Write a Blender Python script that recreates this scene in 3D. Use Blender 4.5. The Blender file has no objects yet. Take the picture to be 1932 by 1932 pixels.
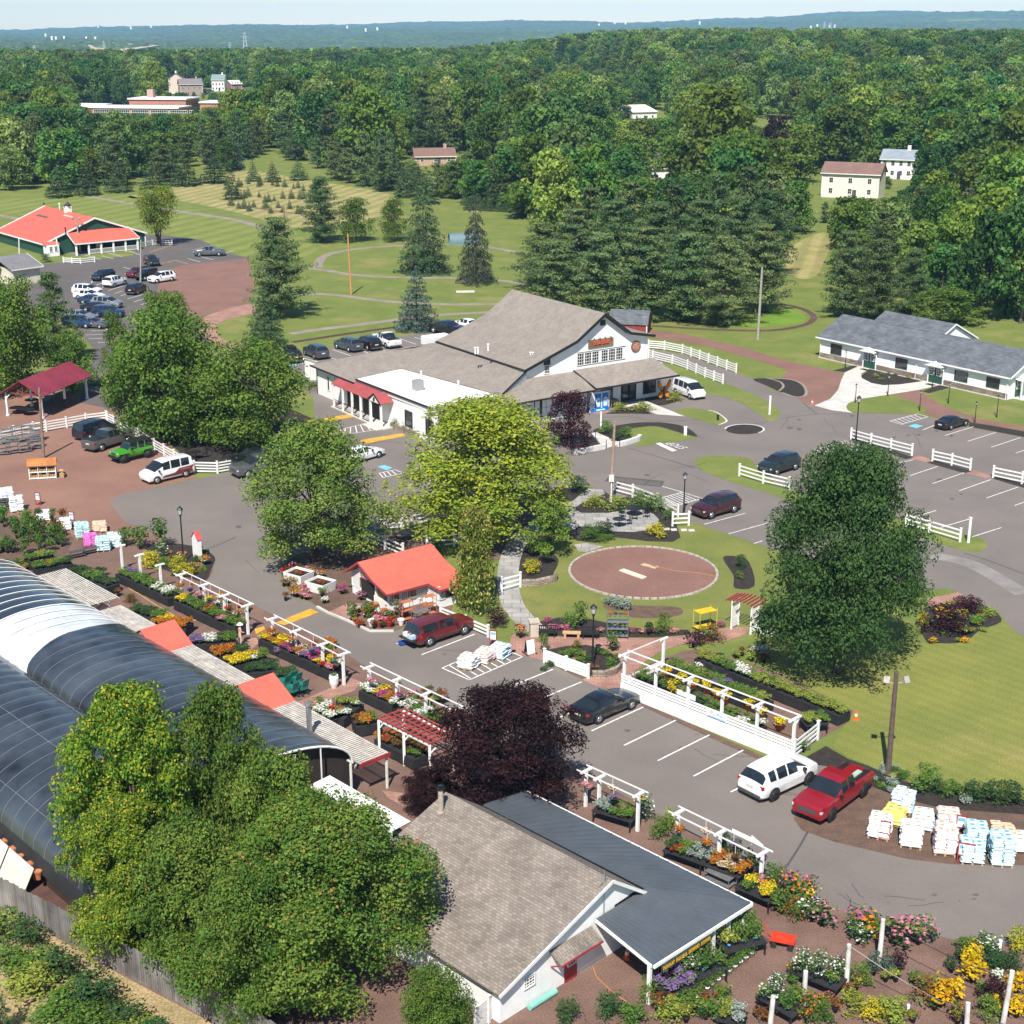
import bpy,bmesh,math,random
import numpy as np
from mathutils import Vector,Matrix,Euler
R = math.radians
random.seed(7)
SC = bpy.context.scene
COL = SC.collection
# ---------------------------------------------------------------- camera, sky, sun, exposure
F,VH,H = 2790.0,40.0,42.0            # focal length and horizon in units of a 1932 px wide picture, eye height in metres
PITCH = math.atan((966 - VH) / F); CP,SP = math.cos(PITCH),math.sin(PITCH)
cam_d = bpy.data.cameras.new('camera'); cam = bpy.data.objects.new('camera',cam_d); COL.objects.link(cam)
cam.location = (0,0,H); cam.rotation_euler = (math.pi / 2 - PITCH,0,0)
cam_d.sensor_width = 36; cam_d.lens = F / 1932 * 36; cam_d.clip_start = 0.5; cam_d.clip_end = 60000
SC.camera = cam
HAZE = .00007                            # how thick the summer haze is
W = bpy.data.worlds.new('World'); SC.world = W; W.use_nodes = True
nt = W.node_tree; bg = nt.nodes['Background']
sky = nt.nodes.new('ShaderNodeTexSky'); sky.sky_type = 'NISHITA'; sky.sun_disc = False
sky.sun_elevation = R(51); sky.sun_rotation = R(190); sky.altitude = 100; sky.air_density = 1.0; sky.dust_density = 0.0; sky.ozone_density = 4.0
nt.links.new(sky.outputs[0],bg.inputs[0]); bg.inputs[1].default_value = 0.082
sd = bpy.data.lights.new('sun','SUN'); sd.energy = 5.0; sd.angle = R(0.55); sd.color = (1.0,0.945,0.85)
sun = bpy.data.objects.new('sun',sd); COL.objects.link(sun)
SUND = Vector((math.sin(R(10)) * math.cos(R(51)),math.cos(R(10)) * math.cos(R(51)),-math.sin(R(51))))
sun.rotation_euler = SUND.to_track_quat('-Z','Y').to_euler(); sun.location = (-60,-60,200)
SC.view_settings.view_transform = 'Standard'; SC.view_settings.look = 'None'; SC.view_settings.gamma = 1
SC.view_settings.exposure = 0.55
SC.render.engine = 'CYCLES'
SC.cycles.max_bounces = 6; SC.cycles.diffuse_bounces = 3; SC.cycles.glossy_bounces = 2; SC.cycles.transmission_bounces = 3
SC.cycles.transparent_max_bounces = 6; SC.cycles.volume_bounces = 0
SC.cycles.sample_clamp_indirect = 6

# ---------------------------------------------------------------- from a point of the photo to a point of the place
def ray(u,v):
    x = (u - 966) / F; y = (966 - v) / F
    return (x,CP + y * SP,-SP + y * CP)
def G(u,v,z=0.0):
    d = ray(u,v); t = (z - H) / d[2]
    return Vector((d[0] * t,d[1] * t,z))
def T(c,r,x,y): return (483 * c + x / 4,483 * r + y / 4)
def TL(c,r,pts): return [T(c,r,*p) for p in pts]
def GT(c,r,x,y,z=0.0): return G(*T(c,r,x,y),z)
def proj(p):
    y = p[1] * SP + (p[2] - H) * CP; z = p[1] * CP - (p[2] - H) * SP
    return 966 + F * p[0] / z,966 - F * y / z,z
def hgt(b,vt):
    lo,hi = -5.0,70.0
    for _ in range(40):
        z = (lo + hi) / 2
        if proj((b[0],b[1],z))[1] > vt: lo = z
        else: hi = z
    return lo
def m_per_px(b,z=0): return proj((b[0],b[1],z))[2] / F

# ---------------------------------------------------------------- materials
MT = {}
def nodes(name):
    m = bpy.data.materials.new(name); m.use_nodes = True
    return m,m.node_tree,m.node_tree.nodes['Principled BSDF']
def mat(name,col,rough=0.7,var=0.18,scale=1.5,metal=0.0,bump=0.0,spec=0.4,col2=None,coat=0.0,fine=0.0,fscale=40,world=True):
    """paint or soil: a base colour broken up by two sizes of noise"""
    if name in MT: return MT[name]
    m,t,b = nodes(name); L = t.links; N = t.nodes.new
    tc = N('ShaderNodeTexCoord')
    if world: gn = N('ShaderNodeNewGeometry'); src = gn.outputs['Position']
    else: src = tc.outputs['Object']
    n = N('ShaderNodeTexNoise'); n.inputs['Scale'].default_value = scale; n.inputs['Detail'].default_value = 5; n.inputs['Roughness'].default_value = .62
    L.new(src,n.inputs['Vector'])
    mx = N('ShaderNodeMix'); mx.data_type = 'RGBA'
    c2 = col2 or tuple(c * (1 - var) for c in col); c1 = col if col2 else tuple(min(1,c * (1 + var * .6)) for c in col)
    mr = N('ShaderNodeMapRange'); mr.inputs[1].default_value = .32; mr.inputs[2].default_value = .68
    L.new(n.outputs['Fac'],mr.inputs[0]); L.new(mr.outputs[0],mx.inputs[0])
    mx.inputs[6].default_value = (*c1,1); mx.inputs[7].default_value = (*c2,1)
    out = mx.outputs[2]
    if fine > 0:
        n2 = N('ShaderNodeTexNoise'); n2.inputs['Scale'].default_value = fscale; n2.inputs['Detail'].default_value = 3
        L.new(src,n2.inputs['Vector'])
        m2 = N('ShaderNodeMapRange'); m2.inputs[1].default_value = .3; m2.inputs[2].default_value = .7; m2.inputs[3].default_value = 1 - fine; m2.inputs[4].default_value = 1 + fine
        L.new(n2.outputs['Fac'],m2.inputs[0])
        mm = N('ShaderNodeMix'); mm.data_type = 'RGBA'; mm.blend_type = 'MULTIPLY'; mm.inputs[0].default_value = 1
        L.new(out,mm.inputs[6]); L.new(m2.outputs[0],mm.inputs[7]); out = mm.outputs[2]
    L.new(out,b.inputs['Base Color'])
    b.inputs['Roughness'].default_value = rough; b.inputs['Metallic'].default_value = metal
    b.inputs['Specular IOR Level'].default_value = spec; b.inputs['Coat Weight'].default_value = coat; b.inputs['Coat Roughness'].default_value = .05
    if bump > 0:
        bp = N('ShaderNodeBump'); bp.inputs['Strength'].default_value = bump; bp.inputs['Distance'].default_value = .1
        n3 = N('ShaderNodeTexNoise'); n3.inputs['Scale'].default_value = scale * 6; n3.inputs['Detail'].default_value = 4; L.new(src,n3.inputs['Vector'])
        L.new(n3.outputs['Fac'],bp.inputs['Height']); L.new(bp.outputs[0],b.inputs['Normal'])
    MT[name] = m; return m
def brick_mat(name,c1,c2,mortar,scale=1.0,bw=.5,rh=.25,ms=.02,rough=.85,axes='XY',var=.25,world=False,squash=1.0):
    """courses of shingles, bricks or stones; axes picks the two directions the courses run in"""
    if name in MT: return MT[name]
    m,t,b = nodes(name); L = t.links; N = t.nodes.new
    tc = N('ShaderNodeTexCoord'); sp = N('ShaderNodeSeparateXYZ'); cb = N('ShaderNodeCombineXYZ')
    if world: gn = N('ShaderNodeNewGeometry'); L.new(gn.outputs['Position'],sp.inputs[0])
    else: L.new(tc.outputs['Object'],sp.inputs[0])
    L.new(sp.outputs[axes[0]],cb.inputs[0]); L.new(sp.outputs[axes[1]],cb.inputs[1])
    br = N('ShaderNodeTexBrick'); br.inputs['Scale'].default_value = scale; br.inputs['Brick Width'].default_value = bw; br.inputs['Row Height'].default_value = rh
    br.inputs['Mortar Size'].default_value = ms; br.inputs['Color1'].default_value = (*c1,1); br.inputs['Color2'].default_value = (*c2,1); br.inputs['Mortar'].default_value = (*mortar,1)
    L.new(cb.outputs[0],br.inputs['Vector'])
    n = N('ShaderNodeTexNoise'); n.inputs['Scale'].default_value = .7; n.inputs['Detail'].default_value = 6; L.new(tc.outputs['Object'],n.inputs['Vector'])
    mr = N('ShaderNodeMapRange'); mr.inputs[1].default_value = .3; mr.inputs[2].default_value = .7; mr.inputs[3].default_value = 1 - var; mr.inputs[4].default_value = 1 + var * .6
    L.new(n.outputs['Fac'],mr.inputs[0])
    mm = N('ShaderNodeMix'); mm.data_type = 'RGBA'; mm.blend_type = 'MULTIPLY'; mm.inputs[0].default_value = 1
    L.new(br.outputs['Color'],mm.inputs[6]); L.new(mr.outputs[0],mm.inputs[7]); L.new(mm.outputs[2],b.inputs['Base Color'])
    b.inputs['Roughness'].default_value = rough; b.inputs['Specular IOR Level'].default_value = .25
    bp = N('ShaderNodeBump'); bp.inputs['Strength'].default_value = .35; bp.inputs['Distance'].default_value = .02
    L.new(br.outputs['Fac'],bp.inputs['Height']); bp.invert = True; L.new(bp.outputs[0],b.inputs['Normal'])
    MT[name] = m; return m
def grass_mat(name,c1,c2,c3,stripe=None,sscale=1.0,samt=.12):
    """lawn: fine blades, wide dry patches, optional mowing stripes"""
    if name in MT: return MT[name]
    m,t,b = nodes(name); L = t.links; N = t.nodes.new
    gn = N('ShaderNodeNewGeometry')
    def noise(s,d,r=.6):
        n = N('ShaderNodeTexNoise'); n.inputs['Scale'].default_value = s; n.inputs['Detail'].default_value = d; n.inputs['Roughness'].default_value = r
        L.new(gn.outputs['Position'],n.inputs['Vector']); return n.outputs['Fac']
    def rng(src,a,bb,lo=0,hi=1):
        q = N('ShaderNodeMapRange'); q.inputs[1].default_value = a; q.inputs[2].default_value = bb; q.inputs[3].default_value = lo; q.inputs[4].default_value = hi
        L.new(src,q.inputs[0]); return q.outputs[0]
    def mix(f,a,bb,mode='MIX'):
        q = N('ShaderNodeMix'); q.data_type = 'RGBA'; q.blend_type = mode
        for s,i in ((f,0),(a,6),(bb,7)):
            if isinstance(s,tuple): q.inputs[i].default_value = (*s,1)
            elif isinstance(s,(int,float)): q.inputs[i].default_value = s
            else: L.new(s,q.inputs[i])
        return q.outputs[2]
    a = mix(rng(noise(.22,5),.38,.62),c1,c2)
    a = mix(rng(noise(.09,6,.7),.54,.72),a,c3)
    a = mix(1.0,a,rng(noise(9,4,.7),.25,.75,.62,1.35),'MULTIPLY')
    if stripe is not None:
        wv = N('ShaderNodeTexWave'); wv.inputs['Scale'].default_value = sscale; wv.inputs['Distortion'].default_value = .6; wv.inputs['Detail'].default_value = 2
        mp = N('ShaderNodeMapping'); mp.inputs['Rotation'].default_value = (0,0,R(stripe)); L.new(gn.outputs['Position'],mp.inputs[0]); L.new(mp.outputs[0],wv.inputs[0])
        a = mix(1.0,a,rng(wv.outputs['Fac'],.2,.8,1 - samt,1 + samt),'MULTIPLY')
    L.new(a,b.inputs['Base Color']); b.inputs['Roughness'].default_value = .9; b.inputs['Specular IOR Level'].default_value = .15
    bp = N('ShaderNodeBump'); bp.inputs['Strength'].default_value = .6; bp.inputs['Distance'].default_value = .08
    L.new(noise(14,3),bp.inputs['Height']); L.new(bp.outputs[0],b.inputs['Normal'])
    MT[name] = m; return m
def leaf_mat(name,sat=1.0,trans=.32,rough=.5,hv=.010,vv=.15):
    """leaves: colour per leaf from the mesh, a little different from plant to plant"""
    if name in MT: return MT[name]
    m,t,b = nodes(name); L = t.links; N = t.nodes.new
    at = N('ShaderNodeAttribute'); at.attribute_name = 'tint'
    oi = N('ShaderNodeObjectInfo')
    hs = N('ShaderNodeHueSaturation'); hs.inputs['Saturation'].default_value = sat
    def rng(lo,hi,src):
        q = N('ShaderNodeMapRange'); q.inputs[3].default_value = lo; q.inputs[4].default_value = hi; L.new(src,q.inputs[0]); return q.outputs[0]
    w = N('ShaderNodeTexWhiteNoise'); w.noise_dimensions = '1D'; L.new(oi.outputs['Random'],w.inputs['W'])
    L.new(rng(.5 - hv,.5 + hv * .55,oi.outputs['Random']),hs.inputs['Hue']); L.new(rng(1 - vv,1 + vv,w.outputs['Value']),hs.inputs['Value'])
    L.new(at.outputs['Color'],hs.inputs['Color']); L.new(hs.outputs[0],b.inputs['Base Color'])
    b.inputs['Roughness'].default_value = rough; b.inputs['Specular IOR Level'].default_value = .14
    tr = N('ShaderNodeBsdfTranslucent'); L.new(hs.outputs[0],tr.inputs['Color'])
    ms = N('ShaderNodeMixShader'); ms.inputs[0].default_value = trans
    L.new(b.outputs[0],ms.inputs[1]); L.new(tr.outputs[0],ms.inputs[2]); L.new(ms.outputs[0],t.nodes['Material Output'].inputs['Surface'])
    MT[name] = m; return m
def glass(name='window_glass',col=(.02,.025,.03),rough=.06):
    if name in MT: return MT[name]
    m,t,b = nodes(name); L = t.links
    n = t.nodes.new('ShaderNodeTexNoise'); n.inputs['Scale'].default_value = 1.3; gn = t.nodes.new('ShaderNodeNewGeometry'); L.new(gn.outputs['Position'],n.inputs['Vector'])
    mx = t.nodes.new('ShaderNodeMix'); mx.data_type = 'RGBA'; L.new(n.outputs['Fac'],mx.inputs[0])
    mx.inputs[6].default_value = (*[c * .6 for c in col],1); mx.inputs[7].default_value = (*[c * 1.9 for c in col],1); L.new(mx.outputs[2],b.inputs['Base Color'])
    b.inputs['Roughness'].default_value = rough; b.inputs['Specular IOR Level'].default_value = .7; b.inputs['Coat Weight'].default_value = .3
    MT[name] = m; return m
WHITE = mat('white_paint',(.80,.80,.78),.55,.10,2.0,fine=.05,fscale=12)
WOLD = mat('weathered_white_paint',(.74,.73,.70),.65,.22,2.5,fine=.12,fscale=20)
BLACK = mat('black_metal',(.018,.018,.02),.4,.2,4)
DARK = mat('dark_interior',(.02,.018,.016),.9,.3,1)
TIMBER = mat('grey_timber',(.22,.16,.12),.9,.35,3,fine=.3,fscale=14)
RUBBER = mat('tyre_rubber',(.022,.022,.023),.85,.2,5)
ALLOY = mat('alloy',(.45,.46,.48),.3,.15,6,metal=.85)
CHROME = mat('galvanised_steel',(.42,.43,.44),.38,.25,6,metal=.7)
GLASS = glass()
CARGLASS = glass('car_glass',(.012,.016,.02),.04)
CORAL = mat('coral_metal_roof',(.56,.135,.095),.5,.12,.8,fine=.06,fscale=9)
MAROON = mat('maroon_metal_roof',(.23,.035,.06),.5,.2,.6)
REDPAINT = mat('red_paint',(.36,.035,.04),.55,.25,2)
TAN = brick_mat('tan_shingles',(.30,.262,.228),(.235,.203,.178),(.19,.165,.145),1,.34,.16,.012,axes='XY',var=.12)
GREYSH = brick_mat('grey_shingles',(.155,.168,.19),(.105,.115,.13),(.075,.08,.09),1,.6,.22,.012,axes='XY')
CONC = mat('pale_concrete',(.56,.53,.49),.85,.2,.8,fine=.1,fscale=18)
STONE = brick_mat('ledge_stone',(.36,.29,.23),(.22,.17,.14),(.12,.10,.09),1,.4,.14,.02,axes='XZ',var=.4)
LEAF = leaf_mat('leaf',rough=.62); WOODLEAF = leaf_mat('woodland_leaf',1.0,.4,.65,.03,.38); PINE = leaf_mat('needles',1.0,.25,.6,.03,.3)
PLANT = leaf_mat('plant_leaf',1.0,.25,.5,.02,.15); PETAL = leaf_mat('petals',1.0,.35,.6,.0,.08)

# ---------------------------------------------------------------- mesh building
class MB:
    def __init__(s): s.v = []; s.f = []; s.mi = []
    def add(s,vs,fs,mi=0):
        o = len(s.v); s.v += [tuple(p) for p in vs]; s.f += [tuple(i + o for i in f) for f in fs]; s.mi += [mi] * len(fs); return s
    def box(s,c,d,rz=0.0,mi=0,tilt=None):
        x,y,z = d[0] / 2,d[1] / 2,d[2] / 2
        m = Matrix.Rotation(rz,3,'Z')
        if tilt: m = m @ Euler(tilt).to_matrix()
        vs = [Vector(c) + m @ Vector(p) for p in ((-x,-y,-z),(x,-y,-z),(x,y,-z),(-x,y,-z),(-x,-y,z),(x,-y,z),(x,y,z),(-x,y,z))]
        return s.add(vs,[(0,3,2,1),(4,5,6,7),(0,1,5,4),(1,2,6,5),(2,3,7,6),(3,0,4,7)],mi)
    def beam(s,a,b,w,h=None,mi=0):
        """square timber from a to b"""
        a = Vector(a); b = Vector(b); h = h or w; d = (b - a).normalized()
        x = d.cross(Vector((0,0,1))); x = Vector((1,0,0)) if x.length < 1e-4 else x.normalized(); y = x.cross(d)
        vs = [p + x * i * w / 2 + y * j * h / 2 for p in (a,b) for i,j in ((-1,-1),(1,-1),(1,1),(-1,1))]
        return s.add(vs,[(3,2,1,0),(4,5,6,7),(0,1,5,4),(1,2,6,5),(2,3,7,6),(3,0,4,7)],mi)
    def cyl(s,a,b,r0,r1=None,n=8,mi=0,caps=True):
        a = Vector(a); b = Vector(b); r1 = r0 if r1 is None else r1; d = (b - a).normalized()
        x = d.cross(Vector((0,0,1))); x = Vector((1,0,0)) if x.length < 1e-4 else x.normalized(); y = d.cross(x)
        vs = [p + (x * math.cos(2 * math.pi * k / n) + y * math.sin(2 * math.pi * k / n)) * r for p,r in ((a,r0),(b,r1)) for k in range(n)]
        fs = [(k,(k + 1) % n,n + (k + 1) % n,n + k) for k in range(n)]
        if caps: fs += [tuple(range(n - 1,-1,-1)),tuple(range(n,2 * n))]
        return s.add(vs,fs,mi)
    def tube(s,pts,r,n=6,mi=0):
        for a,b in zip(pts[:-1],pts[1:]): s.cyl(a,b,r,r,n,mi)
        return s
    def poly(s,pts,mi=0): return s.add(pts,[tuple(range(len(pts)))],mi)
    def extr(s,pts,vec,mi=0):
        """closed solid: a polygon swept along vec"""
        n = len(pts); a = [Vector(p) for p in pts]; b = [p + Vector(vec) for p in a]
        return s.add(a + b,[tuple(range(n - 1,-1,-1)),tuple(range(n,2 * n))] + [(k,(k + 1) % n,n + (k + 1) % n,n + k) for k in range(n)],mi)
    def slab(s,pts,t,mi=0):
        """plate of thickness t under a polygon"""
        return s.extr(pts,(0,0,-t),mi)
    def lathe(s,prof,c=(0,0,0),n=12,mi=0):
        c = Vector(c); vs = []; fs = []
        for r,z in prof: vs += [c + Vector((r * math.cos(2 * math.pi * k / n),r * math.sin(2 * math.pi * k / n),z)) for k in range(n)]
        for i in range(len(prof) - 1): fs += [(i * n + k,i * n + (k + 1) % n,(i + 1) * n + (k + 1) % n,(i + 1) * n + k) for k in range(n)]
        fs += [tuple(range(n - 1,-1,-1)),tuple(range((len(prof) - 1) * n,len(prof) * n))]
        return s.add(vs,fs,mi)
def mesh_of(name,mb,mats,smooth=False):
    me = bpy.data.meshes.new(name); me.from_pydata([tuple(p) for p in mb.v],[],mb.f)
    for m in (mats if isinstance(mats,(list,tuple)) else [mats]): me.materials.append(m)
    if len(set(mb.mi)) > 1: me.polygons.foreach_set('material_index',mb.mi)
    if smooth: me.shade_smooth()
    bm = bmesh.new(); bm.from_mesh(me); bmesh.ops.recalc_face_normals(bm,faces=bm.faces); bm.to_mesh(me); bm.free()
    me.update(); return me
def obj(name,mb,mats,parent=None,smooth=False,loc=None,rz=0.0,label=None):
    me = mesh_of(name,mb,mats,smooth) if isinstance(mb,MB) else mb
    o = bpy.data.objects.new(name,me); COL.objects.link(o)
    if parent is not None: o.parent = parent
    if loc is not None: o.location = loc
    if rz: o.rotation_euler = (0,0,rz)
    if label: o['label'] = label
    return o
def tag(o,label=None,cat=None,group=None,kind=None):
    if label: o['label'] = label
    if cat: o['category'] = cat
    if group: o['group'] = group
    if kind: o['kind'] = kind
    return o
def thing(name,label,cat,loc=(0,0,0),rz=0.0,group=None):
    o = bpy.data.objects.new(name,None); COL.objects.link(o); o.location = loc; o.rotation_euler = (0,0,rz); o.empty_display_size = .3
    return tag(o,label,cat,group)
def dup(root,loc=None,rz=None,label=None,group=None,scale=None):
    r = root.copy(); COL.objects.link(r)
    if loc is not None: r.location = loc
    if rz is not None: r.rotation_euler = (0,0,rz)
    if scale is not None: r.scale = scale if isinstance(scale,(tuple,list,Vector)) else (scale,) * 3
    if label: r['label'] = label
    if group: r['group'] = group
    for ch in root.children:
        c = ch.copy(); COL.objects.link(c); c.parent = r
        for g in ch.children: d = g.copy(); COL.objects.link(d); d.parent = c
    return r
def text_mesh(txt,size=1.0,depth=.01,bold=0.0,shear=0.0):
    cu = bpy.data.curves.new('letters','FONT'); cu.body = txt; cu.size = size; cu.extrude = depth; cu.offset = bold; cu.shear = shear
    cu.align_x = 'CENTER'; cu.align_y = 'CENTER'; cu.resolution_u = 3
    o = bpy.data.objects.new('letters',cu); COL.objects.link(o); dg = bpy.context.evaluated_depsgraph_get()
    me = bpy.data.meshes.new_from_object(o.evaluated_get(dg)); bpy.data.objects.remove(o); bpy.data.curves.remove(cu); return me
def text(name,txt,size,m,parent,loc,rot,depth=.01,bold=0.0,shear=0.0):
    me = text_mesh(txt,size,depth,bold,shear); me.materials.clear(); me.materials.append(m)
    o = bpy.data.objects.new(name,me); COL.objects.link(o); o.parent = parent; o.location = loc; o.rotation_euler = rot; return o
class Fr:
    """a building's own axes: origin on the ground, x turned by deg"""
    def __init__(s,O,deg):
        s.O = Vector((O[0],O[1],0)); s.a = R(deg); s.X = Vector((math.cos(s.a),math.sin(s.a),0)); s.Y = Vector((-s.X.y,s.X.x,0))
    def L(s,c,r,x,y,z=0.0): return s.l(GT(c,r,x,y,z))
    def l(s,p): q = p - s.O; return Vector((q.dot(s.X),q.dot(s.Y),p.z))
    def w(s,x,y,z=0.0): q = s.O + s.X * x + s.Y * y; return Vector((q.x,q.y,z))
def smooth_ring(pts,k=5):
    n = len(pts); out = []
    for i in range(n):
        p0,p1,p2,p3 = (np.array(pts[(i + j) % n],float) for j in (-1,0,1,2))
        for q in range(k):
            t = q / k; out.append(tuple(.5 * ((2 * p1) + (-p0 + p2) * t + (2 * p0 - 5 * p1 + 4 * p2 - p3) * t * t + (-p0 + 3 * p1 - 3 * p2 + p3) * t ** 3)))
    return out
def smooth_line(pts,k=5):
    pts = [tuple(p) for p in pts]; a = [pts[0]] + pts + [pts[-1]]; out = []
    for i in range(1,len(a) - 2):
        p0,p1,p2,p3 = (np.array(a[i + j],float) for j in (-1,0,1,2))
        for q in range(k):
            t = q / k; out.append(tuple(.5 * ((2 * p1) + (-p0 + p2) * t + (2 * p0 - 5 * p1 + 4 * p2 - p3) * t * t + (-p0 + 3 * p1 - 3 * p2 + p3) * t ** 3)))
    return out + [pts[-1]]
# ---------------------------------------------------------------- the lie of the land
def sst(a,b,x):
    t = min(1,max(0,(x - a) / (b - a))); return t * t * (3 - 2 * t)
def tz(x,y):
    d = math.hypot(x,y)
    if d < 560: return 0.0
    az = x / max(y,1)
    r = sst(-.06,.10,az)
    z = r * 13 * sst(600,1000,d) - (20 + r * 13) * sst(1150 + 450 * r,2000 + 500 * r,d)
    far = sst(3600,9000,d)
    z += far * (float(np.interp(az,(-.33,-.165,0,.08,.165,.25,.33),(-2,28,44,40,70,94,104))) + 4 * math.sin(az * 31 + 1) + 2 * math.sin(az * 67))
    z += sst(1600,2600,d) * (6 * math.sin(x * .0031 + y * .0017) + 5 * math.sin(y * .0043 - x * .002))
    return z
GRASS = grass_mat('grass',(.175,.205,.052),(.135,.175,.042),(.27,.235,.09))
LAWN = grass_mat('mown_lawn',(.215,.222,.055),(.175,.195,.048),(.28,.24,.085),stripe=-42,sscale=.30,samt=.04)
FIELD = grass_mat('field_lawn',(.195,.225,.056),(.16,.20,.05),(.24,.22,.09),stripe=20,sscale=.06,samt=.10)
MEADOW = grass_mat('dry_meadow',(.34,.28,.13),(.23,.235,.075),(.38,.32,.15),stripe=14,sscale=.085,samt=.12)
MULCH = mat('mulch',(.034,.026,.022),.95,.45,2.5,fine=.45,fscale=30,bump=.5)
LEAFLIT = mat('bark_litter',(.15,.092,.066),.95,.4,1.3,fine=.45,fscale=16,bump=.4,col2=(.095,.06,.047))
ASPH = mat('asphalt',(.195,.166,.149),.9,.2,.13,fine=.18,fscale=26,col2=(.152,.133,.122))
ASPH2 = mat('old_asphalt',(.128,.112,.105),.9,.25,.12,fine=.16,fscale=22,col2=(.095,.085,.081))
SEAL = mat('sealed_asphalt',(.082,.075,.072),.85,.25,.6,fine=.1)
REDG = mat('red_gravel',(.235,.125,.097),.95,.25,.25,fine=.25,fscale=14,col2=(.185,.098,.078))
REDY = mat('red_dirt_yard',(.27,.148,.108),.95,.3,.11,fine=.22,fscale=9,col2=(.20,.105,.08))
SOIL = mat('nursery_soil',(.20,.122,.095),.95,.35,.35,fine=.32,fscale=12,col2=(.125,.073,.058))
PATH = mat('stone_dust_path',(.26,.22,.18),.95,.25,.4,fine=.2,fscale=10)
FLAG = brick_mat('flagstones',(.40,.38,.35),(.30,.29,.28),(.2,.19,.18),1,1.3,.9,.03,axes='XY',world=True)
PAVER = brick_mat('brick_pavers',(.42,.23,.18),(.34,.185,.15),(.22,.14,.11),1,.5,.25,.02,axes='XY',world=True)
STRAW = mat('dry_straw',(.40,.29,.16),.95,.4,.8,fine=.4,fscale=9,bump=.4,col2=(.24,.19,.085))
LINE = mat('road_paint',(.72,.71,.69),.7,.28,3,fine=.2,fscale=12)
YELLOW = mat('yellow_road_paint',(.62,.34,.045),.75,.3,1.2,fine=.2,fscale=10)
BLUE = mat('blue_road_paint',(.18,.50,.62),.75,.25,2)

# ground: one sheet to the horizon
ys = [-120,-40,20,60,120,200,300,420,540,620,700,800,900,1000,1150,1300,1500,1700,1900,2100,2400,2700,3100,3600,4200,5000,6000,7200,8600,9800]
g = MB(); nx = 36
for y in ys:
    w = .52 * max(y,0) + 200
    for i in range(nx + 1):
        x = -w + 2 * w * i / nx; g.v.append((x,y,tz(x,y)))
for j in range(len(ys) - 1):
    for i in range(nx):
        a = j * (nx + 1) + i; g.f.append((a,a + 1,a + nx + 2,a + nx + 1)); g.mi.append(0)
tag(obj('ground',g,GRASS,smooth=True),kind='structure')

def sheet(name,pts,m,lev,smooth=False,k=4):
    if smooth: pts = smooth_ring(pts,k)
    z = lev * .004; vs = [G(u,v,0) for u,v in pts]
    bm = bmesh.new(); f = bm.faces.new([bm.verts.new((p.x,p.y,z)) for p in vs]); f.normal_update()
    if f.normal.z < 0: f.normal_flip()
    bmesh.ops.triangulate(bm,faces=bm.faces[:],ngon_method='EAR_CLIP')
    me = bpy.data.meshes.new(name); bm.to_mesh(me); bm.free(); me.materials.append(m)
    o = bpy.data.objects.new(name,me); COL.objects.link(o); return tag(o,kind='structure')
def ribbon(name,pts,w,m,lev,smooth=True,taper=None,z0=0.0):
    """a path of even width along a line of photo points"""
    if smooth: pts = smooth_line(pts,5)
    P = [G(u,v,0) for u,v in pts]; mb = MB(); z = z0 + lev * .004
    for i,p in enumerate(P):
        d = (P[min(i + 1,len(P) - 1)] - P[max(i - 1,0)]); d.z = 0; d.normalize(); n = Vector((-d.y,d.x,0)) * w / 2
        mb.v += [tuple(p + n + Vector((0,0,z))),tuple(p - n + Vector((0,0,z)))]
    mb.f = [(2 * i,2 * i + 1,2 * i + 3,2 * i + 2) for i in range(len(P) - 1)]; mb.mi = [0] * len(mb.f)
    return tag(obj(name,mb,m),kind='structure')
# soils and gravels
near_edge = [(290,1005),(405,1054),(403,1078),(388,1100),(475,1140),(620,1212),(690,1258),(740,1282),(840,1335),(960,1395),(1100,1458),(1225,1527),(1300,1567),(1440,1648),(1484,1640),(1505,1664),(1528,1685),(1570,1712),(1615,1728),(1660,1735),(1745,1760),(1810,1776),(1900,1782),(1990,1775)]
sheet('nursery_soil',[(-60,955),(60,970),(205,987)] + near_edge + [(1990,2060),(-90,2060),(-90,1500)],SOIL,1)
sheet('red_dirt_yard',[(-40,745),(120,738),(225,752),(262,790),(330,850),(368,890),(368,903),(300,918),(240,930),(208,946),(235,985),(292,1006),(260,1030),(180,1022),(60,985),(-40,955)],REDY,2)
sheet('straw_strip',[(-90,1700),(20,1722),(125,1780),(225,1838),(350,1904),(480,1972),(560,2060),(-90,2060)],STRAW,2)
sheet('back_lane_soil',[(-60,1540),(0,1585),(130,1652),(330,1760),(420,1925),(350,1899),(225,1831),(20,1716),(-60,1686)],mat('dark_red_soil',(.10,.05,.04),.95,.3,1,fine=.3,fscale=14),2)
sheet('gravel_lot',[(470,487),(440,490),(345,500),(300,514),(298,560),(345,592),(375,600),(400,590),(470,575),(480,540)],REDG,2)
sheet('meadow',[(240,372),(330,352),(430,330),(470,322),(600,342),(660,352),(745,370),(748,400),(700,412),(640,430),(560,430),(430,397),(330,378)],MEADOW,1,True)
sheet('field_lawn',[(-60,385),(0,376),(130,370),(240,368),(330,390),(430,412),(500,430),(560,440),(600,470),(560,500),(470,488),(420,470),(330,450),(270,440),(150,420),(0,400),(-60,400)],FIELD,1)
sheet('dry_ground',[(1478,478),(1530,445),(1575,440),(1560,480),(1540,520),(1505,525),(1480,505)],MEADOW,1,True)
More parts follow.
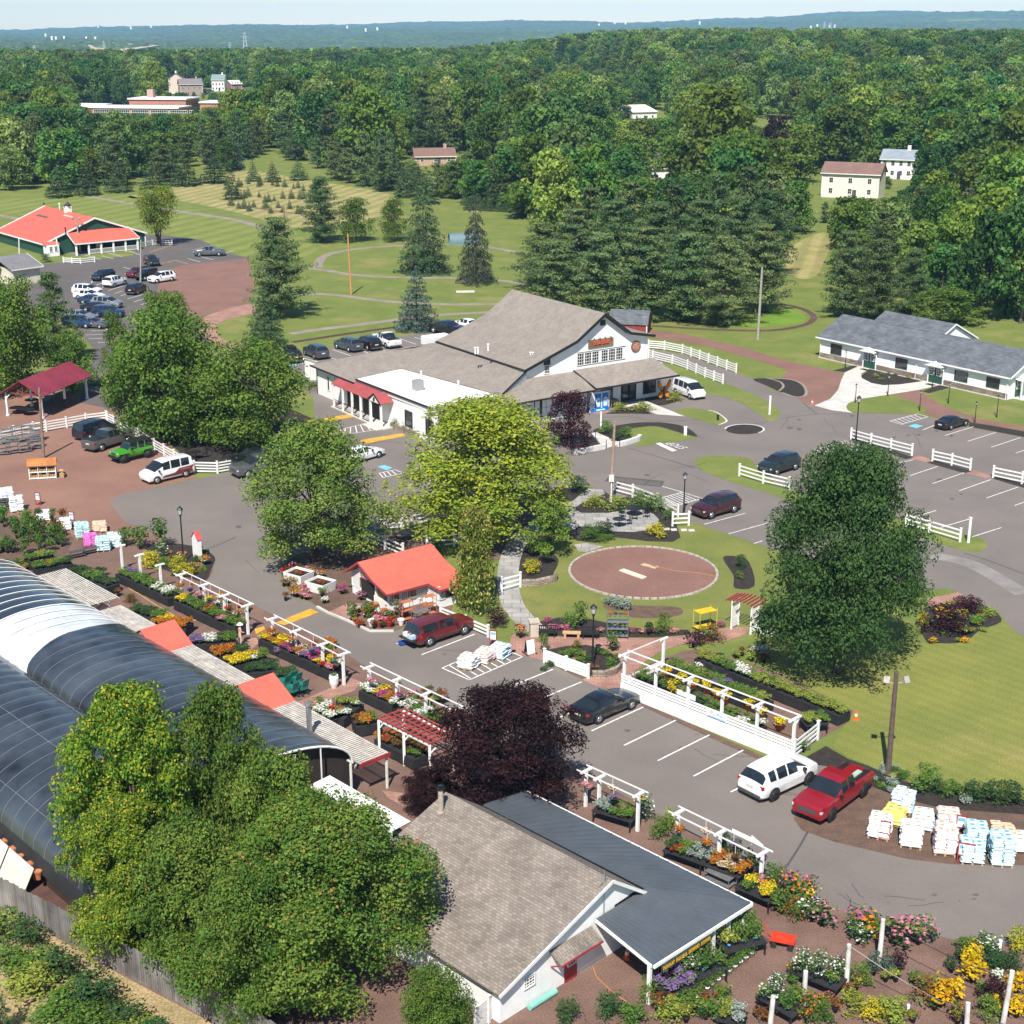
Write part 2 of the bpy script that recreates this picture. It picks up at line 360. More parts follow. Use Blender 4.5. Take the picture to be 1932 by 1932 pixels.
# asphalt
sheet('asphalt_road',[(205,945),(230,932),(300,919),(368,904),(410,896),(483,876),(560,850),(596,800),(590,750),(560,720),(550,690),(545,675),(570,666),(703,642),(818,626),(880,614),(935,606),(1010,640),(1226,658),(1291,669),(1366,695),(1416,713),(1449,723)]
      + TL(3,1,[(0,1005),(200,1060),(350,1130),(630,1185),(950,1190),(1130,1195),(1290,1225),(1520,1290),(1932,1370)]) + [(1990,838),(1990,1232),(1932,1203),(1906,1183),(1886,1158),(1846,1136),(1806,1118),(1787,1110),(1734,1116),(1600,1080),(1428,1026),(1336,996),(1301,983),(1280,972),(1150,932),(1106,914),(1000,940),(862,968),(700,1003),(672,1000),(600,1030),(560,1046),(531,1066),(531,1091),(537,1106),(553,1126),(588,1138),(598,1146),(618,1157),(655,1172),(698,1192),(743,1192),(800,1172),(850,1165),(883,1183),(921,1201),(930,1206),(966,1224),(1025,1246),(1098,1281),(1141,1301),(1203,1326),(1338,1388),(1449,1436),(1520,1466),(1548,1440),(1572,1446),(1530,1482),(1497,1546),(1513,1567),(1575,1589),(1660,1609),(1712,1621),(1795,1631),(1990,1634)]
      + near_edge[::-1] + [(235,985)],ASPH,3)
sheet('asphalt_lot',[(40,520),(70,500),(150,492),(250,482),(270,445),(300,442),(376,452),(440,480),(470,487),(440,490),(345,500),(300,514),(298,560),(345,592),(375,602),(410,640),(430,675),(480,700),(500,760),(300,790),(150,760),(180,660),(120,600),(-40,610),(-40,545)],ASPH2,3)
sheet('brick_path',[(372,612),(400,592),(470,574),(480,590),(430,602),(408,616),(420,640),(480,655),(480,682),(430,676),(390,640)],PAVER,4,True)
# asphalt repairs and tar-sealed cracks
sheet('asphalt_patch',TL(2,1,[(700,1700),(735,1660),(1150,1700),(1130,1745)]),SEAL,4)
sheet('asphalt_patch',TL(2,1,[(722,1698),(745,1670),(1128,1707),(1112,1737)]),ASPH2,5)
for q in ([(2,1,880,1450),(2,1,1150,1530),(2,1,1370,1600)],[(2,1,640,1220),(2,1,900,1215),(2,1,1100,1250),(2,1,1400,1235)],[(2,1,1100,1250),(2,1,1260,1345),(2,1,1460,1370)],[(3,1,100,1225),(3,1,370,1195),(3,1,620,1190)],[(3,1,370,1195),(3,1,260,1105)],
          [(3,2,1480,310),(3,2,1700,380),(3,2,1932,470)],[(0,2,1200,350),(0,2,1560,280),(0,2,1780,190)],[(2,1,1700,1290),(2,1,1930,1250)],[(1,1,800,1440),(1,1,960,1400),(1,1,1100,1415)],[(3,3,130,760),(3,3,240,590),(3,3,300,480)]):
    ribbon('crack_sealing',[T(*p) for p in q],.13,SEAL,4)
ribbon('tyre_track',TL(3,2,[(1240,330),(1550,400),(1932,620)]),1.6,mat('worn_asphalt',(.24,.22,.207),.9,.25,.5,fine=.14,fscale=22),4)
sheet('mulch_bed',[(262,792),(300,780),(400,765),(520,760),(590,790),(596,805),(560,848),(483,872),(410,892),(370,890),(335,850)],MULCH,4)
# grass islands in the asphalt
isl = lambda pts: sheet('grass_island',pts,GRASS,5,True)
isl(TL(2,1,[(1232,1172),(1280,1153),(1400,1153),(1530,1180),(1600,1228),(1616,1252),(1555,1274),(1400,1235),(1290,1200)]))
isl(TL(2,1,[(870,1312),(960,1290),(1100,1284),(1200,1300),(1270,1330),(1380,1362),(1370,1378),(1150,1412),(920,1440),(962,1400),(905,1368)]))
sheet('grass_island',TL(2,1,[(1085,800),(1200,870),(1242,905),(1420,990),(1460,1040),(1600,1060),(1750,1120),(1850,1190),(1932,1240)]) + TL(3,1,[(30,1250),(60,1240),(98,1195),(60,1140),(0,1100)]) + TL(2,1,[(1800,1035),(1650,975),(1450,890),(1200,805)]),GRASS,5)
isl([(1311,875),(1316,866),(1341,860),(1380,861),(1416,867),(1449,902),(1500,928),(1600,962),(1740,988),(1836,1012),(1856,1019),(1863,1030),(1850,1041),(1820,1040),(1760,1022),(1735,1014),(1600,987),(1449,931),(1416,921),(1366,905),(1330,890)])
sheet('grass_island',TL(3,1,[(585,1130),(620,1098),(700,1080),(850,1060),(950,1052),(1100,1100),(1200,1150),(1190,1170),(1130,1193),(950,1188),(640,1184),(600,1165)]),GRASS,5)
sheet('mown_lawn',[(1572,1408),(1602,1352),(1612,1342),(1500,1290),(1420,1235),(1480,1200),(1700,1210),(1768,1213),(1810,1210),(1850,1190),(1905,1175),(1932,1205),(1990,1232),(1990,1515),(1780,1493),(1690,1468),(1640,1444),(1600,1428)],LAWN,2)
sheet('mown_lawn',[(962,1130),(990,1110),(1040,1030),(1090,1020),(1180,1015),(1300,985),(1336,996),(1428,1026),(1470,1045),(1440,1180),(1380,1200),(1230,1210),(1100,1175),(1010,1180)],grass_mat('garden_lawn',(.195,.205,.055),(.145,.175,.045),(.27,.225,.09)),2)
# beds, walks, paths
mul = lambda pts,s=True: sheet('mulch_bed',pts,MULCH,6,s,3)
mul(TL(2,1,[(650,1300),(780,1282),(950,1258),(1150,1260),(1300,1288),(1388,1345),(1385,1364),(1270,1336),(1100,1288),(960,1294),(880,1315),(905,1370),(945,1385),(830,1408),(700,1370),(610,1330)]))
mul(TL(2,1,[(700,1192),(850,1150),(940,1135),(1060,1195),(900,1190)]),False); mul(TL(2,1,[(1000,1085),(1100,1062),(1200,1078),(1245,1098),(1100,1132)]))
ov = TL(2,1,[(1755 + 142 * math.cos(a),1310 + 36 * math.sin(a)) for a in np.linspace(0,2 * math.pi,28,endpoint=False)]); sheet('mulch_bed',ov,MULCH,6)
ribbon('edging',TL(2,1,[(1755 + 146 * math.cos(a),1309 + 38 * math.sin(a)) for a in np.linspace(-3.1,.75,30)]),.22,CONC,7,False)
ribbon('edging',TL(2,1,[(1480,1165),(1540,1180),(1600,1220),(1618,1250),(1560,1275)]),.22,CONC,7)
mul(TL(2,1,[(480,1485),(560,1400),(600,1345),(660,1420),(690,1445)]),False)
sheet('concrete_walk',TL(2,1,[(600,1338),(640,1332),(835,1418),(700,1455)]),CONC,7)
sheet('concrete_walk',TL(2,1,[(845,1112),(960,1092),(1000,1090),(1305,1212),(1090,1196),(935,1122),(850,1150)]),CONC,7)
sheet('brick_walk',TL(2,1,[(560,1190),(720,1160),(790,1140),(700,1192)]),PAVER,7)
sheet('concrete_walk',TL(3,1,[(690,830),(770,850),(702,890),(707,922),(780,960),(870,976),(990,971),(1180,945),(1310,965),(1290,976),(1150,1010),(930,1045),(800,1065),(680,1082),(605,1113),(588,1138),(602,1165),(640,1186),(480,1165),(350,1130),(470,1080),(530,1010),(552,940),(580,880)]),CONC,7)
mul(TL(3,1,[(702,912),(760,866),(800,852),(1155,940),(1000,970),(870,975),(770,955)])); mul(TL(3,1,[(490,865),(630,830),(680,830),(585,878)]),False); mul(TL(3,1,[(1165,1022),(1290,976),(1385,990),(1215,1036)]),False)
sheet('red_path',[(1225,622),(1290,630),(1400,655)] + TL(3,1,[(0,750),(300,830),(560,880),(548,960),(505,1040),(430,1100),(350,1130),(270,1105),(200,1060),(90,925),(150,872),(100,842),(0,812)]) + [(1400,672),(1330,652),(1225,636)],REDG,4)
bed = [(1420,716),(1449,714),(1490,716),(1512,724),(1521,737),(1518,747),(1500,749),(1475,741),(1449,729)]; mul(bed); ribbon('edging',bed[1:8],.35,PATH,7)
ribbon('edging',[(1444,713),(1470,720),(1478,729),(1470,738)],.3,PATH,8)
sheet('red_path',TL(3,1,[(930,1050),(1150,1010),(1180,1042),(1300,1120),(1450,1180),(1600,1230),(1960,1290),(1960,1325),(1700,1282),(1520,1252),(1290,1222),(1160,1180),(1200,1150),(1100,1100)]),REDG,4)
sheet('mulch_bed',TL(3,1,[(1515,1288),(1520,1255),(1700,1284),(1960,1330),(1960,1372)]),MULCH,6)
for q in (((600,1380),(660,1375),(1100,1520),(1040,1535)),((1200,1560),(1260,1545),(1540,1625),(1480,1640)),((1690,1680),(1720,1660),(1960,1730),(1960,1760))): sheet('mulch_bed',TL(3,1,q),MULCH,6)
for q in (((1075,1530),(1145,1508),(1260,1545),(1190,1560)),((1490,1640),(1560,1620),(1700,1665),(1640,1680))): sheet('brick_walk',TL(3,1,q),PAVER,6)
# the seating terrace and the round gravel bed
Zm = lambda pts: [(967 + .3024 * x,896.2 + .3024 * y) for x,y in pts]
sheet('mulch_bed',Zm([(480,80),(575,105),(640,150),(840,110),(930,190),(1000,260),(1030,330),(1048,390),(1000,418),(850,415),(640,388),(520,425),(400,410),(300,330),(200,150),(330,60)]),MULCH,4)
sheet('stone_terrace',Zm([(470,85),(560,92),(578,118),(450,165),(405,195),(392,215),(430,238),(600,238),(700,215),(760,200),(880,245),(915,280),(900,305),(830,345),(760,357),(620,352),(560,322),(420,322),(380,340),(300,360),(240,200),(380,160)]),FLAG,6)
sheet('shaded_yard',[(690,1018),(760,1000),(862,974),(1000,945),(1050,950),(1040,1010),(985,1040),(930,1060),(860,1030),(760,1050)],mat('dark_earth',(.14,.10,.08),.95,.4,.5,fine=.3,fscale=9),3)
ribbon('flagstone_path',[(1060,985),(1000,1000),(968,1040),(958,1090),(965,1135),(985,1165),(1012,1190)],1.7,FLAG,7)
for q in Zm([(960,338),(1005,342),(1068,344),(1115,346)]): sheet('stepping_stone',[(q[0] - 6,q[1] - 2),(q[0] + 5,q[1] - 2.5),(q[0] + 7,q[1] + 2),(q[0] - 4,q[1] + 2.5)],CONC,5)
sheet('flagstone_path',TL(2,2,[(470,245),(560,235),(690,262),(560,305),(500,300)]),FLAG,7)
ca,cb = GT(2,2,445,430),GT(2,2,1540,475); CC = (ca + cb) / 2; CR = (cb - ca).length / 2
mb = MB(); n = 64; mb.v = [(CC.x + CR * math.cos(2 * math.pi * k / n),CC.y + CR * math.sin(2 * math.pi * k / n),.028) for k in range(n)]; mb.f = [tuple(range(n))]; mb.mi = [0]
tag(obj('gravel_circle',mb,REDG),kind='structure')
mb = MB()
for k in range(58):
    a = 2 * math.pi * k / 58; mb.box((CC.x + (CR + .1) * math.cos(a),CC.y + (CR + .1) * math.sin(a),.05),(.2,CR * 2 * math.pi / 58 * random.uniform(.8,.96),.14),a + random.uniform(-.04,.04))
tag(obj('kerb',mb,mat('granite_setts',(.42,.37,.33),.9,.35,3,fine=.2)),kind='structure')
sheet('sand_patch',TL(2,2,[(965,400),(1000,388),(1040,400),(1090,420),(1080,432),(1010,412)]),mat('pale_sand',(.52,.38,.24),.95,.25,2),8)
mul(TL(2,2,[(-20,250),(130,225),(330,330),(345,400),(310,470),(342,512),(60,545),(-20,520)])); mul(TL(2,2,[(1590,345),(1700,338),(1790,380),(1830,560),(1680,575),(1672,480)]))
sheet('bare_patch',TL(2,2,[(690,715),(720,700),(900,705),(1220,715),(1290,745),(1250,785),(1080,802),(900,795),(870,750),(740,745)]),LEAFLIT,4,True)
sheet('brick_walk',TL(2,2,[(-20,1010),(0,920),(130,930),(400,945),(720,950),(1090,955),(1350,930),(1640,870),(1800,870),(1760,930),(1620,975),(1400,992),(1270,1002),(1130,1050),(1000,1130),(842,1290),(812,1345),(650,1325),(530,1265),(600,1240),(820,1190),(838,1140),(780,1085),(700,1032),(560,1002),(400,1012),(262,1040),(240,1120),(200,1112),(0,1062)]),PAVER,5)
mul(TL(2,2,[(200,830),(350,798),(600,812),(880,872),(1090,892),(1330,890),(1350,926),(1090,948),(720,945),(400,940),(215,918)]),False)
mul(TL(2,2,[(262,1045),(400,1016),(560,1006),(700,1036),(780,1090),(834,1140),(815,1188),(600,1236),(560,1240)]),False)
sheet('leaf_litter_strip',TL(2,2,[(225,1118),(262,1110),(600,1240),(530,1266)]),LEAFLIT,6)
sheet('leaf_litter_strip',TL(2,2,[(930,1415),(1100,1490),(1500,1665),(1932,1860),(1960,1915),(1490,1702),(985,1470)]),LEAFLIT,6)
sheet('nursery_soil',[(1175,1300),(1190,1270),(1230,1250),(1290,1228),(1330,1225),(1480,1275),(1610,1340),(1602,1362),(1540,1400),(1500,1432),(1430,1415),(1300,1355)],SOIL,4)
sheet('wood_chip_ground',[(1497,1546),(1530,1482),(1572,1446),(1640,1468),(1700,1492),(1800,1508),(1990,1520),(1990,1634),(1795,1631),(1712,1621),(1660,1609),(1575,1589),(1513,1567)],LEAFLIT,2)
mul([(1504,1438),(1558,1408),(1600,1432),(1640,1446),(1690,1470),(1780,1495),(1990,1516),(1990,1541),(1780,1526),(1700,1506),(1640,1482),(1572,1448)],False)
mul(TL(3,2,[(1200,985),(1280,992),(1480,982),(1600,893),(1760,830),(1720,760),(1590,690),(1400,700),(1200,720),(1150,850)]))
sheet('brick_walk',TL(3,2,[(1200,655),(1430,610),(1590,680),(1400,692),(1240,722),(1190,720)]),PAVER,7)
sheet('mulch_bed',[(531,1068),(560,1048),(600,1032),(690,1020),(760,1052),(720,1110),(690,1140),(660,1168),(655,1170),(618,1155),(598,1144),(588,1136),(553,1124),(538,1104),(533,1090)],LEAFLIT,4)
sheet('brick_walk',TL(1,2,[(540,760),(690,690),(800,690),(760,770),(690,822)]),PAVER,6)
sheet('nursery_soil',[(655,1171),(690,1140),(720,1110),(860,1110),(850,1160),(800,1170),(743,1190),(698,1190)],SOIL,5)
mb = MB()
P = [G(u,v) for u,v in ((598,1146),(618,1157),(655,1172),(698,1192),(743,1192))]
for a,b in zip(P[:-1],P[1:]): mb.beam(a + Vector((0,0,.06)),b + Vector((0,0,.06)),.18,.16)
tag(obj('kerb',mb,CONC),kind='structure')
isl([(885,1130),(940,1115),(990,1145),(1000,1175),(960,1200),(925,1200),(900,1180)])
mul(TL(0,2,[(1100,270),(1300,240),(1500,270),(1620,340),(1600,420),(1540,525),(1350,470),(1150,400)]))
sheet('brick_walk',TL(1,2,[(560,1330),(640,1300),(690,1245),(800,1285),(740,1350),(560,1410),(380,1470),(300,1440)]),PAVER,4)
sheet('brick_walk',[(430,700),(470,690),(483,712),(445,730)] if False else TL(0,2,[(1760,960),(1932,950),(1960,980),(1900,1040),(1800,1030)]),PAVER,4)
sheet('brick_walk',TL(1,3,[(950,170),(1110,190),(1110,290),(1000,230)]),PAVER,4)
sheet('wood_chip_ground',[(-60,985),(60,985),(140,1015),(110,1075),(0,1090),(-60,1085)],LEAFLIT,3)
# lawn paths and the little railway
ribbon('path',[(560,505),(608,509),(670,519),(770,524),(858,525),(966,532),(1010,548)],1.7,PATH,3)
ribbon('path',[(540,557),(600,555),(645,558),(733,569),(833,574),(950,574)],1.7,PATH,3)
ribbon('path',[(548,630),(600,622),(658,615),(745,604),(833,594),(925,589)],1.7,PATH,3)
ribbon('path',[(600,505),(603,492),(620,480),(670,470),(750,464),(870,462),(966,474),(1010,490)],1.7,PATH,3)
ribbon('field_track',[(145,367),(240,383),(345,400),(440,414),(500,430),(540,438)],2.2,PATH,3); ribbon('field_track',[(-30,402),(30,412),(70,420)],2.2,PATH,3)
ribbon('field_track',[(445,386),(520,398),(580,405),(640,408)],1.4,mat('brown_earth',(.16,.10,.07),.95),3)
for line in ([(552,646),(650,631),(745,618),(830,608),(908,603),(965,598)],[(1230,615),(1340,622),(1449,624),(1512,615),(1535,602),(1528,590),(1500,579),(1450,570)]):
    ribbon('railway_bed',line,1.1,LEAFLIT,3); L5 = smooth_line(line,5)
    for s in (-.25,.25):
        P = [G(*q) for q in L5]; mb = MB(); Q = []
        for i,p in enumerate(P):
            d = P[min(i + 1,len(P) - 1)] - P[max(i - 1,0)]; d.normalize(); Q.append(p + Vector((-d.y,d.x,0)) * s + Vector((0,0,.06)))
        for a,b in zip(Q[:-1],Q[1:]): mb.beam(a,b,.07,.09)
        tag(obj('rail',mb,mat('rusty_rail',(.12,.075,.055),.7,.3,4)),kind='structure')
sheet('bright_grass',TL(2,1,[(1700,480),(1932,450)]) + TL(3,1,[(0,370),(150,400),(280,450),(290,480),(200,510),(0,530)]) + TL(2,1,[(1700,530)]),grass_mat('lush_grass',(.16,.27,.03),(.12,.21,.03),(.2,.24,.05)),3,True)
STAIN = mat('oil_stain',(.115,.10,.093),.7,.3,2); rs_ = random.Random(31)
for k in range(44):
    q = rs_.choice(((1080,1330),(1250,1400),(900,1230),(1750,830),(1830,920),(1550,800),(1290,880),(1640,1680),(1780,1700),(330,1000),(480,1010),(230,590),(660,840),(1450,950),(1180,1450))); cx_,cy_ = q[0] + rs_.uniform(-70,70),q[1] + rs_.uniform(-24,24); a_ = rs_.uniform(2,7)
    sheet('oil_stain',[(cx_ + a_ * rs_.uniform(.6,1.3) * math.cos(t),cy_ + .4 * a_ * rs_.uniform(.6,1.3) * math.sin(t)) for t in np.linspace(0,6.28,9)[:-1]],STAIN,5,True,3)
for k in range(22):
    q = rs_.choice(((1080,1330),(1300,1420),(900,1230),(1700,830),(1800,930),(1550,800),(1290,880),(1640,1680),(1800,1700),(430,960),(480,1040),(230,560),(660,830),(700,1250),(1400,1480))); P_ = [(q[0] + rs_.uniform(-60,60),q[1] + rs_.uniform(-20,20))]; a_ = rs_.uniform(0,3.1)
    for j in range(5): P_.append((P_[-1][0] + 16 * math.cos(a_) + rs_.uniform(-4,4),P_[-1][1] + 6 * math.sin(a_) + rs_.uniform(-2,2)))
    ribbon('crack',P_,.05,SEAL,5)
# parking bays and painted marks
def marks(name,segs,w=.11,m=None,lev=8):
    mb = MB()
    for a,b in segs:
        a = G(*a); b = G(*b); d = (b - a); d.normalize(); n = Vector((-d.y,d.x,0)) * w / 2; z = Vector((0,0,lev * .004))
        mb.poly([a + n + z,a - n + z,b - n + z,b + n + z])
    return tag(obj(name,mb,m or LINE),kind='structure')
def tm(c,r,segs): return [(T(c,r,a,b),T(c,r,d,e)) for a,b,d,e in segs]
marks('parking_lines',tm(2,2,[(0,1315,310,1190),(150,1440,525,1285),(365,1550,757,1378),(600,1655,990,1475),(845,1765,1235,1575),(1100,1880,1490,1685),(1370,1997,1745,1800),(1650,2117,2010,1930)]) + tm(1,2,[(1250,1080,1650,925),(1060,998,1240,922)]),.12)
marks('parking_lines',tm(3,1,[(1168,1315,1290,1265),(1335,1357,1550,1290),(1508,1400,1720,1333),(1685,1445,1905,1373),(1868,1490,1960,1460),(970,1565,1100,1540),(1070,1660,1280,1590),(1240,1720,1480,1638),(1440,1775,1680,1690),(1650,1828,1890,1745),(1862,1885,1960,1850)])
      + tm(3,2,[(1300,120,1520,55),(1540,190,1760,120),(1140,30,1270,-10)]) + tm(2,2,[(1450,95,1760,12),(1635,167,1932,85),(1825,240,1890,220),(1310,15,1400,0)]) + tm(2,1,[(1130,1740,1290,1785)]),.11)
marks('parking_lines',tm(1,1,[(580,708,715,755),(795,715,860,740),(940,700,980,717),(1083,625,1210,668),(1195,615,1350,655),(1325,588,1430,615),(520,760,605,782),(320,790,470,800),(330,815,470,800),(325,765,470,800),(360,775,350,815)]),.13)
marks('parking_lines',tm(0,1,[(725,222,772,205),(770,240,830,225),(818,262,930,228),(865,283,925,265),(910,302,950,290),(960,325,1140,275),(1010,348,1190,293),(1060,370,1180,333),(690,205,735,110),(930,85,1010,108),(770,0,855,22),(1415,20,1510,45),(1510,5,1610,30),(735,480,890,478),(770,508,870,506),(690,567,850,565),(645,597,850,590),(670,625,845,622),(740,655,845,652),(780,540,905,608),(610,537,880,537)]),.14)
marks('parking_lines',tm(0,0,[(640,1925,760,1960),(800,1905,920,1938),(960,1890,1060,1925),(1560,1905,1700,1880),(1640,1925,1760,1895)]),.15)
marks('yellow_parking_lines',tm(0,1,[(1215,55,1300,45),(1320,33,1420,60),(1320,33,1215,60)]) + tm(0,0,[(1130,1905,1300,1850),(1440,1890,1640,1840)]),.18,YELLOW)
def hatch(c,r,A,B,C_,D,n,w=.11):
    """outlined box of stripes: A-B one side, D-C the other"""
    A,B,C_,D = (G(*T(c,r,*p)) for p in (A,B,C_,D)); S = [(A,B),(B,C_),(C_,D),(D,A)]
    for i in range(1,n): 
        t = i / n; t2 = min(1,t + 1.3 / n); S.append((A.lerp(B,t),D.lerp(C_,max(0,t - .35 / n * n * .25))))
    mb = MB()
    for a,b in S:
        d = (b - a).normalized(); q = Vector((-d.y,d.x,0)) * w / 2; z = Vector((0,0,.032)); mb.poly([a + q + z,a - q + z,b - q + z,b + q + z])
    tag(obj('hatched_bay',mb,LINE),kind='structure')
hatch(1,2,(1405,1180),(1800,1010),(2012,1095),(1610,1270),8)
hatch(2,1,(1095,1835),(1285,1785),(1435,1832),(1230,1890),8); hatch(3,1,(920,1247),(1130,1193),(1205,1215),(1010,1273),7); hatch(3,1,(325,1475),(580,1398),(740,1447),(480,1530),8)
hatch(1,1,(640,1310),(895,1250),(995,1300),(640,1355),7); hatch(1,1,(930,1640),(1050,1615),(1110,1640),(960,1675),4)
sheet('blue_bay',TL(3,1,[(1058,1285),(1108,1270),(1172,1284),(1120,1302)]),BLUE,8); sheet('blue_bay',TL(1,1,[(915,1592),(970,1580),(1030,1600),(985,1620)]),BLUE,8); sheet('blue_bay',TL(1,1,[(245,822),(310,816),(325,828),(255,836)]),BLUE,8)
sheet('blue_bay',TL(3,1,[(610,1530),(640,1522),(665,1535),(632,1543)]),BLUE,8)
sheet('yellow_bar',TL(1,1,[(355,1262),(365,1249),(735,1191),(772,1212),(375,1275)]),YELLOW,8); sheet('yellow_bar',TL(1,1,[(780,1400),(800,1388),(1105,1340),(1132,1358),(830,1418)]),YELLOW,8)
sheet('yellow_bar',TL(1,2,[(150,838),(410,731),(476,760),(215,858)]),YELLOW,8); sheet('yellow_bar',TL(1,2,[(-10,885),(60,865),(70,890),(0,925)]),YELLOW,8)
sheet('stop_bar',TL(2,1,[(1083,1418),(1118,1410),(1245,1470),(1210,1478)]),LINE,8)
sa,sb = GT(2,1,1180,1410),GT(2,1,1310,1455); me = text_mesh('STOP',1.0,.001); me.materials.clear(); me.materials.append(LINE)
o = bpy.data.objects.new('stop_letters',me); COL.objects.link(o); d = sa - sb
o.location = (sa + sb) / 2 + Vector((0,0,.033)); o.rotation_euler = (0,0,math.atan2(d.y,d.x)); o.scale = (1.1,1.5,1); tag(o,kind='structure')
# ---------------------------------------------------------------- leaves and trees
def leaf_mesh(name,C,N,S,K,asp,m,rng,fold=0.0):
    """a cloud of single leaves (pointed quads): centres C, normals N, lengths S, colours K"""
    n = len(C); N = N / (np.linalg.norm(N,axis=1,keepdims=True) + 1e-9)
    r = rng.normal(size=(n,3)); t = r - (r * N).sum(1,keepdims=True) * N; t /= (np.linalg.norm(t,axis=1,keepdims=True) + 1e-9)
    b = np.cross(N,t); S = S[:,None]
    V = np.stack([C - t * S * .5,C + b * S * asp * .5 + N * S * fold,C + t * S * .5,C - b * S * asp * .5 + N * S * fold],1).reshape(-1,3)
    me = bpy.data.meshes.new(name); me.vertices.add(4 * n); me.vertices.foreach_set('co',V.astype(np.float32).ravel())
    me.loops.add(4 * n); me.loops.foreach_set('vertex_index',np.arange(4 * n,dtype=np.int32))
    me.polygons.add(n); me.polygons.foreach_set('loop_start',np.arange(0,4 * n,4,dtype=np.int32)); me.polygons.foreach_set('loop_total',np.full(n,4,np.int32))
    at = me.attributes.new('tint','FLOAT_COLOR','FACE'); at.data.foreach_set('color',np.concatenate([K,np.ones((n,1))],1).astype(np.float32).ravel())
    me.materials.append(m); me.update(calc_edges=True); me.validate(); return me
def sph(rng,n):
    d = rng.normal(size=(n,3)); return d / np.linalg.norm(d,axis=1,keepdims=True)
def blob_leaves(rng,B,n,size,pal,shell=.75,flat=.85,up=.35,jit=.28,tips=None,tipp=0.0):
    """n leaves over blobs B (x, y, z, r); pal: colours picked per blob then jittered per leaf"""
    B = np.asarray(B,float); w = B[:,3] ** 2; idx = rng.choice(len(B),n,p=w / w.sum())
    d = sph(rng,n); d[:,2] = np.where((d[:,2] < -.3) & (rng.random(n) < .6),-d[:,2],d[:,2])
    rr = shell + (1.1 - shell) * rng.random(n) ** .7; rr *= np.where(rng.random(n) < .25,rng.random(n),1)
    C = B[idx,:3] + d * (B[idx,3] * rr)[:,None] * np.array([1,1,flat])
    N = d * .75 + sph(rng,n) * .75 + np.array([0,0,up])
    S = size * (.65 + .7 * rng.random(n)); pal = np.asarray(pal,float); pk = rng.integers(0,len(pal),len(B))
    K = pal[pk[idx]] * (1 + jit * (rng.random((n,1)) * 2 - 1)) * (1 + .1 * (rng.random((n,3)) * 2 - 1))
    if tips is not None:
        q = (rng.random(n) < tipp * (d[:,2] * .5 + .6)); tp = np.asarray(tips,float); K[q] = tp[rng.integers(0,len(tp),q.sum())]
    return C,N,S,np.clip(K,0,1)
def crown_blobs(rng,lobes=12,sub=9,shape='egg',z0=.22,lr=(.17,.27),sr=(.07,.13)):
    """lobes within a crown of radius .5 and height 1, each covered with smaller clumps"""
    out = []; L = []
    for k in range(lobes):
        for _ in range(40):
            t = (k + rng.random()) / lobes; z = z0 + (1 - z0) * (.08 + .86 * t)
            q = (z - z0) / (1 - z0)
            R_ = {'egg': math.sin(math.pi * min(1,.12 + .86 * q) ** .8) ** .75,'round': math.sqrt(max(0,1 - (2 * q - 1) ** 2)),'cone': (1 - q) ** .75 * min(1,q * 6 + .45),'col': min(1,q * 5 + .5) * (1 - q ** 3) ** .5,
                  'vase': (.45 + .55 * q) * math.sqrt(max(0,1 - max(0,(q - .6) / .4) ** 2)),'dome': math.sqrt(max(0,1 - q * q))}[shape] * .5
            a = k * 2.4 + rng.random() * 1.2; r = lr[0] + (lr[1] - lr[0]) * rng.random(); rad = max(0,R_ - r * .8) * (.35 + .65 * rng.random() ** .5)
            p = np.array([rad * math.cos(a),rad * math.sin(a),z])
            if all(np.linalg.norm(p - l[:3]) > .55 * (r + l[3]) * .8 for l in L): break
        L.append(np.array([*p,r]))
    for l in L:
        d = sph(rng,sub); d[:,2] = np.abs(d[:,2]) * np.where(rng.random(sub) < .72,1,-.6)
        for q in d:
            s = sr[0] + (sr[1] - sr[0]) * rng.random(); c = l[:3] + q * np.array([1,1,.8]) * (l[3] - s * .3)
            h = math.hypot(c[0],c[1])
            if h > .5: c[:2] *= .5 / h
            if c[2] + s * .5 > 1: c[2] = 1 - s * .5
            out.append([*c,s])
    return np.array(out),np.array(L)
BARK = mat('bark',(.10,.078,.06),.95,.35,6,fine=.3,fscale=30)
PALEBARK = mat('pale_bark',(.30,.27,.23),.95,.3,6,fine=.25,fscale=30)
def trunk_mesh(name,rng,tops,r=.022,z1=.45,multi=1,m=None):
    """trunk(s) of a crown 1 high, with limbs reaching into the lobes"""
    mb = MB()
    for q in range(multi):
        a = 2 * math.pi * q / multi; off = Vector((math.cos(a),math.sin(a),0)) * (.05 if multi > 1 else 0)
        p0 = off * .4; p1 = off * 1.2 + Vector((rng.normal() * .008,rng.normal() * .008,z1 * .55)); p2 = off * 2 + Vector((rng.normal() * .015,rng.normal() * .015,z1)); p3 = Vector((p2.x * 1.2,p2.y * 1.2,z1 + (.92 - z1) * .75))
        rr = r / math.sqrt(multi)
        mb.cyl(p0 - Vector((0,0,.02)),p0 + Vector((0,0,.04)),rr * 1.5,rr * 1.08,8); mb.cyl(p0 + Vector((0,0,.04)),p1,rr * 1.08,rr * .85,8); mb.cyl(p1,p2,rr * .85,rr * .6,7); mb.cyl(p2,p3,rr * .6,rr * .15,6)
        for t in tops[q::multi]:
            s = p1.lerp(p2,rng.random()) if t[2] > z1 * .9 else p1.lerp(p2,.3 * rng.random()); e = Vector(t[:3]) * Vector((1,1,1)).normalized().x * 1.5 if False else Vector(t[:3])
            mid = s.lerp(e,.5) + Vector((0,0,-.02)); mb.cyl(s,mid,rr * .42,rr * .27,6); mb.cyl(mid,e,rr * .27,rr * .09,5)
    return mesh_of(name,mb,m or BARK,True)
TREE = {}
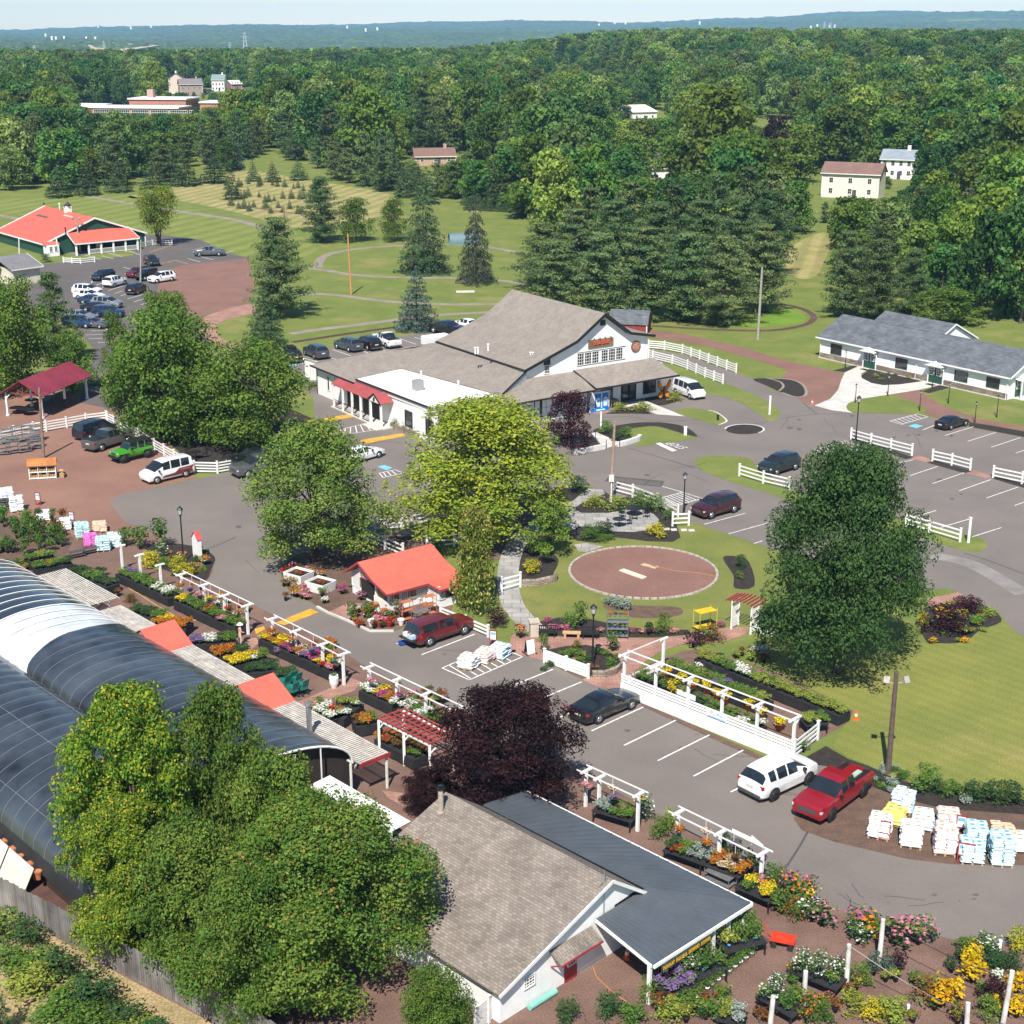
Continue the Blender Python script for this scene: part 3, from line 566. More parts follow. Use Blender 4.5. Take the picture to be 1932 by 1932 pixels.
def proto(key,crown,trunk): TREE[key] = (crown,trunk)
def broad(key,seed,n,size,pal,shape='egg',lobes=12,sub=9,z0=.2,asp=.62,tips=None,tipp=0,lr=(.17,.27),sr=(.07,.13),multi=1,r=.022,z1=.45,m=None,bark=None,flat=.85):
    rng = np.random.default_rng(seed); B,L = crown_blobs(rng,lobes,sub,shape,z0,lr,sr)
    C,N,S,K = blob_leaves(rng,B,n,size,pal,tips=tips,tipp=tipp,flat=flat)
    proto(key,leaf_mesh('crown',C,N,S,K,asp,m or LEAF,rng,.06),trunk_mesh('trunk',rng,L,r,z1,multi,bark) if r else None)
def spruce(key,seed,n,size,pal,layers=15,droop=.16,power=.85,z0=.04,gap=.0,asp=.34,tips=None):
    """boughs in whorls, longest at the foot"""
    rng = np.random.default_rng(seed); C = []; N = []; S = []; K = []; pal = np.asarray(pal,float); boughs = []
    for k in range(layers):
        q = (k + .5 * rng.random()) / layers; z = z0 + (1 - z0) * q; rad = .5 * (1 - q) ** power + .012; nb = max(5,int(11 * (1 - q) + 5))
        for j in range(nb): boughs.append((z + rng.normal() * .012,rad * (.78 + .34 * rng.random()),2 * math.pi * (j + rng.random() * .7) / nb + k,pal[rng.integers(len(pal))]))
    w = np.array([b[1] for b in boughs]) ** 1.3 + .01; idx = rng.choice(len(boughs),n,p=w / w.sum())
    bz = np.array([b[0] for b in boughs])[idx]; br = np.array([b[1] for b in boughs])[idx]; ba = np.array([b[2] for b in boughs])[idx]; bk = np.array([b[3] for b in boughs])[idx]
    t = rng.random(n) ** .55; side = rng.normal(size=n) * .10 * br * (1.2 - t) * 2.2
    x = br * t * np.cos(ba) - side * np.sin(ba); y = br * t * np.sin(ba) + side * np.cos(ba); z = bz - droop * br * t ** 1.6 + .03 * t ** 4 * br + rng.normal(size=n) * .012 - .06 * rng.random(n) * br
    C = np.stack([x,y,np.clip(z,.005,1)],1); N = np.stack([np.cos(ba) * .35,np.sin(ba) * .35,np.ones(n)],1) + sph(rng,n) * .75
    S = size * (.6 + .8 * rng.random(n)); K = bk * (.8 + .4 * rng.random((n,1))) * (.92 + .16 * rng.random((n,3)))
    if tips is not None: q = (t > .86) & (rng.random(n) < .5); K[q] = np.asarray(tips)
    mb = MB(); mb.cyl((0,0,-.01),(0,0,.5),.02,.011,7); mb.cyl((0,0,.5),(0,0,.985),.011,.002,6)
    proto(key,leaf_mesh('crown',C,N,S,np.clip(K,0,1),asp,PINE,rng),mesh_of('trunk',mb,BARK,True))
def pine(key,seed,n,size,pal,levels=9,z0=.16,top=.5):
    """flat plumes of needles at the ends of long level limbs"""
    rng = np.random.default_rng(seed); B = []; mb = MB(); mb.cyl((0,0,-.01),(.01,0,.55),.022,.013,7); mb.cyl((.01,0,.55),(0,.01,.96),.013,.003,6)
    for k in range(levels):
        q = k / (levels - 1); z = z0 + (.95 - z0) * q; rad = .5 * (1 - q ** 2.3 * .86) * (.72 + .36 * rng.random()) * min(1,.62 + q * 2.2); nb = int(9 - 4 * q)
        for j in range(nb):
            a = 2 * math.pi * (j + rng.random() * .8) / nb + k * 1.3; rr = rad * (.6 + .5 * rng.random()); zz = z + rng.normal() * .04
            mb.cyl((0,0,zz - .02),(rr * .9 * math.cos(a),rr * .9 * math.sin(a),zz + .03),.007,.002,5)
            for t in np.linspace(.25,1,6):
                B.append([rr * t * math.cos(a) + rng.normal() * .025,rr * t * math.sin(a) + rng.normal() * .025,zz + .03 * t + rng.random() * .03,(.058 + .035 * rng.random()) * (1.1 - .25 * t)])
    B.append([0,0,.965,.04]); B.append([0,.01,.92,.06])
    C,N,S,K = blob_leaves(rng,B,n,size,pal,flat=.42,up=.5,shell=.5); C[:,2] = np.clip(C[:,2],.02,1.0)
    proto(key,leaf_mesh('crown',C,N,S,K,.3,PINE,rng),mesh_of('trunk',mb,BARK,True))
G1 = [(0.091,0.173,0.025),(0.115,0.204,0.033),(0.073,0.147,0.024),(0.14,0.215,0.035)]
GD = [(0.056,0.137,0.034),(0.073,0.165,0.039),(0.048,0.118,0.031)]
GY = [(0.193,0.259,0.026),(0.16,0.237,0.026),(0.231,0.281,0.031)]
GM = [(0.163,0.254,0.047),(0.13,0.221,0.042),(0.202,0.28,0.055)]
GP = [(0.163,0.237,0.069),(0.194,0.269,0.077),(0.131,0.206,0.06)]
PU = [(.030,.012,.014),(.046,.016,.018),(.022,.010,.012)]
PN = [(0.088,0.14,0.05),(0.112,0.165,0.055),(0.131,0.181,0.06),(0.07,0.119,0.045)]
SPR = [(0.049,0.091,0.039),(0.065,0.112,0.047),(0.078,0.127,0.049)]
BLU = [(.078,.120,.112),(.098,.140,.127),(.062,.101,.091)]
# near and middle trees
broad('maple_yellow',11,70000,.0175,[(.13,.255,.026),(.17,.285,.028),(.11,.23,.026)],'egg',26,11,.06,tips=[(.42,.42,.03),(.50,.42,.05),(.36,.40,.03)],tipp=.26,sr=(.05,.09),lr=(.13,.21))  # yellow-green leaves with young yellow tips
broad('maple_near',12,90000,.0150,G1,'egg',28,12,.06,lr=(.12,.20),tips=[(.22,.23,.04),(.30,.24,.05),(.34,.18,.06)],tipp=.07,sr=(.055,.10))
broad('maple_mid',13,42000,.021,G1,'egg',26,11,.06,lr=(.13,.20),tips=[(.24,.24,.04)],tipp=.10,sr=(.06,.11))
broad('purple_maple',14,40000,.020,PU,'round',24,11,.06,lr=(.13,.21),tips=[(.075,.022,.02)],tipp=.06,sr=(.06,.11))
broad('dark_oak',15,76000,.0175,[(.050,.115,.031),(.062,.135,.037),(.042,.10,.028)],'egg',30,12,.04,lr=(.12,.19),tips=[(.09,.15,.04)],tipp=.06,sr=(.055,.10),asp=.5)
broad('locust',16,36000,.020,[(.235,.295,.030),(.19,.26,.030),(.265,.315,.034)],'dome',30,11,.08,tips=[(.38,.36,.035)],tipp=.16,sr=(.05,.09),asp=.55,multi=3,z1=.3,lr=(.12,.19))
broad('linden',17,38000,.019,GM,'egg',26,11,.05,lr=(.12,.2),tips=[(.2,.2,.05)],tipp=.10,sr=(.06,.10))
broad('yard_tree',18,22000,.027,G1 + [(.15,.25,.04)],'round',26,10,.0,lr=(.13,.2),tips=[(.17,.20,.04)],tipp=.10)
broad('magnolia',19,9000,.040,[(.15,.22,.03),(.23,.26,.045),(.10,.17,.028)],'cone',20,8,.0,tips=[(.52,.48,.16),(.34,.24,.06)],tipp=.28,lr=(.16,.24))
broad('young_green',20,6000,.042,[(.11,.20,.03),(.14,.22,.035)],'egg',12,8,.05,flat=.45,tips=[(.2,.28,.04)],tipp=.15)
broad('field_tree',21,8000,.030,GY + G1[:2],'vase',13,9,.25,multi=4,z1=.42,r=.03)
broad('japanese_maple',22,7000,.034,[(.055,.014,.022),(.04,.012,.018)],'dome',12,8,.02,tips=[(.10,.025,.03)],tipp=.1)
broad('round_green',23,7000,.036,G1[1:],'dome',12,9,.0,r=.02)
spruce('spruce',31,11000,.040,SPR,16); spruce('spruce_tall',32,12000,.038,SPR + [(.05,.066,.04)],18,.22,.7)
spruce('blue_spruce',33,10000,.040,BLU,14,.08,.8); spruce('grey_spruce',34,8000,.042,[(.085,.10,.072),(.10,.115,.085),(.065,.08,.055)],14,.2,.75,.14)
PN2 = [(.098,.168,.062),(.118,.188,.066),(.14,.205,.070),(.078,.14,.056)]; pine('pine_a',35,17000,.036,PN2,11,.08); pine('pine_b',36,17000,.036,PN2,10,.05); pine('pine_c',37,16000,.038,PN2 + [(.12,.15,.055)],11,.1)
# woodland trees, seen from far
for i,(pal,shp) in enumerate(((G1,'egg'),(G1,'round'),(GM,'egg'),(GD,'egg'),(GD,'round'),([(.145,.215,.03),(.12,.19,.028)],'dome'),(GP,'egg'),(G1 + GD,'dome'))):
    broad('wood%d' % i,50 + i,3400,.055,[tuple(c * 1.18 for c in q) for q in pal],shp,16,6,.03,asp=.72,r=.018,sr=(.07,.12),lr=(.14,.24),m=WOODLEAF)
spruce('wood_fir',70,2200,.075,SPR + PN[:1],11); pine('wood_pine',71,2600,.075,PN,8)
broad('willow',72,9000,.05,[(.16,.18,.055),(.19,.205,.07),(.13,.155,.05)],'dome',12,9,.05,asp=.25,flat=1.5)
broad('wood_purple',73,2600,.06,PU + [(.05,.016,.018)],'egg',11,6,.05)
broad('white_bloom',74,2600,.06,[(.42,.42,.26),(.14,.18,.05)],'egg',11,6,.05)
for i in range(3): broad('far%d' % i,80 + i,520,.13,(G1 + GD,GD + GM,GM + G1)[i],'dome',9,4,.0,asp=.8,r=0,sr=(.1,.17),m=WOODLEAF)
def plant_tree(key,name,label,cat,base,w,h,rz=None,group=None,label_crown=None):
    """one tree: w metres wide, h metres high"""
    cr,tr = TREE[key]; t = thing(name,label,cat,base,random.uniform(0,6.28) if rz is None else rz,group); t.scale = (w,w,h)
    obj('crown',cr,None,t)
    if tr: obj('trunk',tr,None,t)
    return t
def tree(key,name,label,u,vb,vt,wpx,cat='tree',group=None,z=0):
    b = G(u,vb,z); h = hgt((b.x,b.y),vt); w = wpx * proj((b.x,b.y,h * .5))[2] / F
    return plant_tree(key,name,label,cat,b,w,h,None,group)
# the trees that stand out one by one
tree('maple_yellow','maple_tree','large maple with yellow-green leaves at the left end of the hoop greenhouses',272,1712,1312,330)
tree('maple_yellow','maple_tree','lowest yellow-green maple, its boughs hanging over the plank fence',250,1795,1520,270)
tree('maple_mid','maple_tree','narrow upright maple rising between the yellow-green maple and the greenhouse end',425,1680,1303,210)
tree('maple_mid','maple_tree','green maple in front of the white greenhouse walkway roof',535,1765,1430,240)
tree('maple_near','maple_tree','biggest maple, filling the foreground left of the tan shingled gable',622,1862,1520,455)
tree('maple_mid','maple_tree','green maple low over the weathered plank fence',370,1830,1560,270)
tree('maple_mid','maple_tree','maple at the bottom edge leaning over the end of the plank fence',470,1935,1660,260)
tree('yard_tree','young_tree','bright green bushy tree at the foot of the white shed wall by the tan gable',828,1985,1838,150)
tree('purple_maple','purple_maple','large dark purple maple beside the tan shingled gable roof',962,1528,1305,296)
tree('purple_maple','purple_maple','small dark purple tree at the left foot of the large purple maple',812,1536,1455,112)
tree('dark_oak','oak_tree','huge dark green oak on the lawn by the red topped arbor',1580,1268,852,352)
tree('linden','linden_tree','wide olive green tree over the road by the red roofed garden hut',597,1058,800,288)
tree('locust','locust_tree','spreading yellow-green tree in front of the white store',920,1005,762,415)
tree('yard_tree','shade_tree','broad green tree behind the white fence of the dirt parking yard',318,832,590,225)
tree('yard_tree','shade_tree','round green tree nearest the red metal porch roof of the store',474,850,652,228)
tree('yard_tree','shade_tree','green tree on the left flank of the broad tree by the dirt yard',262,812,645,130)
tree('yard_tree','shade_tree','green tree in the gap between the two broad trees by the dirt yard',398,838,690,130)
tree('yard_tree','shade_tree','small green tree at the near edge of the red gravel lot',316,700,553,108)
tree('round_green','young_tree','thin yellowish tree between the parked cars and the broad green trees',222,722,590,62)
tree('yard_tree','shade_tree','dark green tree at the left edge behind the maroon roofed pavilion',22,745,530,170)
tree('pine_b','pine_tree','loose limbed pine beside the cream shed at the left edge',108,690,515,112)
tree('round_green','shrub','glossy yellow-green shrub just behind the maroon pavilion roof',138,742,632,100,'shrub')
tree('magnolia','magnolia_tree','columnar magnolia with yellowish leathery leaves beside the red roofed hut',897,1150,965,112)
tree('young_green','young_tree','bright green layered tree in mulch left of the round gravel bed',1037,1052,945,102)
tree('field_tree','shade_tree','vase shaped many stemmed tree at the corner of the red roofed green barn',300,464,356,100)
tree('pine_a','pine_tree','tall pine at the edge of the red gravel lot',527,600,413,152)
tree('spruce','spruce_tree','dark drooping spruce standing by the cars behind the store',502,668,540,104)
tree('pine_a','pine_tree','dense pine on the lawn near the dry meadow',607,458,335,98)
tree('round_green','shade_tree','round green tree beside the dense pine on the lawn',672,456,375,82)
tree('round_green','shade_tree','green tree behind the tall dark spruce on the lawn',744,456,376,62)
tree('spruce_tall','spruce_tree','tall dark spruce in the middle of the lawn',800,514,350,112)
tree('grey_spruce','spruce_tree','thin greyish spruce with a bare trunk on the lawn',898,536,364,76)
tree('blue_spruce','blue_spruce','blue-green spruce beside the lawn path behind the store',787,622,500,94)
tree('japanese_maple','japanese_maple','deep purple maple by the white store front and the blue kiosk',1074,848,742,108)
for i,(k,u,vb,vt,w) in enumerate((('pine_a',1048,598,455,130),('pine_b',1130,600,440,128),('pine_c',1212,602,430,132),('pine_a',1292,606,440,130),('pine_b',1362,612,446,122),('pine_c',1432,590,425,116),
    ('pine_b',1020,545,420,110),('pine_c',1085,540,395,112),('pine_a',1160,540,380,114),('pine_b',1240,540,382,114),('pine_c',1320,545,380,112),('pine_a',1395,540,372,110),('pine_a',1445,520,362,108),
    ('wood_pine',1110,500,356,96),('wood_pine',1190,495,345,96),('wood_pine',1270,495,350,96),('wood_pine',1345,498,330,100),('wood_pine',1405,490,318,100),('wood_pine',1450,480,325,96))):
    where = 'front row' if i < 6 else 'second row' if i < 13 else 'rear row'
    tree(k,'pine_tree','tall feathery pine in the %s of the pine grove behind the barn roof' % where,u,vb,vt,w * 1.38,'tree','pines in the %s of the grove' % where)
for k,u,vb,vt,w,lab in (('pine_c',1592,600,438,122,'olive pine left behind the grey roofed office'),('pine_a',1652,606,452,130,'pine with bare lower limbs behind the office roof ridge'),('pine_b',1718,596,470,108,'pine between the office and the yellow flowering shrub'),('wood3',1860,600,400,150,'dark broad tree at the right edge behind the office'),('wood4',1925,610,380,150,'dark tree cut by the right edge behind the office lawn'),
    ('wood0',1790,552,412,120,'leafy tree behind the flowering shrub'),('wood2',1730,540,420,110,'green tree behind the office pines'),('wood_pine',1660,530,400,110,'pine standing behind the office pines'),('wood0',1600,505,385,110,'bright leafy tree at the end of the dry clearing')):
    tree(k,'pine_tree' if 'pine' in k else 'leafy_tree',lab,u,vb,vt,w)
tree('round_green','flowering_shrub','wide pale flowering shrub mound behind the grey roofed office',1788,612,545,158,'shrub')
for u,vb,vt,w in ((478,342,300,34),(515,343,303,38),(563,340,297,46),(438,376,315,46),(405,345,290,70),(350,350,285,72),(290,356,296,66),(225,362,302,64),(165,368,300,62),(112,372,306,58)):
    tree('wood_fir','fir_tree','dark full fir along the edge of the mown field',u,vb,vt,w,'tree','firs along the field edge')
tree('willow','willow_tree','large pale weeping willow at the left edge',35,330,225,160)
for u,vb,vt,w in ((425,312,254,36),(447,318,262,32),(410,306,264,26)): tree('blue_spruce','blue_spruce','small silvery blue spruce before the woods',u,vb,vt,w,'tree','blue spruces before the woods')
tree('wood5','leafy_tree','very large bright green tree above the dark roofed house',1355,370,170,200)
for u,vb,vt,w,l in ((1262,300,232,50,'dark purple tree left of the very large bright tree'),(1462,325,222,70,'dark purple tree right of the very large bright tree'),(1298,330,272,46,'small purple tree by the dark roofed house'),(1478,298,262,30,'purple tree on the lawn beyond the cream house')): tree('wood_purple','purple_tree',l,u,vb,vt,w)
tree('wood5','leafy_tree','yellow-green tree beside the white house with a blue-grey roof',1725,330,228,105)
tree('wood3','leafy_tree','dark dome shaped lawn tree left of the cream house',1530,325,263,60)
tree('white_bloom','blossom_tree','tree covered with cream blossom on the far ridge',1478,112,70,32)
for u,vb,vt,w in ((600,318,262,44),(632,338,268,52),(660,346,280,50),(690,352,250,58),(720,362,282,56),(748,356,290,50),(770,372,304,50),(790,366,306,44),(825,372,308,48),(858,376,306,50),(885,370,292,50),(905,384,300,56),(935,392,296,58),(962,394,306,54),(985,408,318,60),(640,322,262,44),(700,330,262,50),(735,336,270,46),(880,345,282,52),(925,362,285,56),(965,372,292,56),(610,305,255,46),(560,302,250,44)):
    tree('wood_fir' if (u // 5) % 3 else 'wood_pine','fir_tree','full conifer in the belt between the meadow and the low brick house',u,vb,vt,w * 1.15,'tree','conifers between the meadow and the brick house')
# woods: every tree near enough to tell apart is a thing, the far ones are one mass
edge = [(-200,375),(130,366),(330,350),(430,332),(470,300),(570,304),(620,340),(700,366),(800,386),(900,392),(985,400),(1010,470),(1490,492),(1510,436),(1560,436),(1600,505),(1700,545),(1760,570),(1932,600),(2200,620)]
def edge_v(u): return float(np.interp(u,[e[0] for e in edge],[e[1] for e in edge]))
# things of the far background that must stay in view: (u0, u1, v0, v1, ground v)
KEEP = [(196,690 / 2,172,213,222),(165,400,170,200,214),(335,460,130,172,180),(780,862,256,300,312),(1060,1125,115,136,142),(1140,1165,122,140,146),(1190,1240,190,222,232),(1186,1290,288,335,342),(1545,1665,300,372,376),(1650,1700,285,330,338),(1435,1480,190,235,242),(440,462,302,335,340),(1495,1545,290,340,345)]
rng = np.random.default_rng(5); ind = []; far = []
y = 236.0
while y < 2300:
    d0 = 11 if y < 700 else 13 if y < 1200 else 15
    xs = np.arange(-.37 * y - 20,.37 * y + 20,d0)
    for x in xs:
        px,py = x + rng.normal() * d0 * .28,y + rng.normal() * d0 * .28
        z = tz(px,py); u,v,dep = proj((px,py,z))
        if u < -90 or u > 2020 or v > edge_v(u) - 1: continue
        h = rng.uniform(13,23) if y > 330 else rng.uniform(11,18); w = h * rng.uniform(.66,.95); ed = edge_v(u) - v
        if ed < 16: h *= .68; w *= .8
        tu,tv,_ = proj((px,py,z + h)); hw = w * F / dep * .55; bad = False
        for a,b,c,d,gv in KEEP:
            if u + hw > a and u - hw < b and v > c - 4 and tv < d and v > gv - 14 and tv < d - 2:
                if v > gv: h2 = 0
                bad = True; break
        if bad:
            if v > gv + 3 and rng.random() < .95:      # low growth in front of the houses
                h = max(2.5,hgt((px,py),d + 3)) if y < 1000 else 0; w = h * 1.1
                if h < 3: continue
                h = min(h,rng.uniform(9,14)); w = h
            else: continue
        (ind if dep < 500 else far).append((px,py,z,w,h,u,v,ed,dep))
    y += d0 * .9
ind.sort(key=lambda q: q[8]); zones = ((0,300,'behind the green barn'),(300,620,'behind the meadow'),(620,990,'behind the lawn spruces'),(990,1300,'behind the pine grove'),(1300,1540,'around the very large bright tree'),(1540,2100,'behind the office'))
kinds = (('wood0','mid green leafy tree'),('wood1','rounded mid green tree'),('wood2','olive green leafy tree'),('wood3','dark green leafy tree'),('wood4','rounded dark green tree'),('wood5','yellowish green tree'),('wood6','pale dusty green tree'),('wood7','broad domed green tree'))
nb_ = nf_ = 0
for px,py,z,w,h,u,v,ed,dep in ind:
    zn = next(q[2] for q in zones if q[0] <= u + 100 < q[1] + 100 or u < 0)
    con = (ed < 46 and u < 1000 and rng.random() < .75) or rng.random() < .12
    if con and nf_ < 290:
        nf_ += 1; k = 'wood_fir' if rng.random() < .6 else 'wood_pine'; lab = ('dark fir in the woods ' if k == 'wood_fir' else 'ragged pine in the woods ') + zn
        plant_tree(k,'fir_tree' if k == 'wood_fir' else 'pine_tree',lab,'tree',(px,py,z),w * .8,h * .85,None,lab.replace('fir','firs').replace('pine','pines',1))
    elif nb_ < 250:
        nb_ += 1; i = int(rng.choice(8,p=[.2,.16,.13,.13,.1,.09,.08,.11])); lab = kinds[i][1] + ' in the woods ' + zn
        plant_tree(kinds[i][0],'leafy_tree',lab,'tree',(px,py,z),w * 1.12,h,None,lab.replace('tree','trees'))
    else: far.append((px,py,z,w,h,u,v,ed,dep))
print('woods: broadleaf',nb_,'conifer',nf_,'far',len(far))
# far woods: points with a tree on each
def scatter(name,pts,keys,label):
    groups = {}
    for p in pts: groups.setdefault(keys(p),[]).append(p)
    me = bpy.data.meshes.new(name); me.vertices.add(len(pts)); me.vertices.foreach_set('co',np.array([p[:3] for p in pts],np.float32).ravel())
    al = sorted(groups); ks = {k: i for i,k in enumerate(al)}
    a = me.attributes.new('pick','INT','POINT'); a.data.foreach_set('value',np.array([ks[keys(p)] for p in pts],np.int32))
    a = me.attributes.new('size','FLOAT_VECTOR','POINT'); a.data.foreach_set('vector',np.array([(p[3],p[3],p[4]) for p in pts],np.float32).ravel())
    a = me.attributes.new('turn','FLOAT','POINT'); a.data.foreach_set('value',np.random.default_rng(3).uniform(0,6.28,len(pts)).astype(np.float32))
    me.update(); o = bpy.data.objects.new(name,me); COL.objects.link(o); tag(o,label,'woods',kind='stuff')
    ng = bpy.data.node_groups.new(name,'GeometryNodeTree'); ng.interface.new_socket('Geometry',in_out='INPUT',socket_type='NodeSocketGeometry'); ng.interface.new_socket('Geometry',in_out='OUTPUT',socket_type='NodeSocketGeometry')
    N = ng.nodes.new; L = ng.links; gi = N('NodeGroupInput'); go = N('NodeGroupOutput'); jn = N('GeometryNodeJoinGeometry')
    def attr(nm,ty): q = N('GeometryNodeInputNamedAttribute'); q.data_type = ty; q.inputs[0].default_value = nm; return q
    for k in al:
        src = bpy.data.objects.new('crown_source',TREE[k][0])          # unlinked: only lends its mesh to the points
        oi = N('GeometryNodeObjectInfo'); oi.inputs[0].default_value = src; oi.inputs[1].default_value = True
        iop = N('GeometryNodeInstanceOnPoints'); cmp_ = N('FunctionNodeCompare'); cmp_.data_type = 'INT'; cmp_.operation = 'EQUAL'
        pk = attr('pick','INT'); L.new(pk.outputs[0],cmp_.inputs[2]); cmp_.inputs[3].default_value = ks[k]
        cx = N('ShaderNodeCombineXYZ'); tn = attr('turn','FLOAT'); L.new(tn.outputs[0],cx.inputs[2]); sz = attr('size','FLOAT_VECTOR')
        L.new(gi.outputs[0],iop.inputs['Points']); L.new(cmp_.outputs[0],iop.inputs['Selection']); L.new(oi.outputs['Geometry'],iop.inputs['Instance']); L.new(cx.outputs[0],iop.inputs['Rotation']); L.new(sz.outputs[0],iop.inputs['Scale'])
        L.new(iop.outputs[0],jn.inputs[0])
    L.new(jn.outputs[0],go.inputs[0]); md = o.modifiers.new('trees','NODES'); md.node_group = ng; return o
mid = [p for p in far if p[8] < 1150]; hor = [p for p in far if p[8] >= 1150]
pick = np.random.default_rng(8)
mk = {id(p): ('wood%d' % pick.integers(8) if pick.random() < .84 else ('wood_fir','wood_pine')[pick.integers(2)]) for p in mid}
scatter('far_woods',mid,lambda p: mk[id(p)],'dense mixed woods stretching from the houses to the near ridge')
hk = {id(p): 'far%d' % pick.integers(3) for p in hor}
scatter('ridge_woods',[(p[0],p[1],p[2] - 1,p[3] * 1.3,p[4]) + p[5:] for p in hor],lambda p: 'far%d' % (int(p[0] * 7 + p[1] * 3) % 3),'hazy woods on the far ridges')
# ---------------------------------------------------------------- buildings
def onY(fr,c,r,x,y,yy):
    """where the sight line through a photo point meets the wall plane y = yy of a building: (x, z)"""
    a = fr.l(Vector((0,0,H))); b = fr.l(Vector(ray(*T(c,r,x,y))) + Vector((0,0,H))); d = b - a; t = (yy - a.y) / d.y; p = a + d * t; return p.x,p.z
def onX(fr,c,r,x,y,xx):
    a = fr.l(Vector((0,0,H))); b = fr.l(Vector(ray(*T(c,r,x,y))) + Vector((0,0,H))); d = b - a; t = (xx - a.x) / d.x; p = a + d * t; return p.y,p.z
def window(parent,p,ang,w,h,nx=1,ny=1,m=None,fw=.07,name='window',g=None,mw=.03):
    """window standing on the wall at p (centre of its sill), facing its own -y; its glass is a part of it"""
    mb = MB(); d = .07; y = -d / 2
    mb.box((-w / 2 + fw / 2,y,h / 2),(fw,d,h)); mb.box((w / 2 - fw / 2,y,h / 2),(fw,d,h)); mb.box((0,y,fw / 2),(w - 2 * fw,d,fw)); mb.box((0,y,h - fw / 2),(w - 2 * fw,d,fw))
    for i in range(1,nx): mb.box((-w / 2 + w * i / nx,-.022,h / 2),(mw,.03,h - 2 * fw))
    for i in range(1,ny): mb.box((0,-.024,h * i / ny),(w - 2 * fw,.03,mw))
    f = obj(name,mb,m or WHITE,parent,loc=p,rz=ang); b = MB(); b.box((0,-.011,h / 2),(w - 2 * fw,.014,h - 2 * fw)); obj('pane',b,g or GLASS,f); return f
def door(parent,p,ang,w,h,m,glassy=True,name='door',nx=2,ny=2,gz=.45):
    b = MB(); b.box((0,-.03,h / 2),(w,.06,h)); d = obj(name,b,m,parent,loc=p,rz=ang)
    if glassy: window(d,Vector((0,-.061,h * gz)),0,w * .72,h * (.94 - gz),nx,ny,WHITE,.05)
    k = MB(); k.cyl((w * .38,-.06,h * .48),(w * .38,-.12,h * .48),.03,.03,6); obj('handle',k,CHROME,d); return d
def roof_plane(mb,pts,t=.14,mi=0):
    """one slope of a roof with real thickness"""
    P = [Vector(p) for p in pts]; n = (P[1] - P[0]).cross(P[2] - P[0]).normalized()
    if n.z < 0: n = -n
    return mb.extr(P,-n * t,mi)
def ribs(mb,a,b,c,d,n,w=.04,h=.03,mi=0):
    """standing seams of a metal roof from edge a-b (top) to d-c (eave)"""
    a,b,c,d = (Vector(q) for q in (a,b,c,d))
    for i in range(n + 1): t = i / n; mb.beam(a.lerp(b,t) + Vector((0,0,h * .4)),d.lerp(c,t) + Vector((0,0,h * .4)),w,h,mi)
SIDING = mat('white_siding',(.85,.85,.84),.6,.08,1.2,fine=.05,fscale=10,world=False)

# --- the white store
S = Fr((-13.56,157.12),34); st = thing('store_building','large white gabled store with tan shingle roofs and a red entrance awning','store',S.O,S.a)
prof = [(14.2,0),(31.4,0),(31.4,7.25),(28.2,7.95),(24.7,10.4),(20.8,7.8),(14.2,5.55)]
w = MB(); w.extr([(x,-6,z) for x,z in prof],(0,17.8,0)); w.extr([(0,17.2,0),(0,-9,0),(20.7,-8.3,0),(20.7,-6.1,0),(14.1,-6.1,0),(14.1,17.2,0)],(0,0,3.32))
w.extr([(20.9,-6.32,0),(33.4,-6.32,0),(33.4,-6.02,0),(20.9,-6.02,0)],(0,0,3.9)); w.extr([(33.4,-6.3,0),(33.4,2,0),(31.45,2,0),(31.45,-6.01,0)],(0,0,2.9))
w.extr([(20.75,-8.3,0),(20.9,-8.3,0),(20.9,-6.33,0),(20.75,-6.33,0)],(0,0,3.1))
obj('wall',w,SIDING,st)
rf = MB(); R5 = [(13.7,5.6),(20.7,8.02),(24.7,10.72),(28.35,8.14),(32,7.42)]
for (x0,z0),(x1,z1) in zip(R5[:-1],R5[1:]): rf.extr([(x0,-6.55,z0),(x1,-6.55,z1),(x1,12.3,z1),(x0,12.3,z0)],(0,0,-.16))
roof_plane(rf,[(-.5,17.6,3.42),(-.5,6.7,3.42),(4.4,12.9,5.05)]); roof_plane(rf,[(-.5,6.7,3.43),(6.5,8.4,3.86),(10.6,12.4,5.03),(4.4,12.9,5.06)]); roof_plane(rf,[(-.5,17.6,3.42),(4.4,12.9,5.05),(14.2,12.35,5.4),(14.2,17.6,3.42)])
roof_plane(rf,[(6.5,8.4,3.9),(8.9,-9,3.9),(14.15,-6.1,5.38)]); roof_plane(rf,[(6.5,8.4,3.9),(14.15,-6.1,5.38),(14.15,12.35,5.38),(10.6,12.4,5.05)])
roof_plane(rf,[(.3,-10.15,3.02),(8.95,-9.95,3.02),(8.95,-8.95,3.92),(.5,-9.3,3.86)]); roof_plane(rf,[(8.95,-9.95,3.02),(20.9,-9.75,3.02),(20.9,-6.05,4.42),(14.2,-6.05,4.46),(8.95,-8.95,3.94)])
roof_plane(rf,[(20.7,-6.02,4.58),(32.3,-6.02,4.58),(33.4,-9.35,3.05),(21.35,-9.45,3.05)])
ro = obj('roof',rf,TAN,st)
fl = MB(); fl.extr([(-.25,6.7,3.3),(6.5,8.35,3.3),(8.85,-8.95,3.3),(0,-9.3,3.3)],(0,0,.5)); obj('flat_roof',fl,mat('white_roof_membrane',(.82,.82,.80),.5,.06,.4),st)
t = MB()
for (x0,z0),(x1,z1) in zip(R5[:-1],R5[1:]): t.beam((x0,-6.62,z0 - .12),(x1,-6.62,z1 - .12),.1,.3)
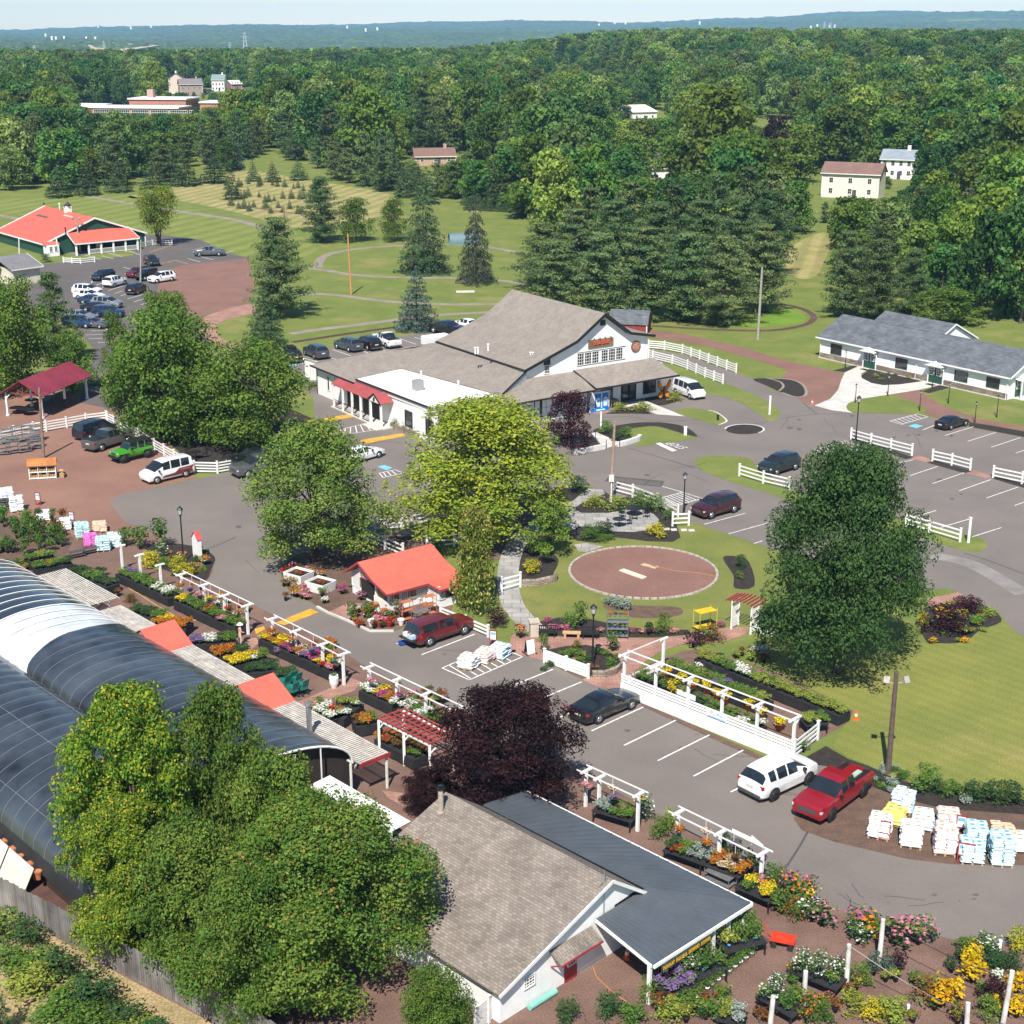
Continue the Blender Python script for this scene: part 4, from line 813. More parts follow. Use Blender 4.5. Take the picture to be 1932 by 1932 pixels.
for a,b in (((20.65,-6.05,4.5),(21.3,-9.5,2.97)),((21.3,-9.52,2.96),(33.45,-9.42,2.96)),((.25,-10.2,2.94),(20.9,-9.82,2.94)),((13.62,-6.6,5.5),(13.62,12.3,5.5)),((8.9,-9.02,3.86),(14.1,-6.2,5.3)),((-.32,6.7,3.78),(-.06,-9.35,3.78)),((-.57,17.6,3.36),(-.57,6.7,3.36))): t.beam(a,b,.14,.16)
t.cyl((-.12,-8.9,0),(-.12,-8.9,3.4),.06); t.cyl((20.6,-8.5,0),(20.6,-9.6,2.9),.05); t.cyl((-.1,16.9,0),(-.1,16.9,3.3),.05)
obj('black_trim',t,BLACK,st)
fs = MB(); fs.box((13.75,2.9,5.15),(.08,18.4,.55)); fs.extr([(8.9,-9.0,3.9),(14.1,-6.2,4.4),(14.1,-6.2,5.2)],(0,.05,0)); obj('fascia',fs,mat('grey_fascia',(.42,.46,.5),.6,.1,1),st)
for a0,b0 in ((487,655),(668,835)):
    xa,za = onY(S,2,1,a0,828 if a0 < 500 else 800,-6); xb,_ = onY(S,2,1,b0,800 if a0 < 500 else 770,-6); ww = (xb - xa) / 3
    for k in range(3): window(st,Vector((xa + ww * (k + .5),-6.0,4.98)),0,ww * .96,1.42,3,4,WHITE,.06,mw=.035)
b = MB(); b.box((24.62,-6.02,4.95),(6.9,.05,.07)); b.box((24.62,-6.02,6.45),(6.9,.05,.07)); obj('window_surround',b,BLACK,st)
xl,zl = onY(S,2,1,262,895,-6); window(st,Vector((xl,-6.0,4.62)),0,.8,1.0,3,3); b = MB(); b.box((xl,-6.05,6.1),(.86,.08,.95)); obj('shutter',b,BLACK,st)
b = MB(); b.box((24.7,-6.05,9.55),(.7,.08,.62)); obj('gable_vent',b,BLACK,st)
for xx,ww in ((25.15,1.9),(31.55,1.9)): window(st,Vector((xx,-6.32,.45)),0,ww,2.25,4,5,BLACK,.1,'display_window')
b = MB(); b.box((28.45,-6.36,1.28),(2.2,.06,2.45)); de = obj('entrance',b,BLACK,st); window(de,Vector((27.93,-6.395,.25)),0,.95,1.95,1,1,BLACK,.06,'door'); window(de,Vector((28.97,-6.395,.25)),0,.95,1.95,1,1,BLACK,.06,'door')
for xx,ww in ((12.0,3.2),(15.6,2.6),(18.4,2.4),(3.1,.7)): window(st,Vector((xx,-8.28 - (20.7 - xx) * .034,.5)),R(2),ww,2.1,3 if ww > 1 else 3,2 if ww > 1 else 4,BLACK,.09,'display_window')
for (ax,ay),(bx,by) in (((1125,1235),(1190,1235)),((1280,1270),(1350,1270))):
    y0,_ = onX(S,1,1,ax,ay - 30,0); y1,_ = onX(S,1,1,bx,by - 10,0); window(st,Vector((-.06,(y0 + y1) / 2,.75)),R(-90),1.55,1.75,1,1,BLACK,.07); 
    b = MB(); b.box((-.03,(y0 + y1) / 2,1.62),(.05,1.95,2.1)); obj('window_trim',b,WHITE,st)
y0,z0 = onX(S,1,1,550,990,0); window(st,Vector((0,y0,.95)),R(-90),.62,1.7,1,1,WOLD,.08)
pd = MB(); pd.box((-.04,5.6,1.3),(.05,7.6,2.3)); obj('recess_shade_panel',pd,mat('dark_recess_front',(.03,.028,.028),.7,.3,1.5),st)  # flat dark panel paints in the recess shade and its dark doors
for k,yy in enumerate((8.2,5.9,3.9)): b = MB(); b.box((-.09,yy,1.25),(.05,.6,2.3)); obj('wall_panel',b,SIDING,st)
aw = MB(); roof_plane(aw,[(-.1,10.3,3.55),(-.1,1.0,3.55),(-1.6,1.0,2.72),(-1.6,10.3,2.72)],.06); ribs(aw,(-.1,10.3,3.55),(-.1,1.0,3.55),(-1.6,1.0,2.72),(-1.6,10.3,2.72),22,.04,.04)
roof_plane(aw,[(-.05,.1,3.65),(-1.7,.1,3.65),(-1.7,1.45,2.8),(-.05,1.45,2.8)],.06); roof_plane(aw,[(-.05,.1,3.65),(-1.7,.1,3.65),(-1.7,-1.35,2.75),(-.05,-1.35,2.75)],.06); ribs(aw,(-.05,.1,3.65),(-1.7,.1,3.65),(-1.7,-1.35,2.75),(-.05,-1.35,2.75),5,.04,.04)
obj('awning',aw,mat('red_metal_awning',(.36,.085,.085),.45,.15,1),st)
g = MB(); g.extr([(-1.66,-1.15,2.72),(-1.66,1.25,2.72),(-1.66,.1,3.5)],(.06,0,0)); obj('awning_gable',g,WHITE,st); g = MB(); g.box((-1.69,.1,3.05),(.03,.34,.42)); obj('awning_sign',g,BLACK,st)
g = MB(); g.beam((-1.72,-1.4,2.72),(-1.72,.1,3.64),.06,.14); g.beam((-1.72,.1,3.64),(-1.72,1.5,2.78),.06,.14); obj('awning_trim',g,BLACK,st)
for yy in (9.9,7.7,5.5,3.5,1.2,-1.1): b = MB(); b.box((-1.5,yy,1.42),(.2,.2,2.6)); b.box((-1.5,yy,.2),(.28,.28,.16)); obj('porch_post',b,WHITE,st)
b = MB(); b.box((-.85,4.3,.06),(1.75,12.2,.12)); b.box((-1.2,0,.03),(2.6,3.2,.06)); obj('porch_floor',b,CONC,st)
b = MB(); b.box((-1.5,5.8,1.0),(.04,8.2,.05)); b.box((-1.5,5.8,.2),(.04,8.2,.05))
for k in range(30): b.box((-1.5,1.8 + k * .27,.6),(.025,.025,.78))
obj('porch_railing',b,BLACK,st)
b = MB(); b.box((2.9,-1.6,4.35),(.95,.95,1.1)); b.cyl((2.9,-1.6,4.9),(2.9,-1.6,4.95),.42,.42,14); ac = obj('air_conditioner',b,mat('grey_metal_grille',(.30,.30,.29),.5,.2,8),st)
for (c,r,x,y,z) in ((1,1,1655,700,7.4),(1,1,1675,700,7.4),(1,1,1752,675,7.6),(2,1,140,738,6.6),(2,1,157,738,6.6),(1,1,1247,880,4.4),(1,1,1527,955,4.3),(1,1,1733,795,4.8)):
    q = S.L(c,r,x,y,z); b = MB(); b.cyl((q.x,q.y,z - .6),(q.x,q.y,z + .12),.09); b.cyl((q.x,q.y,z + .12),(q.x,q.y,z + .2),.16,.13); obj('roof_vent',b,WHITE,st)
b = MB(); b.cyl((29.6,3,7.2),(29.6,3,8.7),.16); b.cyl((29.6,3,8.7),(29.6,3,8.95),.3,.1); obj('flue',b,CHROME,st)
b = MB(); b.box((16.6,17.0,4.6),(3.4,2.0,1.0)); obj('rooftop_unit',b,WHITE,st)
# signs on the store
WOODB = brick_mat('sign_boards',(.30,.17,.09),(.22,.13,.075),(.10,.06,.04),1,2.2,.22,.015,axes='XZ',var=.4)
(xa,za),(xb,zb) = onY(S,2,1,578,700,-6.1),onY(S,2,1,765,668,-6.1); sg = thing('store_sign','long brown wooden sign with orange red lettering on the store gable','sign',S.w((xa + xb) / 2,-6.0,za),S.a); sw = xb - xa
b = MB(); b.box((0,-.06,.46),(sw,.1,.95)); obj('board',b,WOODB,sg)
OR = mat('orange_red_letters',(.62,.11,.05),.6,.3,6); rr = random.Random(4); b = MB()
for k in range(8):
    x = -sw * .28 + k * sw * .082; n = 10
    for i in range(8 if k % 2 else 10): a0 = i / n * 6.28; a1 = (i + 1) / n * 6.28; b.cyl((x + .12 * math.cos(a0),-.14,.52 + .15 * math.sin(a0)),(x + .12 * math.cos(a1),-.14,.52 + .15 * math.sin(a1)),.045,.045,5)
    b.beam((x + .12,-.14,.36),(x + .16,-.14,.68 if k % 3 else .78),.06,.05)
obj('lettering',b,OR,sg)
b = MB()
for k in range(5): b.extr([(-sw * .3 + k * .09,-.13,.74 + (k % 2) * .06),(-sw * .3 + k * .09 + .12,-.13,.74),(-sw * .3 + .06 + k * .07,-.13,.86 - k * .01)],(0,-.03,0))
obj('leaf_emblem',b,mat('mint_leaf',(.30,.55,.42),.6,.2,5),sg)
b = MB()
for k in range(4): b.extr([(-sw * .24 + k * .55,-.118,.34),(-sw * .24 + k * .55 + .3,-.118,.36),(-sw * .24 + k * .55 + .18,-.118,.12)],(0,-.02,0))
obj('dark_motif',b,mat('dark_brown_paint',(.05,.05,.03),.8,.3,5),sg)  # row of dark brown triangles along the board
for k in range(4): b = MB(); b.cyl((-sw * .3 + k * sw * .22,0,1.0),(-sw * .3 + k * sw * .22,-.25,1.12),.025); b.cyl((-sw * .3 + k * sw * .22,-.25,1.14),(-sw * .3 + k * sw * .22,-.3,1.02),.04,.07); obj('sign_lamp',b,BLACK,sg)
xc,zc = onY(S,2,1,937,683,-6.1); rs = thing('round_sign','round painted wooden sign with a dark purple rim on the white gable','sign',S.w(xc,-6.0,zc),S.a)
b = MB(); b.cyl((0,0,0),(0,-.1,0),.68,.68,32); obj('rim',b,mat('purple_brown',(.13,.05,.06),.6,.2,3),rs); b = MB(); b.cyl((0,-.1,0),(0,-.115,0),.6,.6,32); obj('face',b,mat('amber_board',(.34,.17,.06),.7,.45,3.5,world=False),rs)
b = MB(); rr = random.Random(9)
for k in range(4):
    for i in range(5): b.box((-.36 + i * .14 + k * .02,-.125,.26 - k * .17),(.09,.02,.05 + .07 * rr.random()))
obj('lettering',b,mat('lilac_paint',(.42,.38,.48),.7,.3,8),rs)
b = MB(); b.tube([(.2,-.13,.3),(.4,-.13,.25),(.42,-.13,.0),(.25,-.13,-.12)],.045,6); b.tube([(-.45,-.13,.1),(-.42,-.13,-.2)],.06,6); b.box((.25,-.128,-.3),(.3,.02,.12)); obj('emblem',b,mat('orange_paint',(.62,.2,.05),.7,.2,8),rs)
(xa,za),(xb,zb) = onY(S,1,1,1578,1205,-9.0),onY(S,1,1,1708,1178,-9.0); cs = thing('shop_sign','small black sign with white letters under the store eave','sign',S.w((xa + xb) / 2,-9.1,za - .1),S.a)
b = MB(); b.box((0,-.03,.42),(xb - xa,.08,.85)); obj('board',b,BLACK,cs); text('lettering','owowcow',.62,WHITE,cs,(-.05,-.08,.45),(R(90),0,0),.01,.025)

# --- grey roofed office on the right
O_ = Fr(GT(3,1,390,765),-53); of = thing('office_building','long white single storey building with grey shingle roof and two dark green doors','building',O_.O,O_.a)
w = MB(); w.extr([(0,0,0),(0,9,0),(0,9,2.8),(0,4.5,5.0),(0,0,2.8)],(28.8,0,0)); w.extr([(5.2,9.02,0),(5.2,11,0),(5.2,11,3.8),(5.2,6.5,6.0),(5.2,4.7,5.1),(5.2,4.7,4.9),(5.2,9.02,2.7)],(10.6,0,0)); obj('wall',w,SIDING,of)
rf = MB(); roof_plane(rf,[(-.45,-.45,2.75),(29.3,-.45,2.75),(29.3,4.5,5.18),(-.45,4.5,5.18)]); roof_plane(rf,[(-.45,9.45,2.75),(29.3,9.45,2.75),(29.3,4.5,5.19),(-.45,4.5,5.19)]); roof_plane(rf,[(4.9,4.3,5.12),(16.05,4.3,5.12),(16.05,6.5,6.2),(4.9,6.5,6.2)]); roof_plane(rf,[(4.9,6.5,6.21),(16.05,6.5,6.21),(16.05,11.3,3.85),(4.9,11.3,3.85)]); obj('roof',rf,GREYSH,of)
b = MB(); b.beam((-.45,-.52,2.68),(29.3,-.52,2.68),.12,.16); b.beam((29.35,-.45,2.66),(29.35,4.5,5.1),.06,.2); b.beam((16.1,4.4,5.1),(16.1,6.5,6.14),.06,.18); b.beam((16.1,6.5,6.14),(16.1,11.3,3.78),.06,.18); b.cyl((.1,-.1,0),(.1,-.1,2.7),.05); b.cyl((28.7,-.12,0),(28.7,-.12,2.7),.06); b.cyl((15.6,-.12,0),(15.6,-.12,2.7),.05); obj('gutter',b,WHITE,of)
b = MB(); b.box((14.4,-.07,.36),(28.8,.14,.72)); obj('stone_base',b,STONE,of); b = MB(); b.box((14.4,-.2,.05),(28.9,.12,.1)); obj('footing',b,CONC,of)
def xs_on(fr,c,r,pts,yy): return [onY(fr,c,r,x,y,yy) for x,y in pts]
for a,b_ in (((472,735),(555,740)),((960,840),(1050,850)),((1405,935),(1505,950)),((1645,985),(1745,1000))):
    (x0,z0),(x1,z1) = xs_on(O_,3,1,(a,b_),0); (x2,z2),= xs_on(O_,3,1,((a[0] + 2,a[1] - 78),),0); window(of,Vector(((x0 + x1) / 2,0,z0)),0,x1 - x0,z2 - z0,1,1,mat('slate_frame',(.06,.09,.08),.5),.05)
DG = mat('dark_green_paint',(.02,.075,.05),.5,.2,2)
for a,b_ in (((722,832),(810,842)),((1210,958),(1315,968))):
    (x0,z0),(x1,z1) = xs_on(O_,3,1,(a,b_),-.1); xm = (x0 + x1) / 2
    for s in (-1,1): door(of,Vector((xm + s * (x1 - x0) / 4,-.14,.05)),0,(x1 - x0) / 2 - .03,2.1,DG,True,'door',3,3,.48)
    b = MB(); b.box((x0 - .08,-.17,1.1),(.14,.1,2.2)); b.box((x1 + .08,-.17,1.1),(.14,.1,2.2)); b.box((xm,-.17,2.24),(x1 - x0 + .3,.1,.14)); obj('door_frame',b,WHITE,of)
    b = MB(); hw = (x1 - x0) / 2 + .25
    roof_plane(b,[(xm - hw,-1.0,2.3),(xm,-1.0,2.85),(xm,-.05,2.85),(xm - hw,-.05,2.3)],.05); roof_plane(b,[(xm + hw,-1.0,2.3),(xm,-1.0,2.85),(xm,-.05,2.85),(xm + hw,-.05,2.3)],.05); b.extr([(xm - hw + .1,-.97,2.27),(xm + hw - .1,-.97,2.27),(xm,-.97,2.75)],(0,.04,0))
    b.beam((xm - hw + .1,-.9,2.27),(xm - hw + .15,-.2,1.75),.06); b.beam((xm + hw - .1,-.9,2.27),(xm + hw - .15,-.2,1.75),.06); obj('door_hood',b,WHITE,of)
    b = MB(); b.box((xm,-1.0,.04),(1.2,.7,.02)); obj('door_mat',b,BLACK,of)
door(of,Vector((28.82,1.9,.1)),R(90),1.0,2.1,DG,True); b = MB(); roof_plane(b,[(28.9,1.0,2.4),(28.9,2.9,2.4),(30.0,2.9,2.3),(30.0,1.0,2.3)],.08); b.box((29.9,1.1,1.15),(.12,.12,2.3)); b.box((29.6,2,.06),(1.6,1.6,.1)); obj('side_porch',b,WHITE,of)

# --- red roofed green barn on the left
B_ = Fr(GT(0,0,585,1930),39); gb = thing('green_barn','dark green barn with coral red metal roof, white trim and a front porch','barn',B_.O,B_.a)
GREEN = mat('green_siding',(.018,.075,.05),.6,.2,.8)
w = MB(); w.extr([(-4.6,4,0),(15.8,4,0),(15.8,4,2.5),(5.6,4,6.1),(-4.6,4,2.25)],(0,23,0)); obj('wall',w,GREEN,gb)
rf = MB(); roof_plane(rf,[(-5,3.6,2.22),(5.6,3.6,6.32),(5.6,27.4,6.32),(-5,27.4,2.22)]); roof_plane(rf,[(16.2,3.6,2.5),(5.6,3.6,6.33),(5.6,27.4,6.33),(16.2,27.4,2.5)]); ribs(rf,(5.6,3.6,6.32),(5.6,27.4,6.32),(-5,27.4,2.22),(-5,3.6,2.22),26,.05,.04)
roof_plane(rf,[(-.2,4.0,4.0),(12.3,4.0,4.0),(12.6,-.45,2.3),(-.5,-.45,2.3)],.1); ribs(rf,(-.2,4.0,4.0),(12.3,4.0,4.0),(12.6,-.45,2.3),(-.5,-.45,2.3),20,.05,.04); obj('roof',rf,CORAL,gb)
t = MB(); t.beam((-5,3.55,2.15),(5.6,3.55,6.25),.06,.3); t.beam((5.6,3.55,6.25),(16.2,3.55,2.43),.06,.3); t.beam((-5.08,3.6,2.12),(-5.08,27.4,2.12),.08,.25); t.beam((-5,27.5,2.2),(5.6,27.5,6.36),.2,.3); t.beam((-.5,-.5,2.2),(12.6,-.5,2.2),.08,.22); t.beam((-.55,-.45,2.28),(-.25,4,4.0),.06,.24); t.beam((12.65,-.45,2.28),(12.35,4,4.0),.06,.24); t.box((15.85,3.95,1.25),(.2,.12,2.5)); obj('white_trim',t,WHITE,gb)
for k in range(6): x = -.2 + k * 2.48; b = MB(); b.box((x,-.2,1.12),(.3,.3,2.25)); obj('porch_post',b,WHITE,gb)
b = MB(); b.box((7.3,-.2,.95),(9.9,.07,.08)); b.box((7.3,-.2,.2),(9.9,.07,.08))
for k in range(48): b.box((2.45 + k * .206,-.2,.58),(.05,.04,.72))
obj('porch_railing',b,WHITE,gb); b = MB(); b.box((6,2,.06),(12.6,4,.12)); obj('porch_floor',b,mat('grey_deck',(.2,.19,.18),.8,.2,1),gb)
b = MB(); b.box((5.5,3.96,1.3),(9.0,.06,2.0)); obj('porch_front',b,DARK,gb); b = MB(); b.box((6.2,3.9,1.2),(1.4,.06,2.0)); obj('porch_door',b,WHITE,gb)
q = onX(B_,0,0,513,1600,5.6); cy = q[0]; b = MB(); b.box((5.6,cy,6.75),(1.15,1.15,1.3)); b2 = MB(); b2.lathe([(.95,7.4),(.5,7.75),(.03,8.35)],(5.6,cy,0),4); cu = obj('cupola',b,WHITE,gb); obj('cupola_roof',b2,BLACK,cu)
for (x,y,m,hh) in ((420,1740,WHITE,.9),(492,1715,BLACK,.8),(450,1570,WHITE,1.2),(332,1552,BLACK,.5)):
    q = B_.L(0,0,x,y,5.0 if y > 1650 else 6.3); zz = 6.32 - abs(5.6 - q.x) * .387; b = MB(); b.cyl((q.x,q.y,zz - .3),(q.x,q.y,zz + hh),.12); b.cyl((q.x,q.y,zz + hh),(q.x,q.y,zz + hh + .2),.22,.14); obj('roof_vent',b,m,gb)
b = MB(); ex,_ = onY(B_,0,0,395,1900,2.6); roof_plane(b,[(ex - 1.5,4,2.75),(ex + 1.5,4,2.75),(ex + 1.5,2.3,2.15),(ex - 1.5,2.3,2.15)],.1); obj('entry_roof',b,CORAL,gb)
b = MB(); b.box((ex,2.95,1.05),(2.3,2.0,2.05)); en = obj('entry',b,WHITE,gb); window(en,Vector((ex - .5,1.93,.9)),0,.6,1.0,2,3,WHITE); window(en,Vector((ex + .5,1.93,.9)),0,.6,1.0,2,3,WHITE)
b = MB(); q0 = B_.L(0,0,320,1640,4.9); b.box((q0.x,q0.y,6.36 - abs(5.6 - q0.x) * .387),(.5,5.2,.05),0,0,(0,-.37,0)); obj('skylight',b,mat('grey_skylight',(.10,.09,.09),.5),gb); b = MB(); q1 = B_.L(0,0,515,1655,5.2); b.box((q1.x,q1.y,6.37 - abs(5.6 - q1.x) * .387),(.45,4.0,.05),0,0,(0,-.37,0)); obj('skylight',b,mat('tan_skylight',(.62,.42,.34),.5),gb)

# --- cream shed cut by the left edge
C_ = Fr(GT(0,1,285,200),48); cb = thing('cream_shed','cream walled shed with a dull grey roof at the left edge','shed',C_.O,C_.a)
w = MB(); w.extr([(-4.4,0,0),(.6,0,0),(.6,9,0),(-14,9,0),(-14,4,0),(-4.4,4,0)],(0,0,2.7)); obj('wall',w,mat('cream_wall',(.62,.57,.46),.8,.12,1),cb)
rf = MB(); roof_plane(rf,[(-4.9,-.5,2.72),(1.1,-.5,2.72),(1.1,4.6,4.4),(-4.9,4.6,4.4)]); roof_plane(rf,[(1.1,9.4,2.8),(1.1,4.6,4.41),(-15,4.6,4.41),(-15,9.4,2.8)]); roof_plane(rf,[(-15,3.4,2.6),(-4.6,3.4,2.6),(-4.6,4.7,4.38),(-15,4.7,4.38)]); obj('roof',rf,mat('grey_felt_roof',(.18,.175,.185),.9,.15,.8),cb)
b = MB(); b.beam((-4.9,-.55,2.64),(1.1,-.55,2.64),.1,.18); b.beam((1.15,-.5,2.66),(1.15,4.6,4.34),.06,.18); obj('gutter',b,WOLD,cb)

# --- tan shingled shed in the foreground with its metal lean-to
N_ = Fr(GT(2,3,480,1568),44.6); nb2 = thing('shingled_building','white gabled building with a long tan shingle roof and a slate blue metal lean-to','building',N_.O,N_.a)
w = MB(); w.extr([(-4.9,0,0),(4.5,0,0),(4.5,0,2.35),(2.1,0,4.1),(-4.9,0,1.7)],(0,11,0)); obj('wall',w,SIDING,nb2)
TAN2 = brick_mat('tan_shingles_near',(.30,.258,.218),(.205,.17,.147),(.14,.12,.105),1,.26,.145,.012,axes='YX')
rf = MB(); roof_plane(rf,[(-5.25,-.3,1.78),(2.1,-.3,4.32),(2.1,11.2,4.32),(-5.25,11.2,1.78)]); roof_plane(rf,[(2.1,-.3,4.33),(4.75,-.3,2.42),(4.75,11.2,2.42),(2.1,11.2,4.33)]); obj('roof',rf,TAN2,nb2)
b = MB(); b.beam((-5.25,-.34,1.7),(2.1,-.34,4.24),.06,.16); b.beam((2.1,-.34,4.24),(4.75,-.34,2.36),.06,.16); obj('rake_board',b,WHITE,nb2)
SLATE = mat('slate_blue_metal',(.085,.098,.115),.42,.14,.7,spec=.5)
rf = MB(); A,Bp,Cp,D = (1.25,-.08,2.52),(4.75,-.12,2.6),(7.95,-3.95,2.12),(.85,-3.85,2.12); roof_plane(rf,[A,Bp,Cp,D],.07); E1 = (7.95,11.2,2.12); F1 = (4.76,11.2,2.55); roof_plane(rf,[Bp,F1,E1,Cp],.07)
for k in range(19):                                              # seams run down each slope and stop at the hip
    x = .85 + (7.95 - .85) * k / 18; s = min(1,max(0,(x - .85) / 7.1)); top = Vector(A).lerp(Vector(Bp),s) if s < 1 else Vector(Bp); rf.beam(Vector((1.25 + 3.5 * s,-.1,2.53 + .08 * s)),Vector((.85 + 7.1 * s,-3.9,2.14)),.03,.035)
for k in range(1,24): s = k / 24; rf.beam(Vector(Bp).lerp(Vector(F1),s) + Vector((0,0,.015)),Vector(Cp).lerp(Vector(E1),s) + Vector((0,0,.015)),.03,.035)
obj('metal_roof',rf,SLATE,nb2)
b = MB(); b.beam((.85,-3.93,2.03),(7.98,-4.03,2.03),.1,.15); b.beam((8.02,-4,2.03),(8.02,11.2,2.03),.1,.14); b.beam((.8,-3.85,2.05),(1.2,-.1,2.44),.06,.15); obj('gutter',b,WHITE,nb2)
for x in (.85,2.0,3.15,4.3,5.45,6.6,7.75): b = MB(); b.box((x,-3.7,1.0),(.16,.16,2.0)); obj('post',b,WHITE,nb2)
for y in (-1.2,1.5,4.2,6.9,9.6): b = MB(); b.box((7.8,y,1.0),(.14,.14,2.0)); obj('post',b,WHITE,nb2)
b = MB(); b.extr([(2.6,-.02,2.45),(4.3,-.02,2.58),(3.9,-.02,2.68),(2.6,-.02,2.6)],(0,-.03,0)); obj('flashing',b,BLACK,nb2)
(x0,z0),(x1,z1) = onY(N_,2,3,392,1612,0),onY(N_,2,3,482,1572,0); (xt,zt) = onY(N_,2,3,480,1335,0)
dd = door(nb2,Vector(((x0 + x1) / 2,-.01,.02)),0,x1 - x0,zt - .05,REDPAINT,True,'door',3,3,.5)
(x0,z0),(x1,z1),(x2,z2) = onY(N_,2,3,85,1672,0),onY(N_,2,3,170,1625,0),onY(N_,2,3,170,1535,0); window(nb2,Vector(((x0 + x1) / 2,0,z1)),0,x1 - x0,z2 - z1,4,4,WHITE,.05)
hx0,hx1 = onY(N_,2,3,330,1385,-.4)[0],onY(N_,2,3,645,1235,-.4)[0]; b = MB(); roof_plane(b,[(hx0,-.02,zt + .55),(hx1,-.02,zt + .55),(hx1,-.75,zt + .12),(hx0,-.75,zt + .12)],.06); obj('door_hood',b,TAN2,nb2)
b = MB(); b.beam((hx0,-.77,zt + .06),(hx1,-.77,zt + .06),.05,.08); b.beam((hx0 + .1,-.7,zt + .05),(hx0 + .1,-.03,zt - .35),.06); obj('hood_trim',b,REDPAINT,nb2)
b = MB(); b.cyl((1.05,10.4,3.7),(1.05,10.4,5.2),.14,.14,12); b.cyl((1.05,10.4,3.85),(1.05,10.4,3.97),.22,.2,12); fl_ = obj('flue_pipe',b,mat('buff_pipe',(.42,.36,.30),.7,.25,3),nb2); b = MB(); b.cyl((1.05,10.4,5.2),(1.05,10.4,5.3),.19,.19,12); b.cyl((1.05,10.4,5.3),(1.05,10.4,5.42),.1,.16,12); obj('cowl',b,BLACK,fl_)
b = MB(); b.poly([(1.0,10.15,3.965),(1.15,10.15,4.015),(-.6,10.0,3.41),(-1.2,9.7,3.2),(-1.3,10.0,3.165)]); obj('rust_stain',b,mat('rust',(.27,.13,.07),.9,.4,3),nb2)
b = MB(); q = N_.L(2,3,605,890,3.7); b.cyl((q.x,q.y,3.4),(q.x,q.y,3.95),.07); b.cyl((q.x,q.y,3.95),(q.x,q.y,4.05),.12,.05); obj('roof_vent',b,WOLD,nb2)
b = MB(); b.cyl((1.75,-.1,2.5),(1.75,-.1,4.9),.02)
for k in range(4): b.cyl((1.35 + .1 * k,-.1,4.2 + .1 * k),(2.2 - .1 * k,-.1,4.2 + .1 * k),.012)
obj('antenna',b,CHROME,nb2)
sg = thing('hanging_sign','long dark green sign with yellow lettering under the lean-to eave','sign',N_.w(2.95,-4.1,1.72),N_.a); b = MB(); b.box((0,0,.1),(3.5,.05,.34)); obj('board',b,mat('bottle_green',(.02,.06,.035),.6),sg); b = MB(); rr = random.Random(2)
for k in range(34):
    if k % 9 == 8: continue
    x = -1.65 + k * .1; b.box((x,-.035,.1 + .02 * rr.random()),(.03,.02,.2)); b.box((x + .03,-.035,.04 + .12 * rr.random()),(.05,.02,.04))
obj('lettering',b,mat('marigold_paint',(.70,.34,.02),.6),sg)

# --- red roofed garden hut
K_ = Fr(GT(1,2,1010,760),38); hu = thing('garden_hut','small white lattice garden hut with a coral red metal roof','hut',K_.O,K_.a)
w = MB(); w.extr([(0,.1,0),(6,.1,0),(6,5.2,0),(0,5.2,0)],(0,0,.72)); w.extr([(3.4,-1.6,0),(6.2,-1.6,0),(6.2,.08,0),(3.4,.08,0)],(0,0,.72))
for x,y in ((.06,.16),(1.05,.16),(1.95,.16),(3.3,.16),(.06,5.14),(.06,3.4),(.06,1.9),(3.46,-1.54),(4.9,-1.54),(6.1,-1.54),(6,5.1)): w.box((x,y,1.2),(.14,.14,1.1))
w.extr([(.02,.1,1.7),(.02,1.5,2.12),(.02,3.5,3.0),(.02,5.3,1.7)],(.06,0,0)) if False else None
w.box((3,5.15,1.2),(6,.06,1.1)); w.box((6,2.6,1.2),(.06,5,1.1)); obj('wall',w,WHITE,hu)
def lattice(mb,o,ux,w_,z0,z1,step=.14,th=.045,clip=None):
    o = Vector(o); ux = Vector(ux); n = int(w_ / step)
    for k in range(n + 1):
        p = o + ux * (k * w_ / n); zt_ = z1 if clip is None else clip(k / n)
        if zt_ > z0 + .05: mb.beam(p + Vector((0,0,z0)),p + Vector((0,0,zt_)),th,.03)
    m_ = int((z1 - z0) / step)
    for k in range(m_ + 1):
        z = z0 + (z1 - z0) * k / m_; s0,s1 = 0.0,1.0
        if clip is not None:
            ok = [i / 60 for i in range(61) if clip(i / 60) >= z]
            if not ok: continue
            s0,s1 = ok[0],ok[-1]
        mb.beam(o + ux * (w_ * s0) + Vector((0,0,z)),o + ux * (w_ * s1) + Vector((0,0,z)),.03,th)
l = MB(); gclip = lambda s: (1.72 + .4 * (s * 5.1 / 1.4) if s * 5.1 < 1.4 else 2.12 + .88 * ((s * 5.1 - 1.4) / 2.0) if s * 5.1 < 3.4 else 3.0 - 1.3 * (s * 5.1 - 3.4) / 1.7) - .08
lattice(l,(-.02,.1,0),(0,1,0),5.1,1.68,3.0,.15,.05,gclip); lattice(l,(-.02,4.1,0),(0,1,0),1.1,.7,1.7); lattice(l,(0,.04,0),(1,0,0),.4,.7,1.65); lattice(l,(.95,.04,0),(1,0,0),.7,.7,1.65); lattice(l,(2.5,.04,0),(1,0,0),.8,.7,1.65); lattice(l,(3.36,-1.6,0),(0,1,0),1.6,.7,1.65); lattice(l,(3.4,-1.66,0),(1,0,0),.5,.7,1.65); lattice(l,(5.3,-1.66,0),(1,0,0),.7,.7,1.65)
obj('lattice',l,WHITE,hu)
b = MB(); b.box((3,2.6,.95),(5.8,4.9,1.3)); obj('interior',b,mat('straw_bale',(.30,.20,.085),.95,.5,3,fine=.3),hu)
for x,y,ww in ((.68,.08,.62),(2.22,.08,.62)): b = MB(); b.box((x,y,1.25),(ww,.03,.85)); obj('opening',b,mat('straw_bale',(.3,.2,.085)),hu)
